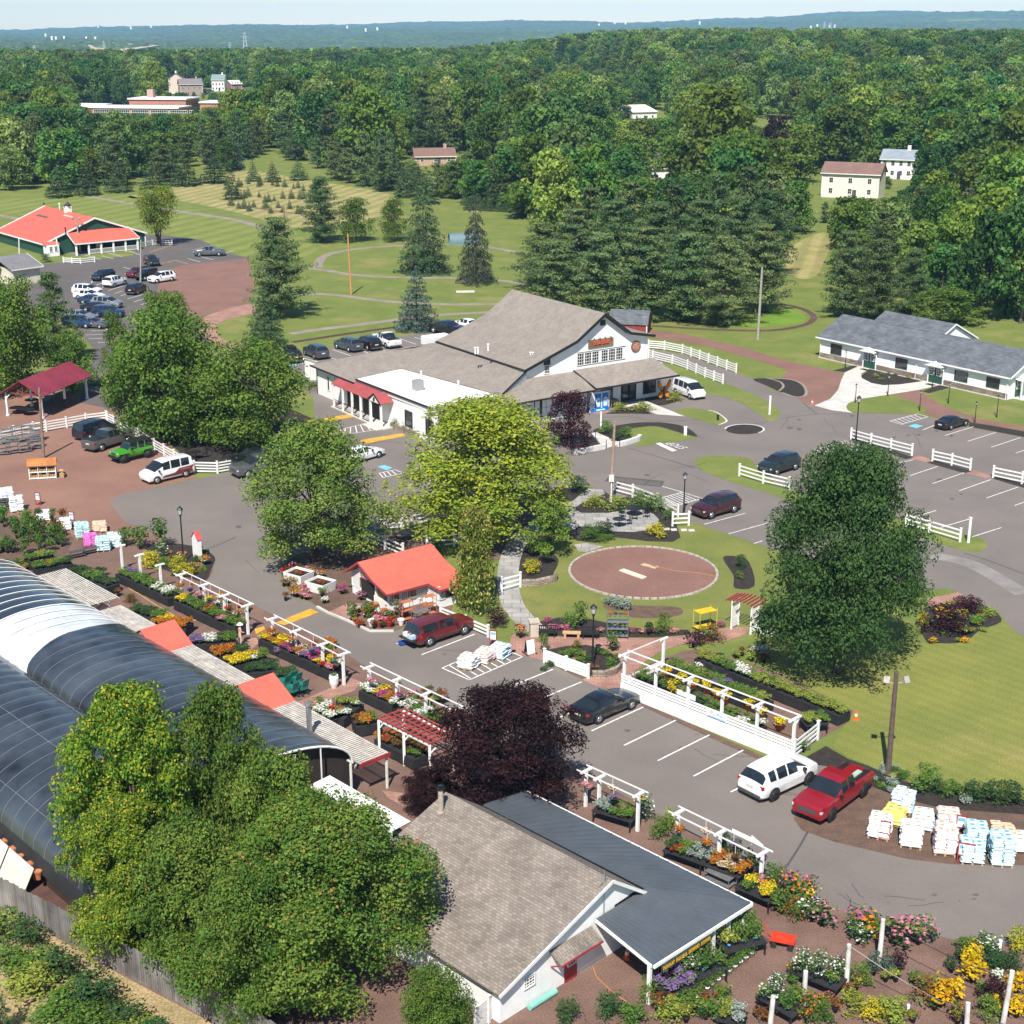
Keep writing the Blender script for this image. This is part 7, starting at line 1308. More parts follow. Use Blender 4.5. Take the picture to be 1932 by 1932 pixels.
for k,(x,y,c_) in enumerate(((-2.7,.3,(.75,.75,.7)),(-2.75,-.3,(.45,.6,.75)),(-2.62,0,(.7,.68,.55)))): m = MB(); m.box((0,0,.15),(.4,.5,.28)); q = obj('feed_bag',m,mat('bag%d' % k,c_,.7,.2,6)); q.parent = cp; q.location = (x,y,.76)
m = MB(); m.box((0,0,.1),(.5,.35,.04)); m.box((0,.16,.2),(.5,.03,.22)); m.box((0,-.16,.2),(.5,.03,.22)); m.box((.24,0,.2),(.03,.35,.22)); m.box((-.24,0,.2),(.03,.35,.22)); o = obj('plastic_crate',m,mat('crate_blue',(.02,.08,.36),.5)); o.location = GT(1,2,1105,1005); o.rotation_euler = (0,0,.5); tag(o,'blue plastic crate on the asphalt behind the dark red pickup','crate')
car('suv','maroon','maroon car parked beside a tall black lamp post',(1668,8),(1508,52),(2,2)); car('suv','teal','very dark blue-green car just left of the big oak',(207,1616),(58,1662),(3,1)); car('sedan','black','black hatchback parked alone before the office',(1385,1317),(1492,1287),(3,1),scale=.9); wv = car('van','white','white delivery van beside the butterfly cut-out',(1230,1040),(1348,1086),(2,1),cat='van')
vn = car('van','white','white passenger van with a maroon lower panel in the dirt yard',(1395,1670),(1192,1718),(0,1),cat='van',scale=1.06)
for s in (1,-1):
    m = MB(); m.extr([(-2.2,s * .935,.45),(1.1,s * .938,.45),(.75,s * .938,.62),(-.3,s * .94,.68),(-.8,s * .94,1.02),(-2.1,s * .93,1.05)],(0,s * .004,0)); q = obj('maroon_panel',m,paint('panel',(.16,.02,.03)),vn); m = MB()
    for k in range(8): m.box((-1.9 + k * .14,s * .946,.88),(.09,.006,.06))
    obj('lettering',m,mat('gold_letters',(.6,.33,.06),.5),q)
jp = car('jeep','green','bright green off-road car with a black hard top in the dirt yard',(1128,1522),(938,1566),(0,1),dark_rims=True); m = MB(); m.extr([(.45,-.72,1.84),(.45,.72,1.84),(-2.02,.73,1.9),(-2.02,-.73,1.9)],(0,0,.05)); obj('hard_top',m,BLACK,jp)
for s in (1,-1):
    for x in (1.35,-1.45): m = MB(); m.box((x,s * .86,1.0),(1.15,.26,.06)); m.box((x + .58,s * .86,.92),(.06,.26,.16)); m.box((x - .58,s * .86,.92),(.06,.26,.16)); obj('fender',m,PT['green'],jp)
m = MB(); m.box((2.1,0,.62),(.2,1.6,.2)); obj('front_bumper',m,BLACK,jp); m = MB(); m.cyl((-2.1,0,1.0),(-2.32,0,1.0),.4,.4,18); obj('spare_wheel',m,RUBBER,jp)
pk = car('pickup','grey','dark grey extended cab pickup between the green car and the navy van',(750,1482),(985,1408),(0,1),cat='pickup'); m = MB(); m.box((-1.9,0,1.25),(1.8,1.7,.03)); obj('bed_cover',m,BLACK,pk)
car('van','navy','navy minivan at the far end of the dirt yard row',(650,1402),(880,1335),(0,1),cat='van'); car('pickup','grey','grey truck nose showing from behind the olive green tree',(2100,1632),(1895,1674),(0,1),cat='pickup'); bp = car('pickup','black','black pickup bed with white racks between the two green trees',(150,1572),(-60,1620),(1,1),cat='pickup')
for k,(kd,cl,lb,rr_,ff) in enumerate((('suv','black','black car with a roof box at the left end of the row behind the store',(243,812),(185,775)),('suv','slate_blue','slate blue car parked second from the left behind the store',(440,782),(372,752)),('suv','slate_blue','slate blue car parked beside the black one behind the store',(698,728),(612,703)),('suv','black','black car beside the white pickup behind the store',(836,714),(770,690)),('pickup','white','white pickup with a dark bed behind the store',(980,698),(905,664)),('pickup','black','black pickup half hidden by the store roof',(1352,584),(1478,602)),('sedan','white','white car beside the black pickup behind the store roof',(1592,560),(1505,540)),('sedan','white','white car half hidden behind the olive green tree',(790,1562),(898,1532)))):
    q = car(kd,cl,lb,rr_,ff,(1,1),cat='pickup' if kd == 'pickup' else 'car')
    if k == 0: m = MB(); m.box((-.6,0,1.92),(1.5,.8,.3)); obj('roof_box',m,BLACK,q)
    if kd == 'pickup': m = MB(); m.box((-1.9,0,1.25),(1.8,1.7,.03)); obj('bed_cover',m,BLACK,q)
for kd,cl,lb,rr_,ff in (('suv','navy','navy car at the left of the far car park group',(873,166),(752,197)),('suv','white','white car with dark glass in front of the navy car',(857,240),(950,215)),('suv','black','black car nearest in the far car park group',(1025,299),(1122,266)),('suv','white','white car at the edge of the red gravel',(1298,192),(1187,208)),('suv','dark_red','dark red car half behind the utility pole',(1122,150),(1028,170)),('jeep','black','black boxy car between the dark red and the white car',(1185,172),(1092,192)),('suv','black','black car parked nearest the green barn',(1080,58),(1143,86))):
    car(kd,cl,lb,rr_,ff,(0,1))
q = car('pickup','grey','grey pickup alone in the far car park by the lawn',(1635,1936),(1525,1938),(0,0),cat='pickup'); m = MB(); m.box((-1.9,0,1.245),(1.7,1.6,.02)); obj('bed_floor',m,BLACK,q)
for i,(x,y,kd,cl) in enumerate(((640,300,'suv','white'),(655,330,'sedan','white'),(690,368,'sedan','blue'),(790,398,'suv','silver'),(715,425,'sedan','black'),(800,468,'suv','blue'),(590,490,'sedan','silver'),(680,548,'sedan','grey'),(580,545,'suv','blue'))):
    car(kd,cl,'%s %s in the glinting far row, %s' % ({'white': 'white','blue': 'dark blue','silver': 'silver','black': 'black','grey': 'grey'}[cl],'tall car' if kd == 'suv' else 'low car',('farthest of all','second from the far end','third from the far end','fourth from the far end','middle of the row','showing its whole side','next to last on the left','nearest of all','nearest on the left')[i]),(x - 50,y - 2),(x + 52,y + 3),(0,1))
# ---------------------------------------------------------------- nursery: benches, pots, flowers, shrubs
LG = [(.10,.19,.03),(.13,.22,.04),(.075,.15,.03)]; DGN = [(.04,.09,.03),(.055,.11,.035)]; LIME = [(.26,.31,.05),(.22,.28,.05)]; SILVG = [(.30,.36,.31),(.24,.3,.25)]; BRZ = [(.17,.07,.025),(.24,.10,.02),(.12,.10,.03)]; GOLD = [(.62,.42,.01),(.55,.40,.02)]; PURL = [(.06,.02,.03),(.045,.018,.025)]
FC = {'yellow': [(.78,.56,.02)],'orange': [(.72,.24,.02),(.62,.17,.02)],'red': [(.48,.02,.02)],'pink': [(.66,.16,.28),(.72,.28,.36)],'magenta': [(.46,.05,.26)],'purple': [(.20,.10,.36),(.28,.15,.42)],'white': [(.80,.79,.74)],'peach': [(.76,.45,.32),(.7,.5,.42)],'mixed': [(.78,.56,.02),(.72,.24,.02),(.66,.16,.28),(.8,.79,.74)]}
PM = {}
def foliage(key,pal,n=170,size=.17,form='mound',seed=1,fl=None,nf=70,fs=.12):
    rng = np.random.default_rng(seed); B = []
    for _ in range(16):
        a = rng.random() * 6.28; r = rng.random() ** .5 * .34; z = {'mound': .25 + .45 * rng.random() * (1 - r),'tall': .15 + .7 * rng.random(),'cone': .1 + .75 * (1 - r / .36) * rng.random()}[form]; B.append([r * math.cos(a),r * math.sin(a),z,.17 + .07 * rng.random()])
    C,N,S,K = blob_leaves(rng,B,n,size,pal); C[:,2] = np.clip(C[:,2],0,1); me = leaf_mesh('foliage',C,N,S,K,.55,PLANT,rng,.08); mf = None
    if fl:
        C,N,S,K = blob_leaves(rng,B,nf,fs,FC[fl],shell=.97,up=.9,jit=.15); C[:,2] = np.clip(C[:,2] + .04,.2,1.06); mf = leaf_mesh('flowers',C,N,S,K,.9,PETAL,rng,.1)
    PM[key] = (me,mf)
sd = 100
for f in FC:
    sd += 1; foliage(f,LG,150,.17,'mound',sd,f,150,.145)
for k,p,fm,n_,s_ in (('green',LG,'mound',230,.15),('dark green',DGN,'mound',230,.15),('lime',LIME,'mound',230,.15),('silver',SILVG,'mound',220,.14),('bronze',BRZ,'mound',220,.15),('gold',GOLD,'tall',240,.17),('dark purple',PURL,'mound',230,.14),('tall green',LG,'tall',260,.14),('cone',DGN,'cone',300,.12),('silver cone',[(.09,.14,.11)],'cone',300,.12)): sd += 1; foliage(k,p,n_,s_,fm,sd)
foliage('white rose',DGN + LG[:1],260,.13,'tall',140,'white',60,.11); foliage('pink rose',DGN + LG[:1],260,.13,'tall',141,'pink',80,.11); foliage('mixed rose',DGN + LG[:1],260,.13,'tall',142,'mixed',90,.11); foliage('orange berry',BRZ + LG[:1],260,.13,'tall',143,'orange',50,.09)
for k,m,n_,s_ in (('big green',LG,900,.075),('big dark',DGN,900,.075),('big gold',[(.52,.45,.02),(.42,.40,.03),(.30,.33,.04)],900,.075),('big purple',PURL,900,.075),('big lime',LIME,900,.08),('big bronze',BRZ + LG[:1],900,.075)): sd += 1; rng = np.random.default_rng(sd); B,_ = crown_blobs(rng,9,7,'dome',.0,(.2,.3),(.1,.16)); C,N,S,K = blob_leaves(rng,B,n_,s_,m); PM[k] = (leaf_mesh('foliage',C,N,S,K,.55,PLANT,rng,.06),None)
pb = MB(); pb.lathe([(.30,0),(.42,.9),(.46,.9),(.46,1.0),(.36,1.0)],n=10); POT = {}
for nm,m in (('black',BLACK),('white',WHITE),('blue',mat('blue_plastic_pot',(.08,.28,.62),.5)),('terracotta',mat('terracotta_pot',(.50,.17,.06),.85,.25,3)),('green',mat('green_plastic_pot',(.02,.13,.08),.5))): POT[nm] = mesh_of('pot',pb,m,True)
npl = {}
def plant(key,p,w,h,label,group=None,pot='black',ph=.22,name=None,cat='plant'):
    """a plant in its pot: foliage, flowers and pot are its parts"""
    me,mf = PM[key]; npl[key] = npl.get(key,0) + 1; t = thing(name or ('rose_bush' if 'rose' in key else 'flowering_plant' if mf else {'lime': 'lime_plant','dark green': 'evergreen_plant','bronze': 'bronze_plant','silver': 'silver_plant','gold': 'gold_plant','dark purple': 'purple_plant','tall green': 'sapling','cone': 'potted_conifer','silver cone': 'potted_conifer'}.get(key,'potted_plant') if pot else 'garden_shrub'),label,cat,p,random.uniform(0,6.28),group)
    z = ph * .8 if pot else 0; f = obj('foliage',me,None,t,loc=(0,0,z)); f.scale = (w,w,h)
    if mf: q = obj('flowers',mf,None,t,loc=(0,0,z)); q.scale = (w,w,h)
    if pot: q = obj('pot',POT[pot],None,t); q.scale = (min(w * .7,ph * 1.15),min(w * .7,ph * 1.15),ph)
    return t
TOP = mat('black_bench_top',(.022,.022,.024),.8,.3,3,fine=.3); SKIRT = mat('black_ground_cloth',(.018,.018,.02),.75,.35,1.5,fine=.3,fscale=12)
def bench_row(where,A,B,w,keys,h=.68,skirt=True,dens=1.0,pw=(.38,.58),ph=(.3,.5),pot='black',two=True,name='plant_bench'):
    """a bench from A to B (photo points on its top) with plants in runs of one kind"""
    a = G(*A,h); b = G(*B,h); d = b - a; L_ = d.length; d.normalize(); n = Vector((-d.y,d.x,0)); r = thing(name,('black cloth skirted plant bench ' if skirt else 'black slatted plant bench ') + where,'bench',(a.x,a.y,0),math.atan2(d.y,d.x),'black plant benches'); mb = MB(); mb.box((L_ / 2,0,h),(L_,w,.05)); obj('bench_top',mb,TOP,r)
    if skirt:
        mb = MB(); k = max(2,int(L_ / .5))
        for s in (-1,1):
            for i in range(k): x0,x1 = L_ * i / k,L_ * (i + 1) / k; y0 = s * (w / 2 + .02 + .035 * (i % 2)); y1 = s * (w / 2 + .02 + .035 * ((i + 1) % 2)); mb.add([(x0,y0,.08),(x1,y1,.1),(x1,s * w / 2,h - .03),(x0,s * w / 2,h - .03)],[(0,1,2,3)])
        for x in (0,L_): mb.add([(x,-w / 2,.08),(x,w / 2,.08),(x,w / 2,h - .03),(x,-w / 2,h - .03)],[(0,1,2,3)])
        obj('skirt',mb,SKIRT,r)
    for x in np.linspace(.1,L_ - .1,max(2,int(L_ / 2.2) + 1)):
        for s in (-1,1): mb = MB(); mb.box((x,s * (w / 2 - .06),h / 2),(.07,.07,h)); obj('leg',mb,TIMBER if skirt else BLACK,r)
    if not keys: return r
    m = max(1,int(L_ / (pw[0] + .06) * dens))
    for i in range(m):
        for row in ((-.26,.26) if two else (0,)):
            s = (i + .5 + random.uniform(-.2,.2)) / m; k = keys[min(len(keys) - 1,int(s * len(keys)))]
            if isinstance(k,tuple): k = random.choice(k)
            lab = '%s %s' % ({'mixed': 'mixed colour flowering','cone': 'small conical','white rose': 'white rose in a','pink rose': 'pink rose in a','mixed rose': 'mixed rose in a'}.get(k,k + (' flowering' if k in FC else ' leaved')),'pot' if 'rose' in k else 'plant') + ' on the bench ' + where
            plant(k,a + d * (L_ * s) + n * (row * w) + Vector((0,0,.025)),random.uniform(*pw) * 1.62,random.uniform(*ph) * 1.15,lab,lab,pot,.16)
    return r
Y,O_r,RD,PK,MG,VP,WH,GR,DGR,LM,SL,BZ,PE,MX = 'yellow','orange','red','pink','magenta','purple','white','green','dark green','lime','silver','bronze','peach','mixed'
T2 = lambda x,y: T(0,2,x,y); T12 = lambda x,y: T(1,2,x,y); T23 = lambda x,y: T(2,3,x,y); T33 = lambda x,y: T(3,3,x,y); T22 = lambda x,y: T(2,2,x,y)
bench_row('under the three white T posts',T2(920,455),T2(1320,640),1.2,[(GR,VP),GR,GR,GR,(GR,WH),(WH,GR)]); bench_row('under the far pergola frame',T2(1360,660),T2(1820,870),1.2,[(Y,GR),GR,(GR,RD),GR,(PK,GR),GR])
bench_row('under the second pergola frame',T12(70,945),T12(625,1195),1.25,[(O_r,Y),O_r,Y,(O_r,Y),MG,(MG,WH),(O_r,PE),(PE,VP),(MG,PK),Y,(Y,RD),(PK,WH)],dens=1.15); bench_row('under the pergola frame behind the red pergola',T12(830,1330),T12(1080,1450),1.25,[WH,(WH,PE),(PK,Y),MG,(O_r,WH),WH],dens=1.15); bench_row('beyond the red pergola',T12(1110,1465),T12(1400,1590),1.2,[WH,(GR,VP),(SL,WH),GR])
bench_row('right of the big purple maple',T23(640,285),T23(940,375),1.3,[SL,SL,GR,GR,(GR,O_r)],skirt=False); bench_row('under the nearest pergola frame',T23(1180,585),T23(1760,790),1.3,[(GR,'dark green'),(GR,RD),SL,SL,(O_r,PE),(PE,WH),O_r],skirt=False); bench_row('below the nearest pergola frame at its right end',T23(1720,870),T23(1990,985),1.1,[(GR,Y),Y,(Y,GR)],skirt=False,dens=.6)
bench_row('among the shrubs by the wide lath house',T2(200,370),T2(400,325),1.2,[GR,LM,(GR,LM)]); bench_row('beside the wide lath house edge',T2(255,430),T2(540,380),1.0,[GR,(GR,O_r),(PE,GR),'dark green']); bench_row('right of the wide lath house',T2(560,440),T2(850,560),1.3,['dark green',GR,'dark green'],dens=.8)
bench_row('with dark shrubs left of the first red gable',T2(1010,745),T2(1240,800),1.3,['dark green','dark green',GR]); bench_row('behind the first red gable',T2(1180,835),T2(1430,860),1.3,[(O_r,Y),O_r,O_r]); bench_row('with white flowers beyond the first red gable',T2(1440,985),T2(1780,965),1.2,[VP,WH,'dark green',GR]); bench_row('with orange flowers between the gables',T2(1610,1085),T2(1880,1040),1.2,[O_r,(O_r,BZ),'dark green']); bench_row('with yellow flowers between the gables',T2(1730,1150),T2(2010,1090),1.2,[Y,Y,(Y,WH),GR]); bench_row('with dark shrubs before the second gable',T2(1850,1200),T12(170,1175),1.2,['dark green']); bench_row('behind the green carts',T12(150,1240),T12(320,1215),1.3,['dark green','dark green'])
bench_row('with the pale green carpet of plants',T12(560,1470),T12(740,1510),2.4,[LM,LM,(LM,WH)],dens=1.4); bench_row('with red and white flowers by the near lath roof',T12(420,1460),T12(620,1560),1.4,[(GR,O_r),(RD,WH),(RD,WH)]); bench_row('with orange plants left of the red pergola',T12(740,1600),T12(920,1570),1.2,[BZ,O_r,(O_r,GR)]); bench_row('under the red pergola',T12(960,1690),T12(1260,1850),1.4,[(O_r,RD),(GR,BZ),BZ,(BZ,GR)])
bench_row('with blue potted shrubs beside the lean-to',T23(1560,1335),T23(1860,1250),1.6,['lime','tall green','tall green'],skirt=False,pot='blue',pw=(.5,.7),ph=(.6,.9),dens=.9); bench_row('with hydrangeas in front of the lean-to',T23(1260,1560),T23(1560,1450),1.6,['white rose','tall green','tall green'],skirt=False,pot='blue',pw=(.5,.7),ph=(.6,.9),dens=.9); bench_row('with purple flowers by the lean-to corner post',T23(1110,1680),T23(1330,1580),1.5,[(VP,'dark purple'),VP],skirt=False,dens=.8)
bench_row('with white roses between two white poles',T33(190,1490),T33(560,1640),1.1,['white rose','white rose',(GR,'white rose')],skirt=False,pw=(.5,.7),ph=(.6,.85),pot='green',dens=.85); bench_row('at the bottom left of the pole yard',T33(-40,1690),T33(240,1850),1.1,['white rose','tall green'],skirt=False,pw=(.5,.7),ph=(.55,.8),pot='green',dens=.8); bench_row('with small conifers at the bottom',T23(1560,1850),T23(1760,1900),1.1,['lime','cone','silver'],skirt=False,dens=.9)
bench_row('first in the garden behind the white wall',T22(960,1240),T22(1880,1640),1.2,[GR,(GR,Y),(GR,'dark green'),GR,(GR,WH)],dens=.75); bench_row('middle row in the walled plant garden',T22(1180,1150),T22(1932,1450),1.2,[GR,(GR,LM),GR,(VP,GR),GR,(LM,GR)],dens=.8); bench_row('long back row of the walled plant garden',T22(1420,1090),T(3,2,580,1525),1.2,['lime',GR,(WH,GR),(LM,GR),LM,LM,LM,LM],dens=.8); bench_row('short bench at the end of the walled garden',T(3,2,260,1590),T(3,2,430,1570),1.2,[LM,(LM,GR)],skirt=False)
for i,(c,r,x,y) in enumerate(((2,2,1165,1262),(2,2,1275,1310),(2,2,1370,1345),(2,2,1470,1370),(2,2,1545,1425),(2,2,1610,1450),(2,2,1785,1500),(2,2,1880,1570),(3,2,85,1650))): plant('yellow',GT(c,r,x,y),.85,.6,'terracotta pot of yellow flowers between the benches of the walled plant garden','terracotta pots in the walled garden','terracotta',.5)
# hanging baskets on the pergola rails
hb = MB(); hb.lathe([(.10,0),(.2,.12),(.2,.16)],n=10); HB = mesh_of('basket',hb,DARK); hk = MB(); hk.cyl((0,0,.1),(0,0,.75),.012); HK = mesh_of('hanger',hk,WHITE)
for (r,P,n,d),ks,nm in ((PA,(O_r,VP,PK,Y,WH,RD,MX),'far'),(PB,(O_r,RD,MX,RD,VP,O_r,GR),'second'),(PC,(PK,O_r,MG,Y,WH,RD),'third'),(PD,(PK,PE,VP,Y),'fourth'),(PNR,(O_r,PE,O_r,VP,BZ,VP),'nearest')):
    for i,k in enumerate(ks):
        for s in (-.4,.4):
            if (i + (s > 0)) % 2 and nm != 'far': continue
            p = P[0].lerp(P[-1],(i + .5 + .2 * (s > 0)) / len(ks)) + n * s; t = thing('hanging_basket','hanging basket of %s on the %s white pergola frame' % ((k if k != 'mixed' else 'mixed') + (' flowers' if k in FC else ' leaves'),nm),'basket',p - Vector((0,0,.75)),0,'%s baskets on the %s pergola' % (k,nm)); me,mf = PM[k]; q = obj('foliage',me,None,t,loc=(0,0,-.02)); q.scale = (.62,.62,.5)
            if mf: q = obj('flowers',mf,None,t,loc=(0,0,-.02)); q.scale = (.62,.62,.5)
            obj('basket',HB,None,t); obj('hanger',HK,None,t)
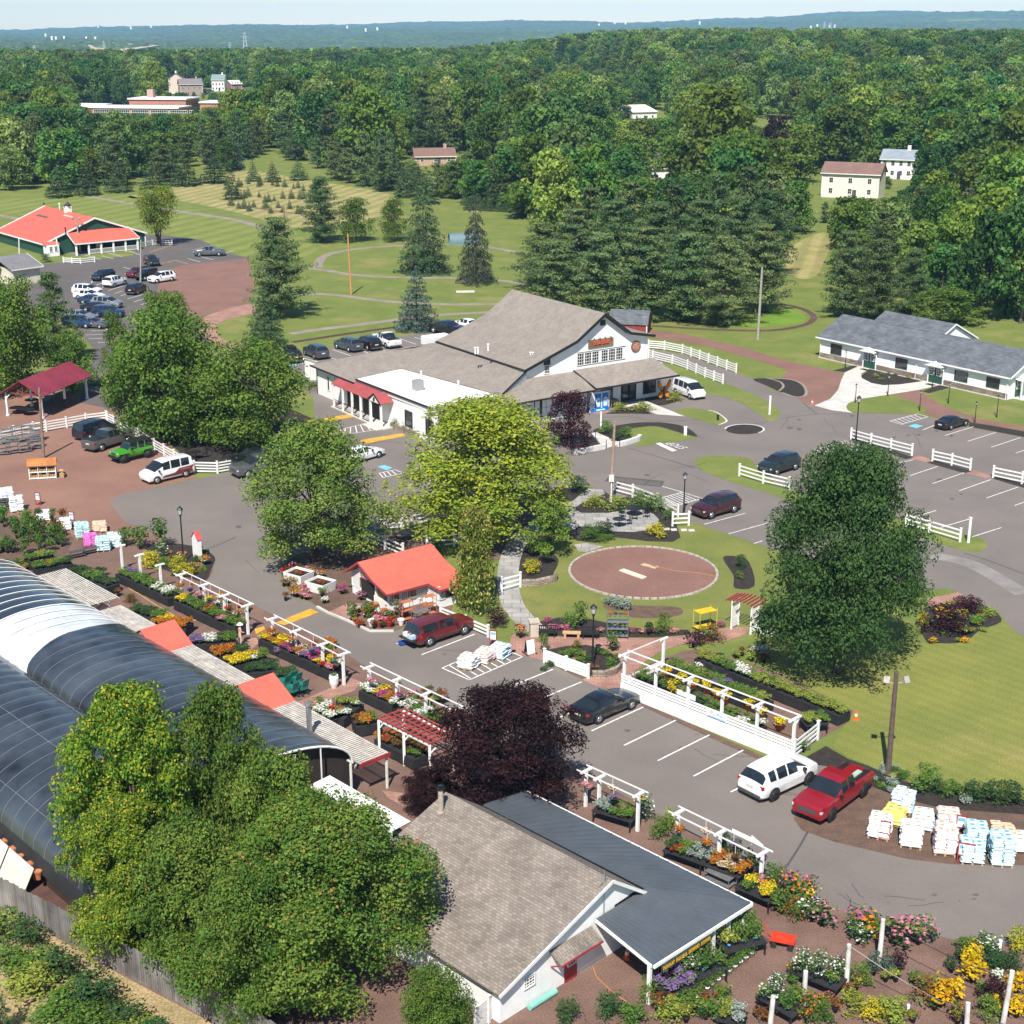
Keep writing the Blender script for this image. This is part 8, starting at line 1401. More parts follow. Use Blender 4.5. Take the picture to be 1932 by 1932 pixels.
# shrubs and plants standing on the ground: (key, tile, x, y, width, height, label)
for k,c,r,x,y,w,h,l in (('big gold',0,2,1130,400,2.6,1.1,'wide golden juniper beside the T posts'),('big gold',0,2,1345,410,1.8,.9,'golden juniper at the lamp post foot'),('big gold',0,2,1405,465,2.2,.9,'nearest golden juniper in the lane corner bed'),('big green',0,2,1240,410,1.5,.8,'green shrub between the golden junipers'),('white rose',0,2,1230,340,1.3,1.0,'white flowering shrub behind the golden junipers'),('mixed',0,2,1550,400,.9,.8,'pink flowers at the tip of the lane corner bed'),('big lime',0,2,1530,455,.8,.6,'straw yellow tuft at the bed edge'),('big dark',0,2,1480,400,.9,.8,'dark shrub beside the white kiosk board'),
  ('big purple',1,2,1825,855,2.2,1.2,'round dark purple shrub near the magnolia'),('big green',1,2,1470,330,1.1,.9,'bright shrub behind the red hut roof'),('big dark',1,2,1380,340,1.6,1.3,'tall grass clump behind the red hut roof'),('big gold',2,2,155,465,2.0,1.2,'round golden shrub left of the gravel circle'),('big gold',2,2,1080,185,2.2,1.15,'round golden shrub above the gravel circle'),('big green',2,2,590,200,2.2,1.2,'green shrub in the terrace bed'),('big dark',2,2,690,165,2.2,1.0,'dark clipped shrub in the terrace bed'),('big green',2,2,690,205,2.6,.35,'low ground cover in the terrace bed'),
  ('big lime',2,1,630,1895,2.4,1.1,'spreading lime shrub left of the pale pole'),('big lime',2,1,810,1910,2.8,1.1,'spreading lime shrub right of the pale pole'),('big green',2,1,965,1910,2.4,1.7,'green shrub behind the terrace table'),('big green',2,1,1080,1930,2.4,1.6,'green shrub at the right of the terrace'),('big dark',2,1,490,1790,3.0,1.5,'dark shrub in the shade by the terrace'),('big green',2,2,1190,60,1.5,1.1,'green shrub left of the short fence panel'),('big green',2,1,710,1342,2.0,1.5,'round green shrub by the store steps'),('big green',2,1,860,1370,1.9,1.2,'yellow-green shrub at the lawn tip by the steps'),('big dark',2,1,790,1395,1.6,1.1,'dark shrub by the step handrails'),('big lime',2,1,815,1170,2.2,.9,'fern clump left of the store walk'),('big lime',2,1,985,1170,3.0,.9,'fern clumps along the store walk'),('big lime',2,1,1230,1095,2.4,1.1,'fern clump by the white delivery van'),
  ('big green',1,1,1075,1290,2.2,1.1,'shrub at the awning end of the store planter'),('big green',1,1,1150,1320,1.8,1.2,'shrub in the middle of the store planter'),('big dark',1,1,1225,1345,2.0,1.1,'shrub at the tree end of the store planter'),('big green',1,1,360,990,2.4,1.1,'clipped shrub at the far end of the corner planter'),('big green',1,1,440,1010,2.4,1.1,'clipped shrub at the near end of the corner planter'),
  ('big green',2,2,440,880,1.7,1.3,'green shrub in the bed behind the benches'),('tall green',2,2,520,860,1.2,1.8,'upright young tree behind the tan stone bench'),('big green',2,2,1140,925,1.5,1.7,'tall bushy plant on a cart in the flower border'),('dark green',2,2,1030,925,.9,1.0,'small dark shrub in the flower border'),('silver',2,2,760,700,1.8,.8,'blue-grey tuft on the lawn by the bare patch'),('silver',2,2,850,730,2.0,.9,'wide blue-grey tuft on the lawn by the bare patch'),('big bronze',2,2,1490,985,2.4,1.4,'bronze leaved shrub by the yellow cart'),('dark purple',2,2,1370,1020,1.6,1.4,'dark peony shrub with white blooms'),('big green',2,2,470,1120,1.8,.9,'green perennials behind the low board fence'),('big bronze',2,2,490,1040,1.0,.7,'red-brown shrub behind the low board fence'),('green',2,2,740,1180,1.0,.7,'bright plant at the lamp post bed edge'),('tall green',2,2,760,1050,1.4,1.3,'tall leafy plant in the lamp post bed'),('tall green',2,2,240,1060,.9,1.3,'slim young tree by the sandwich board'),('big dark',2,2,1720,425,1.4,1.1,'dark shrub in the mulch left of the oak'),('big green',2,2,1715,500,.9,.6,'small green shrub in the mulch left of the oak'),
  ('big purple',3,2,1330,905,4.0,2.1,'large red-purple maple shrub in the road corner bed'),('big purple',3,2,1445,735,2.0,1.0,'left small purple shrub at the road corner'),('big purple',3,2,1540,755,2.0,1.2,'right small purple shrub at the road corner'),('big gold',3,2,1440,815,1.6,.9,'golden shrub beside the large red-purple shrub'),('big gold',3,2,1370,750,1.2,.8,'golden shrub behind the large red-purple shrub'),('big gold',3,2,1165,850,1.3,1.0,'golden shrub at the oak edge'),('big lime',3,2,1660,780,1.8,.6,'straw yellow perennials at the road corner'),('green',3,2,1560,850,1.4,.5,'low green perennials in the road corner bed'),('lime',3,2,1490,925,1.6,.4,'low lime perennials in the road corner bed'),
  ('big green',3,3,1190,180,2.1,1.7,'round green shrub in the hedge bed'),('big dark',3,3,1280,205,1.3,1.0,'dark shrub in the hedge bed'),('big green',3,3,1390,215,1.7,1.0,'yellow-green shrub in the hedge bed'),('big dark',3,3,1540,235,2.0,1.0,'left dark hedge shrub'),('big dark',3,3,1680,250,2.2,1.1,'middle dark hedge shrub'),('big dark',3,3,1830,260,2.2,1.2,'right dark hedge shrub'),('silver',3,3,1475,262,1.1,.7,'white variegated shrub before the hedge'),('silver',3,3,945,130,.9,.6,'grey-green tuft by the dark pole'),('big green',3,3,1025,75,1.1,.5,'low green shrub behind the grey-green tuft'),('green',3,2,260,1810,1.1,.8,'fern at the end of the white wall'),
  ('white rose',3,3,330,1150,1.7,1.0,'white flowering shrub of the rose display'),('pink rose',3,3,400,1190,1.6,1.0,'pink and white rose of the rose display'),('mixed rose',3,3,280,1040,1.5,1.2,'red rose of the rose display'),('big bronze',3,3,190,1130,1.5,1.1,'golden bronze shrub in a tub by the rose display'),('tall green',3,3,100,1100,1.4,1.2,'green rose at the left of the rose display'),('mixed rose',3,3,180,980,1.6,1.2,'pink rose at the lane side of the rose display'),('big green',3,3,40,900,1.6,1.3,'leafy tree pot at the lane edge by the pergola end'),
  ('mixed rose',3,3,750,1290,2.0,1.2,'orange rose left of the tall white pole'),('white rose',3,3,680,1320,1.3,.9,'small white rose left of the tall white pole'),('pink rose',3,3,960,1330,2.0,1.2,'peach rose right of the tall white pole'),('pink rose',3,3,1130,1330,2.0,1.1,'peach rose at the lane edge right of the tall pole'),('silver cone',3,3,795,1560,.9,1.6,'blue-green conical conifer left of the tall white pole'),('silver cone',3,3,890,1550,.9,1.5,'blue-green conical conifer right of the tall white pole'),('dark purple',3,3,985,1530,.9,1.1,'dark purple potted maple'),('lime',3,3,885,1610,.7,.5,'left of two bright round shrubs'),('lime',3,3,960,1610,.7,.5,'right of two bright round shrubs'),('big green',3,3,690,1640,1.4,1.2,'green shrub beside the white rose bench'),('big lime',3,3,640,1820,1.7,.9,'yellow-green shrub below the white rose bench'),('big gold',3,3,800,1900,1.6,1.0,'left olive shrub in the bottom row'),('big lime',3,3,930,1920,2.0,1.2,'right olive shrub in the bottom row'),
  ('orange berry',3,3,290,1920,1.3,1.4,'orange bronze shrub by the white pole'),('big green',3,3,400,1940,1.3,1.3,'green shrub right of the orange bronze shrub'),('gold',3,3,1530,1500,1.3,1.0,'golden yellow shrub at the back'),('gold',3,3,1540,1610,1.4,1.0,'golden yellow shrub at the front'),('gold',3,3,1300,1800,1.5,1.2,'brightest yellow shrub left of its twin'),('gold',3,3,1400,1760,1.2,1.1,'bright yellow shrub right of its twin'),('big bronze',3,3,1200,1740,1.9,1.1,'orange-green shrub beside the brightest yellow shrub'),('cone',3,3,1380,1540,.7,1.2,'slim dark conifer in a white pot'),('big dark',3,3,1700,1500,1.8,.8,'dark low shrub right of the golden shrubs'),('big dark',3,3,1820,1520,1.6,.8,'dark low shrub at the right'),('big green',3,3,1500,1390,1.5,.8,'green shrub behind the golden shrubs'),('white rose',3,3,1660,1400,1.4,.7,'white flowering low shrub'),('big gold',3,3,1890,1400,1.5,1.4,'golden shrub cut by the right edge'),('big purple',3,3,1700,1760,1.6,1.0,'dark purple low shrub'),('big green',3,3,1660,1890,1.6,1.1,'green shrub at the foot of the right pole'),('gold',3,3,1870,1700,1.2,.9,'yellow shrub at the right edge'),('gold',3,3,1870,1880,1.2,.9,'yellow shrub in the bottom right corner'),('orange berry',3,3,1430,1930,1.0,1.0,'small bronze shrub at the bottom'),
  ('big green',2,3,1030,1760,1.2,1.3,'round clipped green ball by the lean-to corner'),('green',2,3,1100,1850,.9,.8,'light green shrub under the clipped ball'),('big dark',2,3,740,1900,1.6,1.4,'dark green shrub in the front yard'),('big green',2,3,900,1960,1.8,1.2,'olive green shrub in the front yard'),('big dark',2,3,420,1940,1.5,1.3,'dark shrub near the wire frame'),('big lime',2,3,1210,1900,1.8,1.0,'olive shrub at the end of the white potted row'),('big green',2,3,1120,520,1.6,1.2,'red flowered shrub at the lane edge'),('big lime',2,3,1190,470,1.1,1.3,'variegated climber on the nearest pergola post'),('cone',2,3,1600,650,.9,1.9,'left dark conifer at the lane edge'),('cone',2,3,1680,690,.9,1.8,'middle dark conifer at the lane edge'),('cone',2,3,1800,790,1.1,1.8,'right dark conifer at the lane edge'),('white rose',2,3,1000,380,1.3,1.2,'white flowering shrub at the pergola post'),('mixed rose',2,3,1920,1000,1.3,1.0,'rose in blue pots at the pergola end'),
  ('big green',0,2,225,230,1.9,2.9,'bright green sapling in the tree yard'),('tall green',0,2,300,240,1.8,2.4,'sapling with a bare stem in the tree yard'),('tall green',0,2,400,250,1.4,1.8,'bushy sapling right in the tree yard'),('tall green',0,2,130,200,1.2,1.6,'left sapling in the tree yard'),('tall green',0,2,950,260,1.6,1.6,'leafy tree pot left beside the bag pallets'),('tall green',0,2,1060,280,1.9,1.9,'leafy tree pot right beside the bag pallets'),('tall green',0,2,1215,270,1.9,2.6,'small tree in a square grey pot on the lane'),('big dark',0,2,80,520,2.0,.9,'dark shrub at the greenhouse end'),('big bronze',0,2,985,690,1.4,.8,'dark red plant by the lath house corner'),('green',0,2,20,290,1.4,1.0,'low plant at the left edge'),
  ('big dark',0,1,1410,1455,1.4,1.1,'green shrub in the mulch behind the white van'),('big bronze',0,1,1400,1400,2.4,3.2,'brownish tall shrub under the round tree'),('big lime',0,1,790,970,3.0,.8,'pale shrub on the stone wall'),('big green',0,1,660,970,2.2,1.4,'green shrub behind the pavilion'),('big dark',0,1,350,50,2.4,1.6,'green shrub by the green barn entry'),('mixed',2,2,65,950,1.0,1.1,'big pot of mixed flowers at the walk entrance'),('white',1,2,520,690,.7,.4,'low bowl of white flowers before the hut'),('magenta',1,2,650,620,.9,.6,'pink flowers left of the hut door'),('magenta',1,2,795,665,.9,.7,'pink flowers right of the hut door'),('mixed',1,2,310,640,1.2,.5,'red and pink flowers at the lane edge by the hut'),('pink',1,2,380,660,.9,.4,'pink and white flowers at the lane edge by the hut'),('red',1,2,220,480,1.0,.7,'red flowers under the olive green tree'),('orange berry',1,2,250,560,1.2,.6,'bronze red plants along the hut kerb')):
    plant(k,GT(c,r,x,y),w,h,l,None,None if 'big' in k or k == 'silver' and c > 1 else 'black',.3,cat='shrub' if 'big' in k else 'plant')
for i in range(12): plant('tall green',GT(2,3,1340 + i * 42,1790 - i * 33),.62,.55,'leafy green plant in a white pot in the row along the lean-to benches','white potted plants in a row','white',.3)
for i in range(11): x = 880 + 20 * (i % 3) + 30 * i; plant(('magenta','pink')[i % 2],GT(2,2,(265,300,330,400,415,660,900,985,1070,1225,1580)[i],(835,885,890,885,905,905,915,915,915,915,870)[i]),.75,.5,'pink flowers in the border behind the benches','pink flowers in the border',None)
for i,(x,y,k) in enumerate(((850,760,'tall green'),(1080,760,'pink rose'),(720,760,'tall green'),(930,740,'red'),(890,790,'white'),(1005,790,'bronze'),(780,810,'red'),(950,815,'dark green'))): plant(k,GT(1,2,x,y + 60),.8 if i > 2 else 1.0,.5 if i > 2 else 1.5,('left of the hut display','rose tree of the hut display','at the brick entry of the hut','red flowers of the hut display','white flowers of the hut display','bronze plant of the hut display','red flowers at the kerb of the hut display','dark plant of the hut display')[i] if i in (1,3,4,5,6,7) else 'small standard tree ' + ('left of the hut display','','at the brick entry of the hut')[i])
rp = random.Random(21)
def fill(n,box,tile,keys,w,h,lab,pot='black',ph=.28,cat='plant'):
    for k in range(n): q = rp.choice(keys); plant(q,GT(*tile,rp.uniform(box[0],box[2]),rp.uniform(box[1],box[3])),rp.uniform(*w),rp.uniform(*h),lab,lab,pot,ph,cat=cat)
fill(26,(0,60,480,330),(0,2),('tall green','tall green','green','dark green','bronze'),(.7,1.3),(.8,2.0),'potted sapling among the trees of the left yard')
fill(22,(0,400,200,520),(0,2),('green','dark green','lime','orange'),(.5,.9),(.4,.7),'potted plant on the ground left of the wide lath house')
fill(16,(560,470,900,640),(0,2),('dark green','green','white','bronze'),(.6,.9),(.5,.8),'potted shrub on the ground right of the wide lath house')
fill(20,(190,430,520,690),(1,2),('red','orange','mixed','green','pink','bronze'),(.5,.9),(.4,.7),'bright flower pot on the ground left of the red roofed hut')
fill(26,(700,760,1080,880),(1,2),('red','white','mixed','pink','green','bronze','orange'),(.4,.8),(.4,.8),'flower pot of the crowded display at the hut corner')
fill(16,(1180,1350,1500,1530),(1,2),('dark green','bronze','green','pink'),(.6,1.0),(.6,1.1),'potted shrub under the pergola frame behind the red pergola')
fill(18,(150,1000,640,1120),(1,2),('orange','green','purple','red','lime'),(.5,.9),(.5,.9),'potted plant behind the brightest flower bench')
fill(14,(1050,1770,1920,1930),(2,3),('green','lime','dark green','bronze','cone','tall green'),(.6,1.2),(.5,1.0),'potted shrub on the soil in front of the lean-to benches')
fill(15,(0,1500,1000,1930),(3,3),('green','white rose','lime','dark green','bronze','mixed rose','tall green'),(.5,.9),(.4,.7),'potted shrub on the soil of the white pole yard')
fill(14,(1000,1420,1930,1930),(3,3),('gold','lime','dark green','dark purple','bronze','white','green'),(.5,.9),(.3,.6),'potted shrub on the soil near the golden shrubs')
fill(14,(800,0,1000,180),(3,3),('green','silver','dark green'),(.4,.9),(.3,.5),'low plant in the mulch by the red pickup',None)
fill(24,(1350,1020,1930,1330),(2,2),('lime','green','dark green','white','bronze'),(.6,1.1),(.4,.8),'potted perennial standing around the walled garden benches')
fill(22,(1240,690,1680,990),(3,2),('lime','green','gold','bronze'),(.5,.9),(.25,.5),'perennial in the mulch of the road corner bed',None)
fill(12,(240,1050,800,1200),(2,2),('green','dark green','bronze','lime','pink'),(.6,1.0),(.4,.7),'perennial in the stone walled lamp post bed',None)
fill(18,(1180,300,1600,500),(0,2),('lime','bronze','green','mixed'),(.6,1.0),(.3,.6),'perennial in the lane corner bed',None)
fill(12,(780,870,1150,945),(3,1),('bronze','lime','green'),(.7,.9),(.4,.6),'small shrub in the curved mulch bed before the office',None)
# weeds beyond the plank fence
rng = np.random.default_rng(77); weeds = [(u,v) for u,v in ((10,1770),(55,1785),(20,1830),(75,1835),(115,1850),(60,1880),(140,1895),(180,1905),(110,1925),(200,1945),(240,1940),(265,1960),(160,1960),(300,1975))]
for i,(u,v) in enumerate(weeds): plant(('big green','big dark','big lime')[i % 3 if i % 3 < 2 else (2 if i % 6 == 5 else 0)],G(u,v),rng.uniform(2.2,3.2),rng.uniform(.9,1.7),'overgrown weeds on the straw strip below the plank fence','weeds below the plank fence',None,cat='weeds',name='weed_clump')
tree('wood_fir','fir_tree','dark fir in the bottom left corner',5,1960,1845,75)
# pallets of bagged soil
BAGC = {'pale blue': (.58,.72,.78),'white': (.74,.77,.78),'red and white': (.74,.60,.57),'yellow': (.72,.60,.16),'pink': (.62,.10,.46),'aqua': (.46,.66,.70),'orange': (.74,.50,.36),'black': (.05,.05,.055)}
def pallet(colr,label,p,rz,nl,w=1.05,l=1.2):
    t = thing('bag_pallet',label,'pallet',p,rz,'pallets of bagged soil'); mb = MB()
    for x in (-.5,0,.5): mb.box((x,0,.05),(.1,l,.1))
    for k in range(6): mb.box((0,-l / 2 + .1 + k * (l - .2) / 5,.115),(w,.11,.025))
    obj('wooden_pallet',mb,mat('pallet_wood',(.42,.30,.19),.9,.3,4),t); rr = random.Random(int(p.x * 100)); b1 = MB(); b2 = MB()
    for k in range(nl):
        for i in (0,1):
            for j in (0,1,2):
                if k == nl - 1 and rr.random() < .25: continue
                x,y = (-.28 + .56 * i,-.4 + .4 * j); o = (rr.uniform(-.06,.06),rr.uniform(-.05,.05)); z = .13 + .1 * k; c = (x + o[0],y + o[1],z + .05); hx,hy = .29,.2; tl = rr.uniform(-.1,.1)
                b1.add([(c[0] + sx * hx * q,c[1] + sy * hy * q,c[2] + dz + tl * sx * .1) for q,dz in ((.8,-.05),(1,0),(.78,.055)) for sx,sy in ((-1,-1),(1,-1),(1,1),(-1,1))],[(3,2,1,0),(8,9,10,11)] + [(q * 4 + e,q * 4 + (e + 1) % 4,q * 4 + 4 + (e + 1) % 4,q * 4 + 4 + e) for q in (0,1) for e in range(4)])
                if k == nl - 1: b2.box((c[0],c[1],c[2] + .06),(.2,.12,.012),rr.uniform(-.1,.1))
    c = BAGC[colr]; obj('bags',b1,mat('bag_' + colr.replace(' ','_'),c,.42,.2,5,fine=.15,fscale=18),t); obj('bag_print',b2,mat('bag_print',(.42,.34,.16),.6,.4,14) if colr != 'aqua' else mat('blue_print',(.10,.26,.45),.6,.3,14),t); return t
for cl,c,r,x,y,rz,n,l in (('pale blue',3,3,1015,310,-.45,10,'tall pale blue bag pallet at the back by the round shrub'),('yellow',3,3,950,415,-.5,8,'yellow bag pallet behind the front left pallet'),('white',3,3,840,505,-.4,10,'front left white bag pallet nearest the red pickup'),('pale blue',3,3,1165,445,-.3,8,'low pale blue pallet behind the white one'),('white',3,3,1075,570,-.25,12,'white bag pallet second from the left at the lane'),('red and white',3,3,1330,625,-.2,14,'red and white bag pallet in the middle at the lane'),('red and white',3,3,1355,450,-.2,9,'red and white bag pallet at the back'),('aqua',3,3,1530,690,-.15,10,'aqua bag pallet with two red signs'),('aqua',3,3,1565,580,-.15,11,'aqua bag pallet behind the red signs'),('aqua',3,3,1750,710,-.12,15,'tallest aqua bag pallet'),('orange',3,3,1760,560,-.1,9,'orange bag pallet behind the tallest aqua pallet'),('white',3,3,1925,610,-.1,7,'white bag pallet cut by the right edge'),
  ('white',1,2,1605,1175,-.5,8,'white wrapped pallet on the hatched bay'),('red and white',1,2,1725,1130,-.5,8,'red and white pallet on the hatched bay'),('pale blue',1,2,1840,1095,-.5,8,'pale blue pallet on the hatched bay'),('white',0,2,60,-40,.4,16,'tallest white bag stack at the left yard edge'),('white',0,2,130,-10,.4,12,'blue-white bag stack at the left yard edge'),('white',0,2,490,130,.3,9,'leaning white bag pile left of the aqua pallet'),('aqua',0,2,625,190,.4,12,'aqua pallet with a black topped load in the left yard'),('orange',0,2,755,145,.3,7,'orange print bag pallet in the left yard'),('pink',0,2,690,255,.3,9,'bright pink bag pallet'),('aqua',0,2,780,285,.3,10,'aqua bag pallet beside the pink one'),('pale blue',0,2,870,255,.3,10,'pale blue pallet right of the pink one'),('black',0,1,40,1900,.4,9,'black bag stack at the left yard edge'),('silver' if False else 'white',0,2,330,60,.3,7,'grey sheeted pallet between the bag stacks')): pallet(cl,l,GT(c,r,x,y),rz,n)
SIGNR = mat('sign_red',(.32,.03,.04),.6)
for c,r,x,y,t_ in ((3,3,878,550,'by the front left pallets'),(3,3,1462,715,'left of the pair by the aqua pallet'),(3,3,1512,725,'right of the pair by the aqua pallet'),(3,3,1450,505,'leaning between the red and the aqua pallets'),(1,2,1790,1010,'on the hatched bay'),(0,2,545,95,'by the leaning white bag pile'),(0,1,290,1880,'at the left yard edge')):
    t = thing('price_sign','red framed price sign ' + t_,'sign',GT(c,r,x,y),-.3,'red framed price signs'); mb = MB()
    for s in (-.24,.24): mb.box((s,0,.6),(.06,.06,1.2)); 
    for z in (.08,.45,1.17): mb.box((0,0,z),(.54,.05,.06))
    obj('frame',mb,SIGNR,t); mb = MB(); mb.box((0,0,.8),(.42,.025,.62)); q = obj('panel',mb,WHITE,t); mb = MB(); mb.box((0,-.018,.95),(.36,.008,.2)); obj('lettering',mb,mat('sky_blue_print',(.2,.5,.68),.6,.3,12),q)
# carts and racks
def rack(label,p,rz,levels=4,m=None,w=1.2,d=.6,h=1.9,keys=None):
    t = thing('plant_rack',label,'rack',p,rz,'metal plant racks'); m = m or CHROME
    for x in (-w / 2,w / 2):
        for y in (-d / 2,d / 2): mb = MB(); mb.cyl((x,y,.1),(x,y,h),.022,.022,6); obj('upright',mb,m,t); mb = MB(); mb.cyl((x - .03,y,.07),(x + .03,y,.07),.07,.07,10); obj('wheel',mb,RUBBER,t)
    for k in range(levels): z = .18 + (h - .35) * k / max(1,levels - 1); mb = MB(); mb.box((0,0,z),(w,d,.03)); obj('shelf',mb,m,t)
    return t
for i,(x,y) in enumerate(((30,1500),(100,1490),(190,1480),(260,1455),(60,1410),(140,1400),(215,1385),(280,1400))): rack('empty grey metal plant rack in the cluster by the white fence',GT(0,1,x,y),.3 + .2 * (i % 3),4,h=1.7 + .15 * (i % 2))
pr = rack('grey plant rack full of potted flowers on the brick walk',GT(2,2,795,945),-.05,4,h=1.95,w=1.5); o = GT(2,2,795,945)
for i in range(12): z = (.2,.75,1.6)[i // 4]; plant((Y,LM,GR,LM)[i % 4] if i < 4 else (GR,WH,'dark green',GR)[i % 4] if i < 8 else (O_r,BZ,GR,O_r)[i % 4],o + Vector((-.55 + .36 * (i % 4),0,z)),.42,.35,'%s plants on the %s shelf of the grey rack' % (('yellow and lime','green and white','orange and bronze')[i // 4],('bottom','middle','top')[i // 4]),'%s shelf of the grey rack' % ('bottom','middle','top')[i // 4],'black',.12)
yc = rack('yellow posted plant cart before the lawn',GT(2,2,1455,880),.5,2,mat('cart_yellow',(.72,.46,.01),.5),1.5,.8,1.6); rack('grey wire shelf with white pots beside the red pickup',GT(1,2,1245,815),.6,2,h=.9,w=1.3)
for i in range(4): rack('orange step ladder shelf with clay pots at the hut' if i < 2 else 'flat grey nursery cart by the pink pallet',GT(1,2,(1135,1310)[i % 2],(820,775)[i % 2]) if i < 2 else GT(0,2,(585,690)[i % 2],(340,310)[i % 2]),.6,3 if i < 2 else 2,mat('orange_stain',(.46,.15,.06),.7) if i < 2 else SILV,.9 if i < 2 else 1.2,.5,1.7 if i < 2 else .7)
for i in range(12): p = GT(1,2,(900,940,1000,930,960,1005,1100,1130,1095,870,715,1225)[i],(690,740,700,870,865,870,790,790,855,860,800,690)[i] + (40 if i < 3 else 0)); tb = MB(); tb.lathe([(.14,0),(.24,.42),(.27,.42),(.27,.5),(.2,.5)],n=12); o = obj('clay_pot',tb,(MT['terracotta'],mat('glazed_red',(.28,.03,.03),.25,.2,4,coat=.5),WHITE)[0 if i < 3 else 1 if i in (3,4,5,6,7) else 2]); o.location = p; tag(o,('terracotta pot stacked at the hut wall','glossy dark red pot of the hut display','white pot of the hut display')[0 if i < 3 else 1 if i in (3,4,5,6,7) else 2],'pot',('clay pots at the hut wall','dark red pots of the hut display','white pots of the hut display')[0 if i < 3 else 1 if i in (3,4,5,6,7) else 2])
CG = mat('cart_green',(.02,.17,.14),.5,.15,4)
for i,(x,y) in enumerate(((215,1340),(275,1395),(300,1320),(350,1375),(255,1310))):
    t = thing('shopping_cart','dark green plastic garden cart in the cluster by the second red gable','cart',GT(1,2,x,y),-.75,'green garden carts'); mb = MB(); mb.extr([(-.35,-.25,.35),(.35,-.25,.45),(.35,-.25,.8),(-.4,-.25,.75)],(0,.5,0)); obj('basket',mb,CG,t); mb = MB(); mb.box((.42,0,.95),(.05,.5,.5),0,0,(0,.3,0)); obj('handle',mb,CG,t)
    for a in (-.28,.3):
        for s in (-.24,.24): mb = MB(); mb.cyl((a,s - .03,.12),(a,s + .03,.12),.12,.12,10); obj('wheel',mb,RUBBER,t)
for (x,y),l in (((265,520),'white square planter box nearest the olive green tree'),((430,590),'white square planter box nearest the lane')):
    t = thing('planter_box',l,'planter',GT(1,2,x + 60,y),-.6); mb = MB(); mb.extr([(-.85,-.7,0),(.85,-.7,0),(.95,-.8,.8),(-.95,-.8,.8)],(0,.05,0)); mb.extr([(-.85,.7,0),(.85,.7,0),(.95,.8,.8),(-.95,.8,.8)],(0,-.05,0)); mb.extr([(-.85,-.65,0),(-.85,.65,0),(-.95,.75,.8),(-.95,-.75,.8)],(.05,0,0)); mb.extr([(.85,-.65,0),(.85,.65,0),(.95,.75,.8),(.95,-.75,.8)],(-.05,0,0)); obj('box',mb,WHITE,t); mb = MB(); mb.box((0,0,.6),(1.7,1.4,.05)); obj('earth',mb,MULCH,t); plant('red',GT(1,2,x + 60,y) + Vector((0,0,.62)),.8,.4,'red flowers in the ' + l,None,None)
u = thing('urn_planter','tall white urn with a green plant at the brick path','planter',GT(1,2,590,1325)); mb = MB(); mb.lathe([(.18,0),(.3,.35),(.33,.75),(.26,.85),(.3,.9)],n=14); obj('urn',mb,WHITE,u); plant('green',GT(1,2,590,1325) + Vector((0,0,.85)),.5,.3,'green plant growing in the tall white urn',None,None)
rc = thing('red_wagon','bright red hand wagon on the soil by the rose display','cart',GT(3,3,110,1345),-.35); mb = MB(); mb.box((0,0,.38),(1.15,.6,.06)); mb.box((0,.3,.46),(1.15,.03,.16)); mb.box((0,-.3,.46),(1.15,.03,.16)); WR = mat('wagon_red',(.62,.05,.02),.5); obj('tray',mb,WR,rc); mb = MB(); mb.tube([(-.58,-.2,.4),(-1.05,-.2,1.0),(-1.05,.2,1.0),(-.58,.2,.4)],.025); obj('handle',mb,WR,rc)
for x in (-.4,.4):
    for s in (-.3,.3): mb = MB(); mb.cyl((x,s - .04,.15),(x,s + .04,.15),.15,.15,12); obj('wheel',mb,RUBBER,rc)
rack('grey wire cart under the nearest pergola frame',GT(2,3,1570,870),-.75,2,w=1.5,d=.7,h=.75)
mb = MB(); mb.cyl((0,0,.16),(1.7,0,.16),.15,.15,12); o = obj('drain_pipe',mb,mat('mint_plastic',(.22,.52,.44),.5)); o.location = GT(2,3,130,1830); o.rotation_euler = (0,0,N_.a); tag(o,'mint green pipe lying along the white gable wall','pipe')
mb = MB()
P = [GT(2,3,*q,.04) for q in ((610,1500),(640,1580),(760,1690),(900,1790),(990,1900))]; mb.tube([p - P[0] for p in P],.025,5); o = obj('hose',mb,MT['orange_hose']); o.location = P[0]; tag(o,'orange hose running from the white gable wall across the yard','hose')
for pts,l in ([((885,480),(900,530),(1050,620),(1190,710),(1330,790),(1480,818))] + [()])[0:1] and ((((885,480),(900,530),(1050,620),(1190,710),(1330,790),(1480,818)),'yellow hose winding along the black skirted benches'),): P = [GT(0,2,*q,.04) for q in pts]; mb = MB(); mb.tube([p - P[0] for p in P],.03,5); o = obj('hose',mb,mat('yellow_hose',(.6,.36,.12),.6)); o.location = P[0]; tag(o,l,'hose')
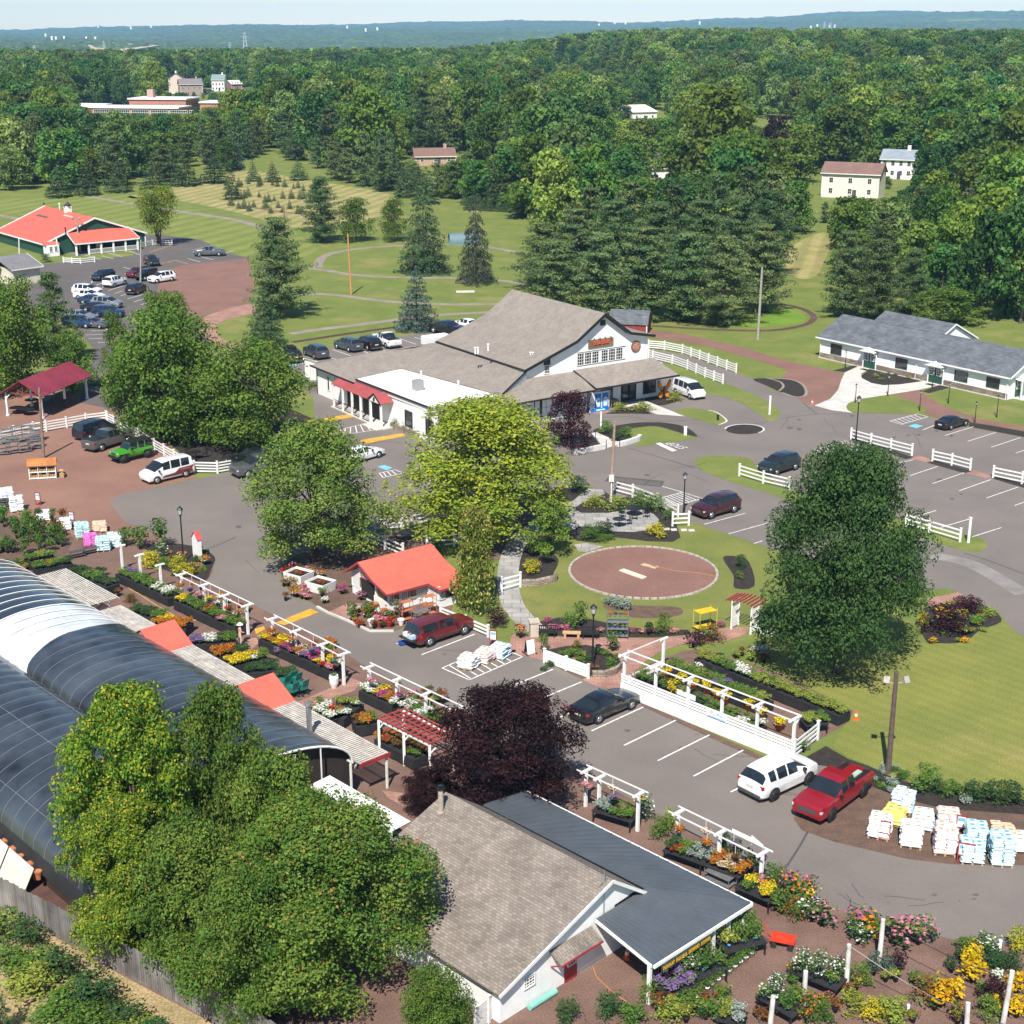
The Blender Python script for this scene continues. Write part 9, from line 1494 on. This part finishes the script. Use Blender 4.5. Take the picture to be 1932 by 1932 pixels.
# the white arrow board on the nearest pergola, and a visitor
a = G(*T23(1660,480),2.3); b = G(*T23(1895,590),2.3); d = (b - a).normalized(); L_ = (b - a).length; ab = thing('arrow_sign','white arrow board on the rail of the nearest pergola frame','sign',a,math.atan2(d.y,d.x)); mb = MB(); mb.extr([(0,0,-.1),(L_ * .62,0,-.1),(L_ * .62,0,-.24),(L_,0,.03),(L_ * .62,0,.3),(L_ * .62,0,.16),(0,0,.16)],(0,.04,0)); obj('board',mb,WHITE,ab)
def person(label,p,rz):
    me = bpy.data.meshes.new('person'); J = [(0,0,.92),(0,.01,1.15),(0,.02,1.36),(0,.03,1.46),(0,.05,1.58),(0,.05,1.68),(.19,.02,1.37),(.25,.1,1.12),(.2,.32,1.06),(-.19,.02,1.37),(-.26,-.04,1.12),(-.22,.14,.95),(.1,0,.86),(.11,.06,.48),(.12,-.02,.08),(.12,.12,.04),(-.1,0,.86),(-.11,-.05,.48),(-.12,-.16,.1),(-.12,-.03,.04)]
    E = [(0,1),(1,2),(2,3),(3,4),(4,5),(2,6),(6,7),(7,8),(2,9),(9,10),(10,11),(0,12),(12,13),(13,14),(14,15),(0,16),(16,17),(17,18),(18,19)]; r_ = [.15,.14,.15,.055,.095,.075,.07,.05,.035,.07,.05,.035,.1,.065,.045,.04,.1,.065,.045,.04]
    me.from_pydata(J,E,[]); o = bpy.data.objects.new('person',me); COL.objects.link(o); m = o.modifiers.new('skin','SKIN'); o.modifiers.new('sub','SUBSURF').levels = 1
    for v,q in zip(me.skin_vertices[0].data,r_): v.radius = (q,q * (.75 if q > .12 else 1))
    me.skin_vertices[0].data[0].use_root = True; dg = bpy.context.evaluated_depsgraph_get(); m2 = bpy.data.meshes.new_from_object(o.evaluated_get(dg)); bpy.data.objects.remove(o); skin = mat('skin',(.55,.33,.24),.6,.1,9); pink = mat('peach_shirt',(.62,.36,.30),.8,.1,6); pale = mat('pale_trousers',(.58,.48,.42),.8,.1,6); m2.materials.clear()
    for q in (skin,pink,pale): m2.materials.append(q)
    for f in m2.polygons: z = f.center.z; f.material_index = 0 if z > 1.44 or z < .1 or (abs(f.center.x) > .2 and z < 1.2 and z > .9) else 1 if z > .92 else 2
    o = bpy.data.objects.new('person',m2); COL.objects.link(o); o.location = p; o.rotation_euler = (0,0,rz); tag(o,label,'person'); mb = MB(); mb.lathe([(.15,1.62),(.13,1.72),(.06,1.78),(.01,1.79)],(0,.05,0),12); mb.lathe([(.14,1.64),(.24,1.63),(.14,1.66)],(0,.05,0),12); obj('sun_hat',mb,WHITE,o)
person('person in a peach shirt and white hat walking on the brick path',GT(0,2,1815,1010),R(-70))
# ---------------------------------------------------------------- Christmas tree rows, far houses, far country, haze
TF = TREE['wood_fir']
for i in range(64):
    if i < 40: u = 432 + (i % 14) * 13 + random.uniform(-6,6); v = (348,372,392)[i // 14] + random.uniform(-6,6) + (u - 432) * .06; w = random.uniform(1.2,2.3)
    else: u = 878 + (i - 40) * 4.6 + random.uniform(-3,3); v = 378 + (i % 3) * 9 + (u - 878) * .05; w = random.uniform(2,3)
    lab = 'small young fir planted in the rows of the dry meadow' if i < 40 else 'young fir in the dense rows left of the pine grove'; t = thing('young_fir',lab,'tree',G(u,v),random.uniform(0,6),lab.replace('fir','firs')); t.scale = (w,w,w * 1.25); obj('crown',TF[0],None,t); obj('trunk',TF[1],None,t)
def house(label,u,v,wpx,rz,wall,roof,h=5.2,dep=8,rh=2.2,chim=True,nwin=4,floors=2,lat=None):
    p = G(u,v,0); p.z = tz(p.x,p.y); w = wpx * proj(p)[2] / F; t = thing('house',label,'house',p,R(rz)); mb = MB(); mb.extr([(-w / 2,0,0),(-w / 2,dep,0),(-w / 2,dep,h),(-w / 2,dep / 2,h + rh),(-w / 2,0,h)],(w,0,0)); obj('wall',mb,wall,t); mb = MB()
    for y0,y1 in ((-.5,dep / 2),(dep + .5,dep / 2)): roof_plane(mb,[(-w / 2 - .4,y0,h - .2),(w / 2 + .4,y0,h - .2),(w / 2 + .4,y1,h + rh + .05),(-w / 2 - .4,y1,h + rh + .05)],.15)
    rf = obj('roof',mb,roof,t)
    if chim: mb = MB(); mb.box((w * .28,dep * .5,h + rh + .3),(.9,.9,1.8)); obj('chimney',mb,chim if not isinstance(chim,bool) else WHITE,rf)
    mb = MB(); mb.box((0,-.55,h - .28),(w + .8,.12,.22)); mb.box((-w / 2 + .1,-.06,h / 2),(.2,.1,h - .4)); mb.box((w / 2 - .1,-.06,h / 2),(.2,.1,h - .4)); obj('trim',mb,WOLD,t); mb = MB(); mb.box((w * .08,-.06,1.05),(1.0,.08,2.1)); obj('door',mb,DKR,t)
    for f in range(floors):
        for k in range(nwin): window(t,Vector((-w / 2 + w * (k + .5) / nwin,0,1.0 + f * 2.6)),0,1.1,1.4,2,2,WHITE,.1)
    return t
CRM = mat('cream_siding',(.74,.71,.60),.7,.08,1); BRR = mat('brown_roof',(.20,.12,.10),.9,.15,.5); GRR = mat('blue_grey_roof',(.24,.28,.32),.9,.15,.5); DKR = mat('dark_slate_roof',(.07,.075,.09),.9,.2,.5); BRK = mat('tan_brick',(.45,.31,.24),.9,.2,2)
house('two storey cream house with a brown roof on the right',1602,374,108,-24,CRM,BRR,6.2,8.5,2.2,False,3); house('white house with a blue-grey roof right behind the cream house',1690,338,60,-24,WHITE,GRR,5.6,8); house('low brick house with a hipped brown roof in the middle of the woods',822,312,76,10,BRK,BRR,2.9,9,2.0,BRK,3,1); house('white house with a dark slate roof and a stone chimney in the woods',1232,345,88,18,WHITE,DKR,4.0,9,3.2,BRK,3,1); house('small white gabled house beyond the lawn at the right',1638,284,26,60,WHITE,GRR,5,7); house('pale house with a brown roof hidden at the right',1800,308,76,-10,WHITE,BRR,5,9); house('white farmhouse on the hill in the centre distance',1090,142,60,10,WHITE,GRR,6,9); house('small white barn right of the distant farmhouse',1150,146,22,30,WHITE,WHITE,6,9,4,False); house('broad building with a pale flat roof behind the bright trees',1216,232,52,25,WHITE,mat('peach_white_roof',(.74,.62,.54),.8),4,22,2.2,False,3,1)
house('brick mill house with a dark red porch in the far left',362,180,42,20,mat('mauve_stone',(.36,.27,.25),.9),mat('mauve_roof',(.20,.17,.18),.9),6.5,9,3,BRK); house('tall pale house behind the brick mill house',348,176,22,100,mat('pale_buff',(.66,.56,.48),.8),BRR,9,9,3); house('grey roofed house right of the brick mill house',412,172,24,0,WHITE,mat('green_grey_roof',(.2,.26,.26),.9),7,9,3); house('dark red gabled house at the far left woods',447,170,22,40,mat('dull_red',(.3,.12,.10),.8),WHITE,4,8,2,False)
sp = G(225,222); sp.z = tz(sp.x,sp.y); sc = thing('school_building','long low brick school with white roofs in the far left woods','school',sp,R(-9)); L_ = 250 * .52 * proj(sp)[2] / F; RB = mat('school_brick',(.46,.22,.15),.9,.15,1); mb = MB()
for x0,x1,y0,y1,z in ((-18,L_ * .9,0,16,4.2),(-34,-14,8,24,4.4),(-4,24,22,40,7.0),(28,62,30,46,5.2)): mb.box(((x0 + x1) / 2,(y0 + y1) / 2,z / 2),(x1 - x0,y1 - y0,z))
obj('wall',mb,RB,sc); mb = MB()
for x0,x1,y0,y1,z in ((-18,L_ * .9,0,16,4.2),(-34,-14,8,24,4.4),(-4,24,22,40,7.0),(28,62,30,46,5.2)): mb.box(((x0 + x1) / 2,(y0 + y1) / 2,z + .3),(x1 - x0 + 1.2,y1 - y0 + 1.2,.6))
obj('roof',mb,WHITE,sc); mb = MB(); mb.box((4,30,9),(3,3,4.5)); obj('chimney',mb,BRK,sc)
for k in range(6): window(sc,Vector((-8 + k * 9.2,0,1.2)),0,8.4,2.4,8,2,WHITE,.15,mw=.12)
for i in range(16):
    kd = ('suv','sedan')[i % 2]; M_ = car_meshes(kd); p = G(332 + (i % 8) * 9 + random.uniform(-2,2),178 - 5 * (i // 8),0); p.z = tz(p.x,p.y); t = thing('distant_car','%s car in the distant car park by the brick mill house' % ('white','dark')[i // 2 % 2],'car',p,random.uniform(0,.4),'%s cars in the distant car park' % ('white','dark')[i // 2 % 2]); q = obj('body',M_['body'],None,t); q.material_slots[0].link = 'OBJECT'; q.material_slots[0].material = PT['white' if i // 2 % 2 == 0 else 'navy']
    for nm,me in M_['win']: obj(nm,me,None,t)
for u,v,k,c_,l in ((717,268,'suv','black','black car on the drive left of the low brick house'),(727,268,'suv','white','white car on the drive left of the low brick house'),(748,269,'van','white','white van on the drive left of the low brick house'),(790,276,'suv','black','black car behind the low brick house')): car(k,c_,l,(u - 5,v),(u + 5,v))
qh = thing('quonset_shed','small pale blue arched shed behind the lawn spruces','shed',GT(1,0,1465,1850),.2); mb = MB(); hoop_skin(mb,0,6,arch(0,0,3,0,2.1),dx=1); obj('shell',mb,mat('blue_grey_steel',(.12,.20,.22),.5,.1,1),qh)
# far country: a canopy over the hills beyond the last single trees
mb = MB(); rng = np.random.default_rng(12); ys = [2250]
while ys[-1] < 9700: ys.append(ys[-1] * 1.006 + 4)
nx = 260
for j,y in enumerate(ys):
    w = .40 * y + 60
    for i in range(nx + 1): x = -w + 2 * w * i / nx; mb.v.append((x,y,tz(x,y) + 9 + rng.normal() * 2.6 + 4 * math.sin(x * .013 + y * .004) * math.sin(y * .011)))
mb.f = [(j * (nx + 1) + i,j * (nx + 1) + i + 1,(j + 1) * (nx + 1) + i + 1,(j + 1) * (nx + 1) + i) for j in range(len(ys) - 1) for i in range(nx)]; mb.mi = [0] * len(mb.f)
me = bpy.data.meshes.new('far_forest'); me.from_pydata(mb.v,[],mb.f); me.materials.append(mat('far_canopy',(.042,.075,.026),.95,.45,.004,fine=.5,fscale=.05,col2=(.062,.105,.032))); o = bpy.data.objects.new('distant_forest',me); COL.objects.link(o); tag(o,'blue-green forest covering the distant hills to the horizon','forest',kind='stuff')
def far_at(u,v):
    """where the sight line meets the far canopy"""
    d = ray(u,v); lo = 1500.0
    while lo < 9600:
        t = lo / d[1]; z = H + d[2] * t
        if z < tz(d[0] * t,lo) + 10: break
        lo += 15
    return Vector((d[0] * lo / d[1],lo,tz(d[0] * lo / d[1],lo) + 9))
for nm,pts,m in (('far_field',[(166,86),(215,82),(300,88),(268,93),(225,100),(200,101),(176,98)],mat('pale_stubble',(.50,.42,.30),.95,.2,.01)),('far_field',[(-10,84),(18,85),(34,92),(22,97),(-10,96)],mat('far_pasture',(.22,.26,.07),.95,.2,.02))):
    P = [far_at(*q) for q in pts]; z = max(p.z for p in P); b2 = MB(); b2.slab([(p.x,p.y,p.z + 3) for p in P],6); tag(obj(nm,b2,m),kind='structure')
for i,(u,v) in enumerate(((98,76),(106,77),(121,76),(163,77),(180,76),(86,69),(1336,60),(1351,62),(1370,61),(1130,50),(1160,46),(1180,46),(1530,55),(1542,52),(1565,54),(1575,53),(1320,46),(655,54),(690,60),(185,53),(247,55),(285,52),(568,44),(712,58))):
    p = far_at(u,v); s = p.y / 2790 * 1.5; t = thing('distant_building','tiny white building among the trees of the far hills','building',p,random.uniform(-.5,.5),'white buildings on the far hills'); b2 = MB(); b2.extr([(-s,0,0),(-s,s,0),(-s,s,s * .7 + 8),(-s,s / 2,s + 9),(-s,0,s * .7 + 8)],(2 * s,0,0)); obj('wall',b2,WHITE,t)
for i,(u,vb,vt) in enumerate(((463,102,62),(197,100,78),(434,105,80),(1214,74,58),(1607,70,56),(1554,66,42),(1565,66,43),(1575,64,46),(1599,67,53),(1621,68,54),(1517,72,58),(65,112,86),(1515,70,60))):
    p = far_at(u,min(vb,98)); p.z -= 9; h = hgt((p.x,p.y),vt) - p.z; w = h * .12; t = thing('lattice_tower','thin lattice power pylon above the far woods' if i != 11 else 'cell tower with white antenna panels above the left woods','pylon',p,.3,'power pylons on the far hills' if i != 11 else None); b2 = MB()
    for sx in (-1,1):
        for sy in (-1,1): b2.cyl((sx * w,sy * w,0),(sx * w * .2,sy * w * .2,h),h * .014,h * .009,4)
    for k in range(6): z = h * (k + .5) / 6; q = w * (1 - .8 * z / h); b2.cyl((-q,-q,z),(q,-q,z + h / 8),h * .007,h * .007,4); b2.cyl((q,-q,z),(-q,-q,z + h / 8),h * .007,h * .007,4)
    obj('mast',b2,mat('pylon_grey',(.45,.47,.5),.6),t); b2 = MB()
    for z,q in ((.98,.12),(.84,.17),(.7,.13)): b2.beam((-h * q,0,h * z),(h * q,0,h * z),h * .012)
    if i == 11:
        for k in range(6): b2.box((math.cos(k) * h * .05,math.sin(k) * h * .05,h * (.9 + .04 * (k % 3))),(h * .02,h * .02,h * .07))
    obj('arms',b2,WHITE if i == 11 else MT['pylon_grey'],t)
hz = MB(); hz.box((0,4900,35),(11800,10400,222)); m = bpy.data.materials.new('haze_air'); m.use_nodes = True; m.node_tree.nodes.remove(m.node_tree.nodes['Principled BSDF']); vp = m.node_tree.nodes.new('ShaderNodeVolumePrincipled'); vp.inputs['Color'].default_value = (.31,.61,1.0,1); vp.inputs['Density'].default_value = HAZE; vp.inputs['Anisotropy'].default_value = -.3
m.node_tree.links.new(vp.outputs[0],m.node_tree.nodes['Material Output'].inputs['Volume']); o = obj('haze',hz,m); tag(o,kind='stuff'); o.display_type = 'WIRE'
print('plants',sum(npl.values()),'objects',len(bpy.data.objects))
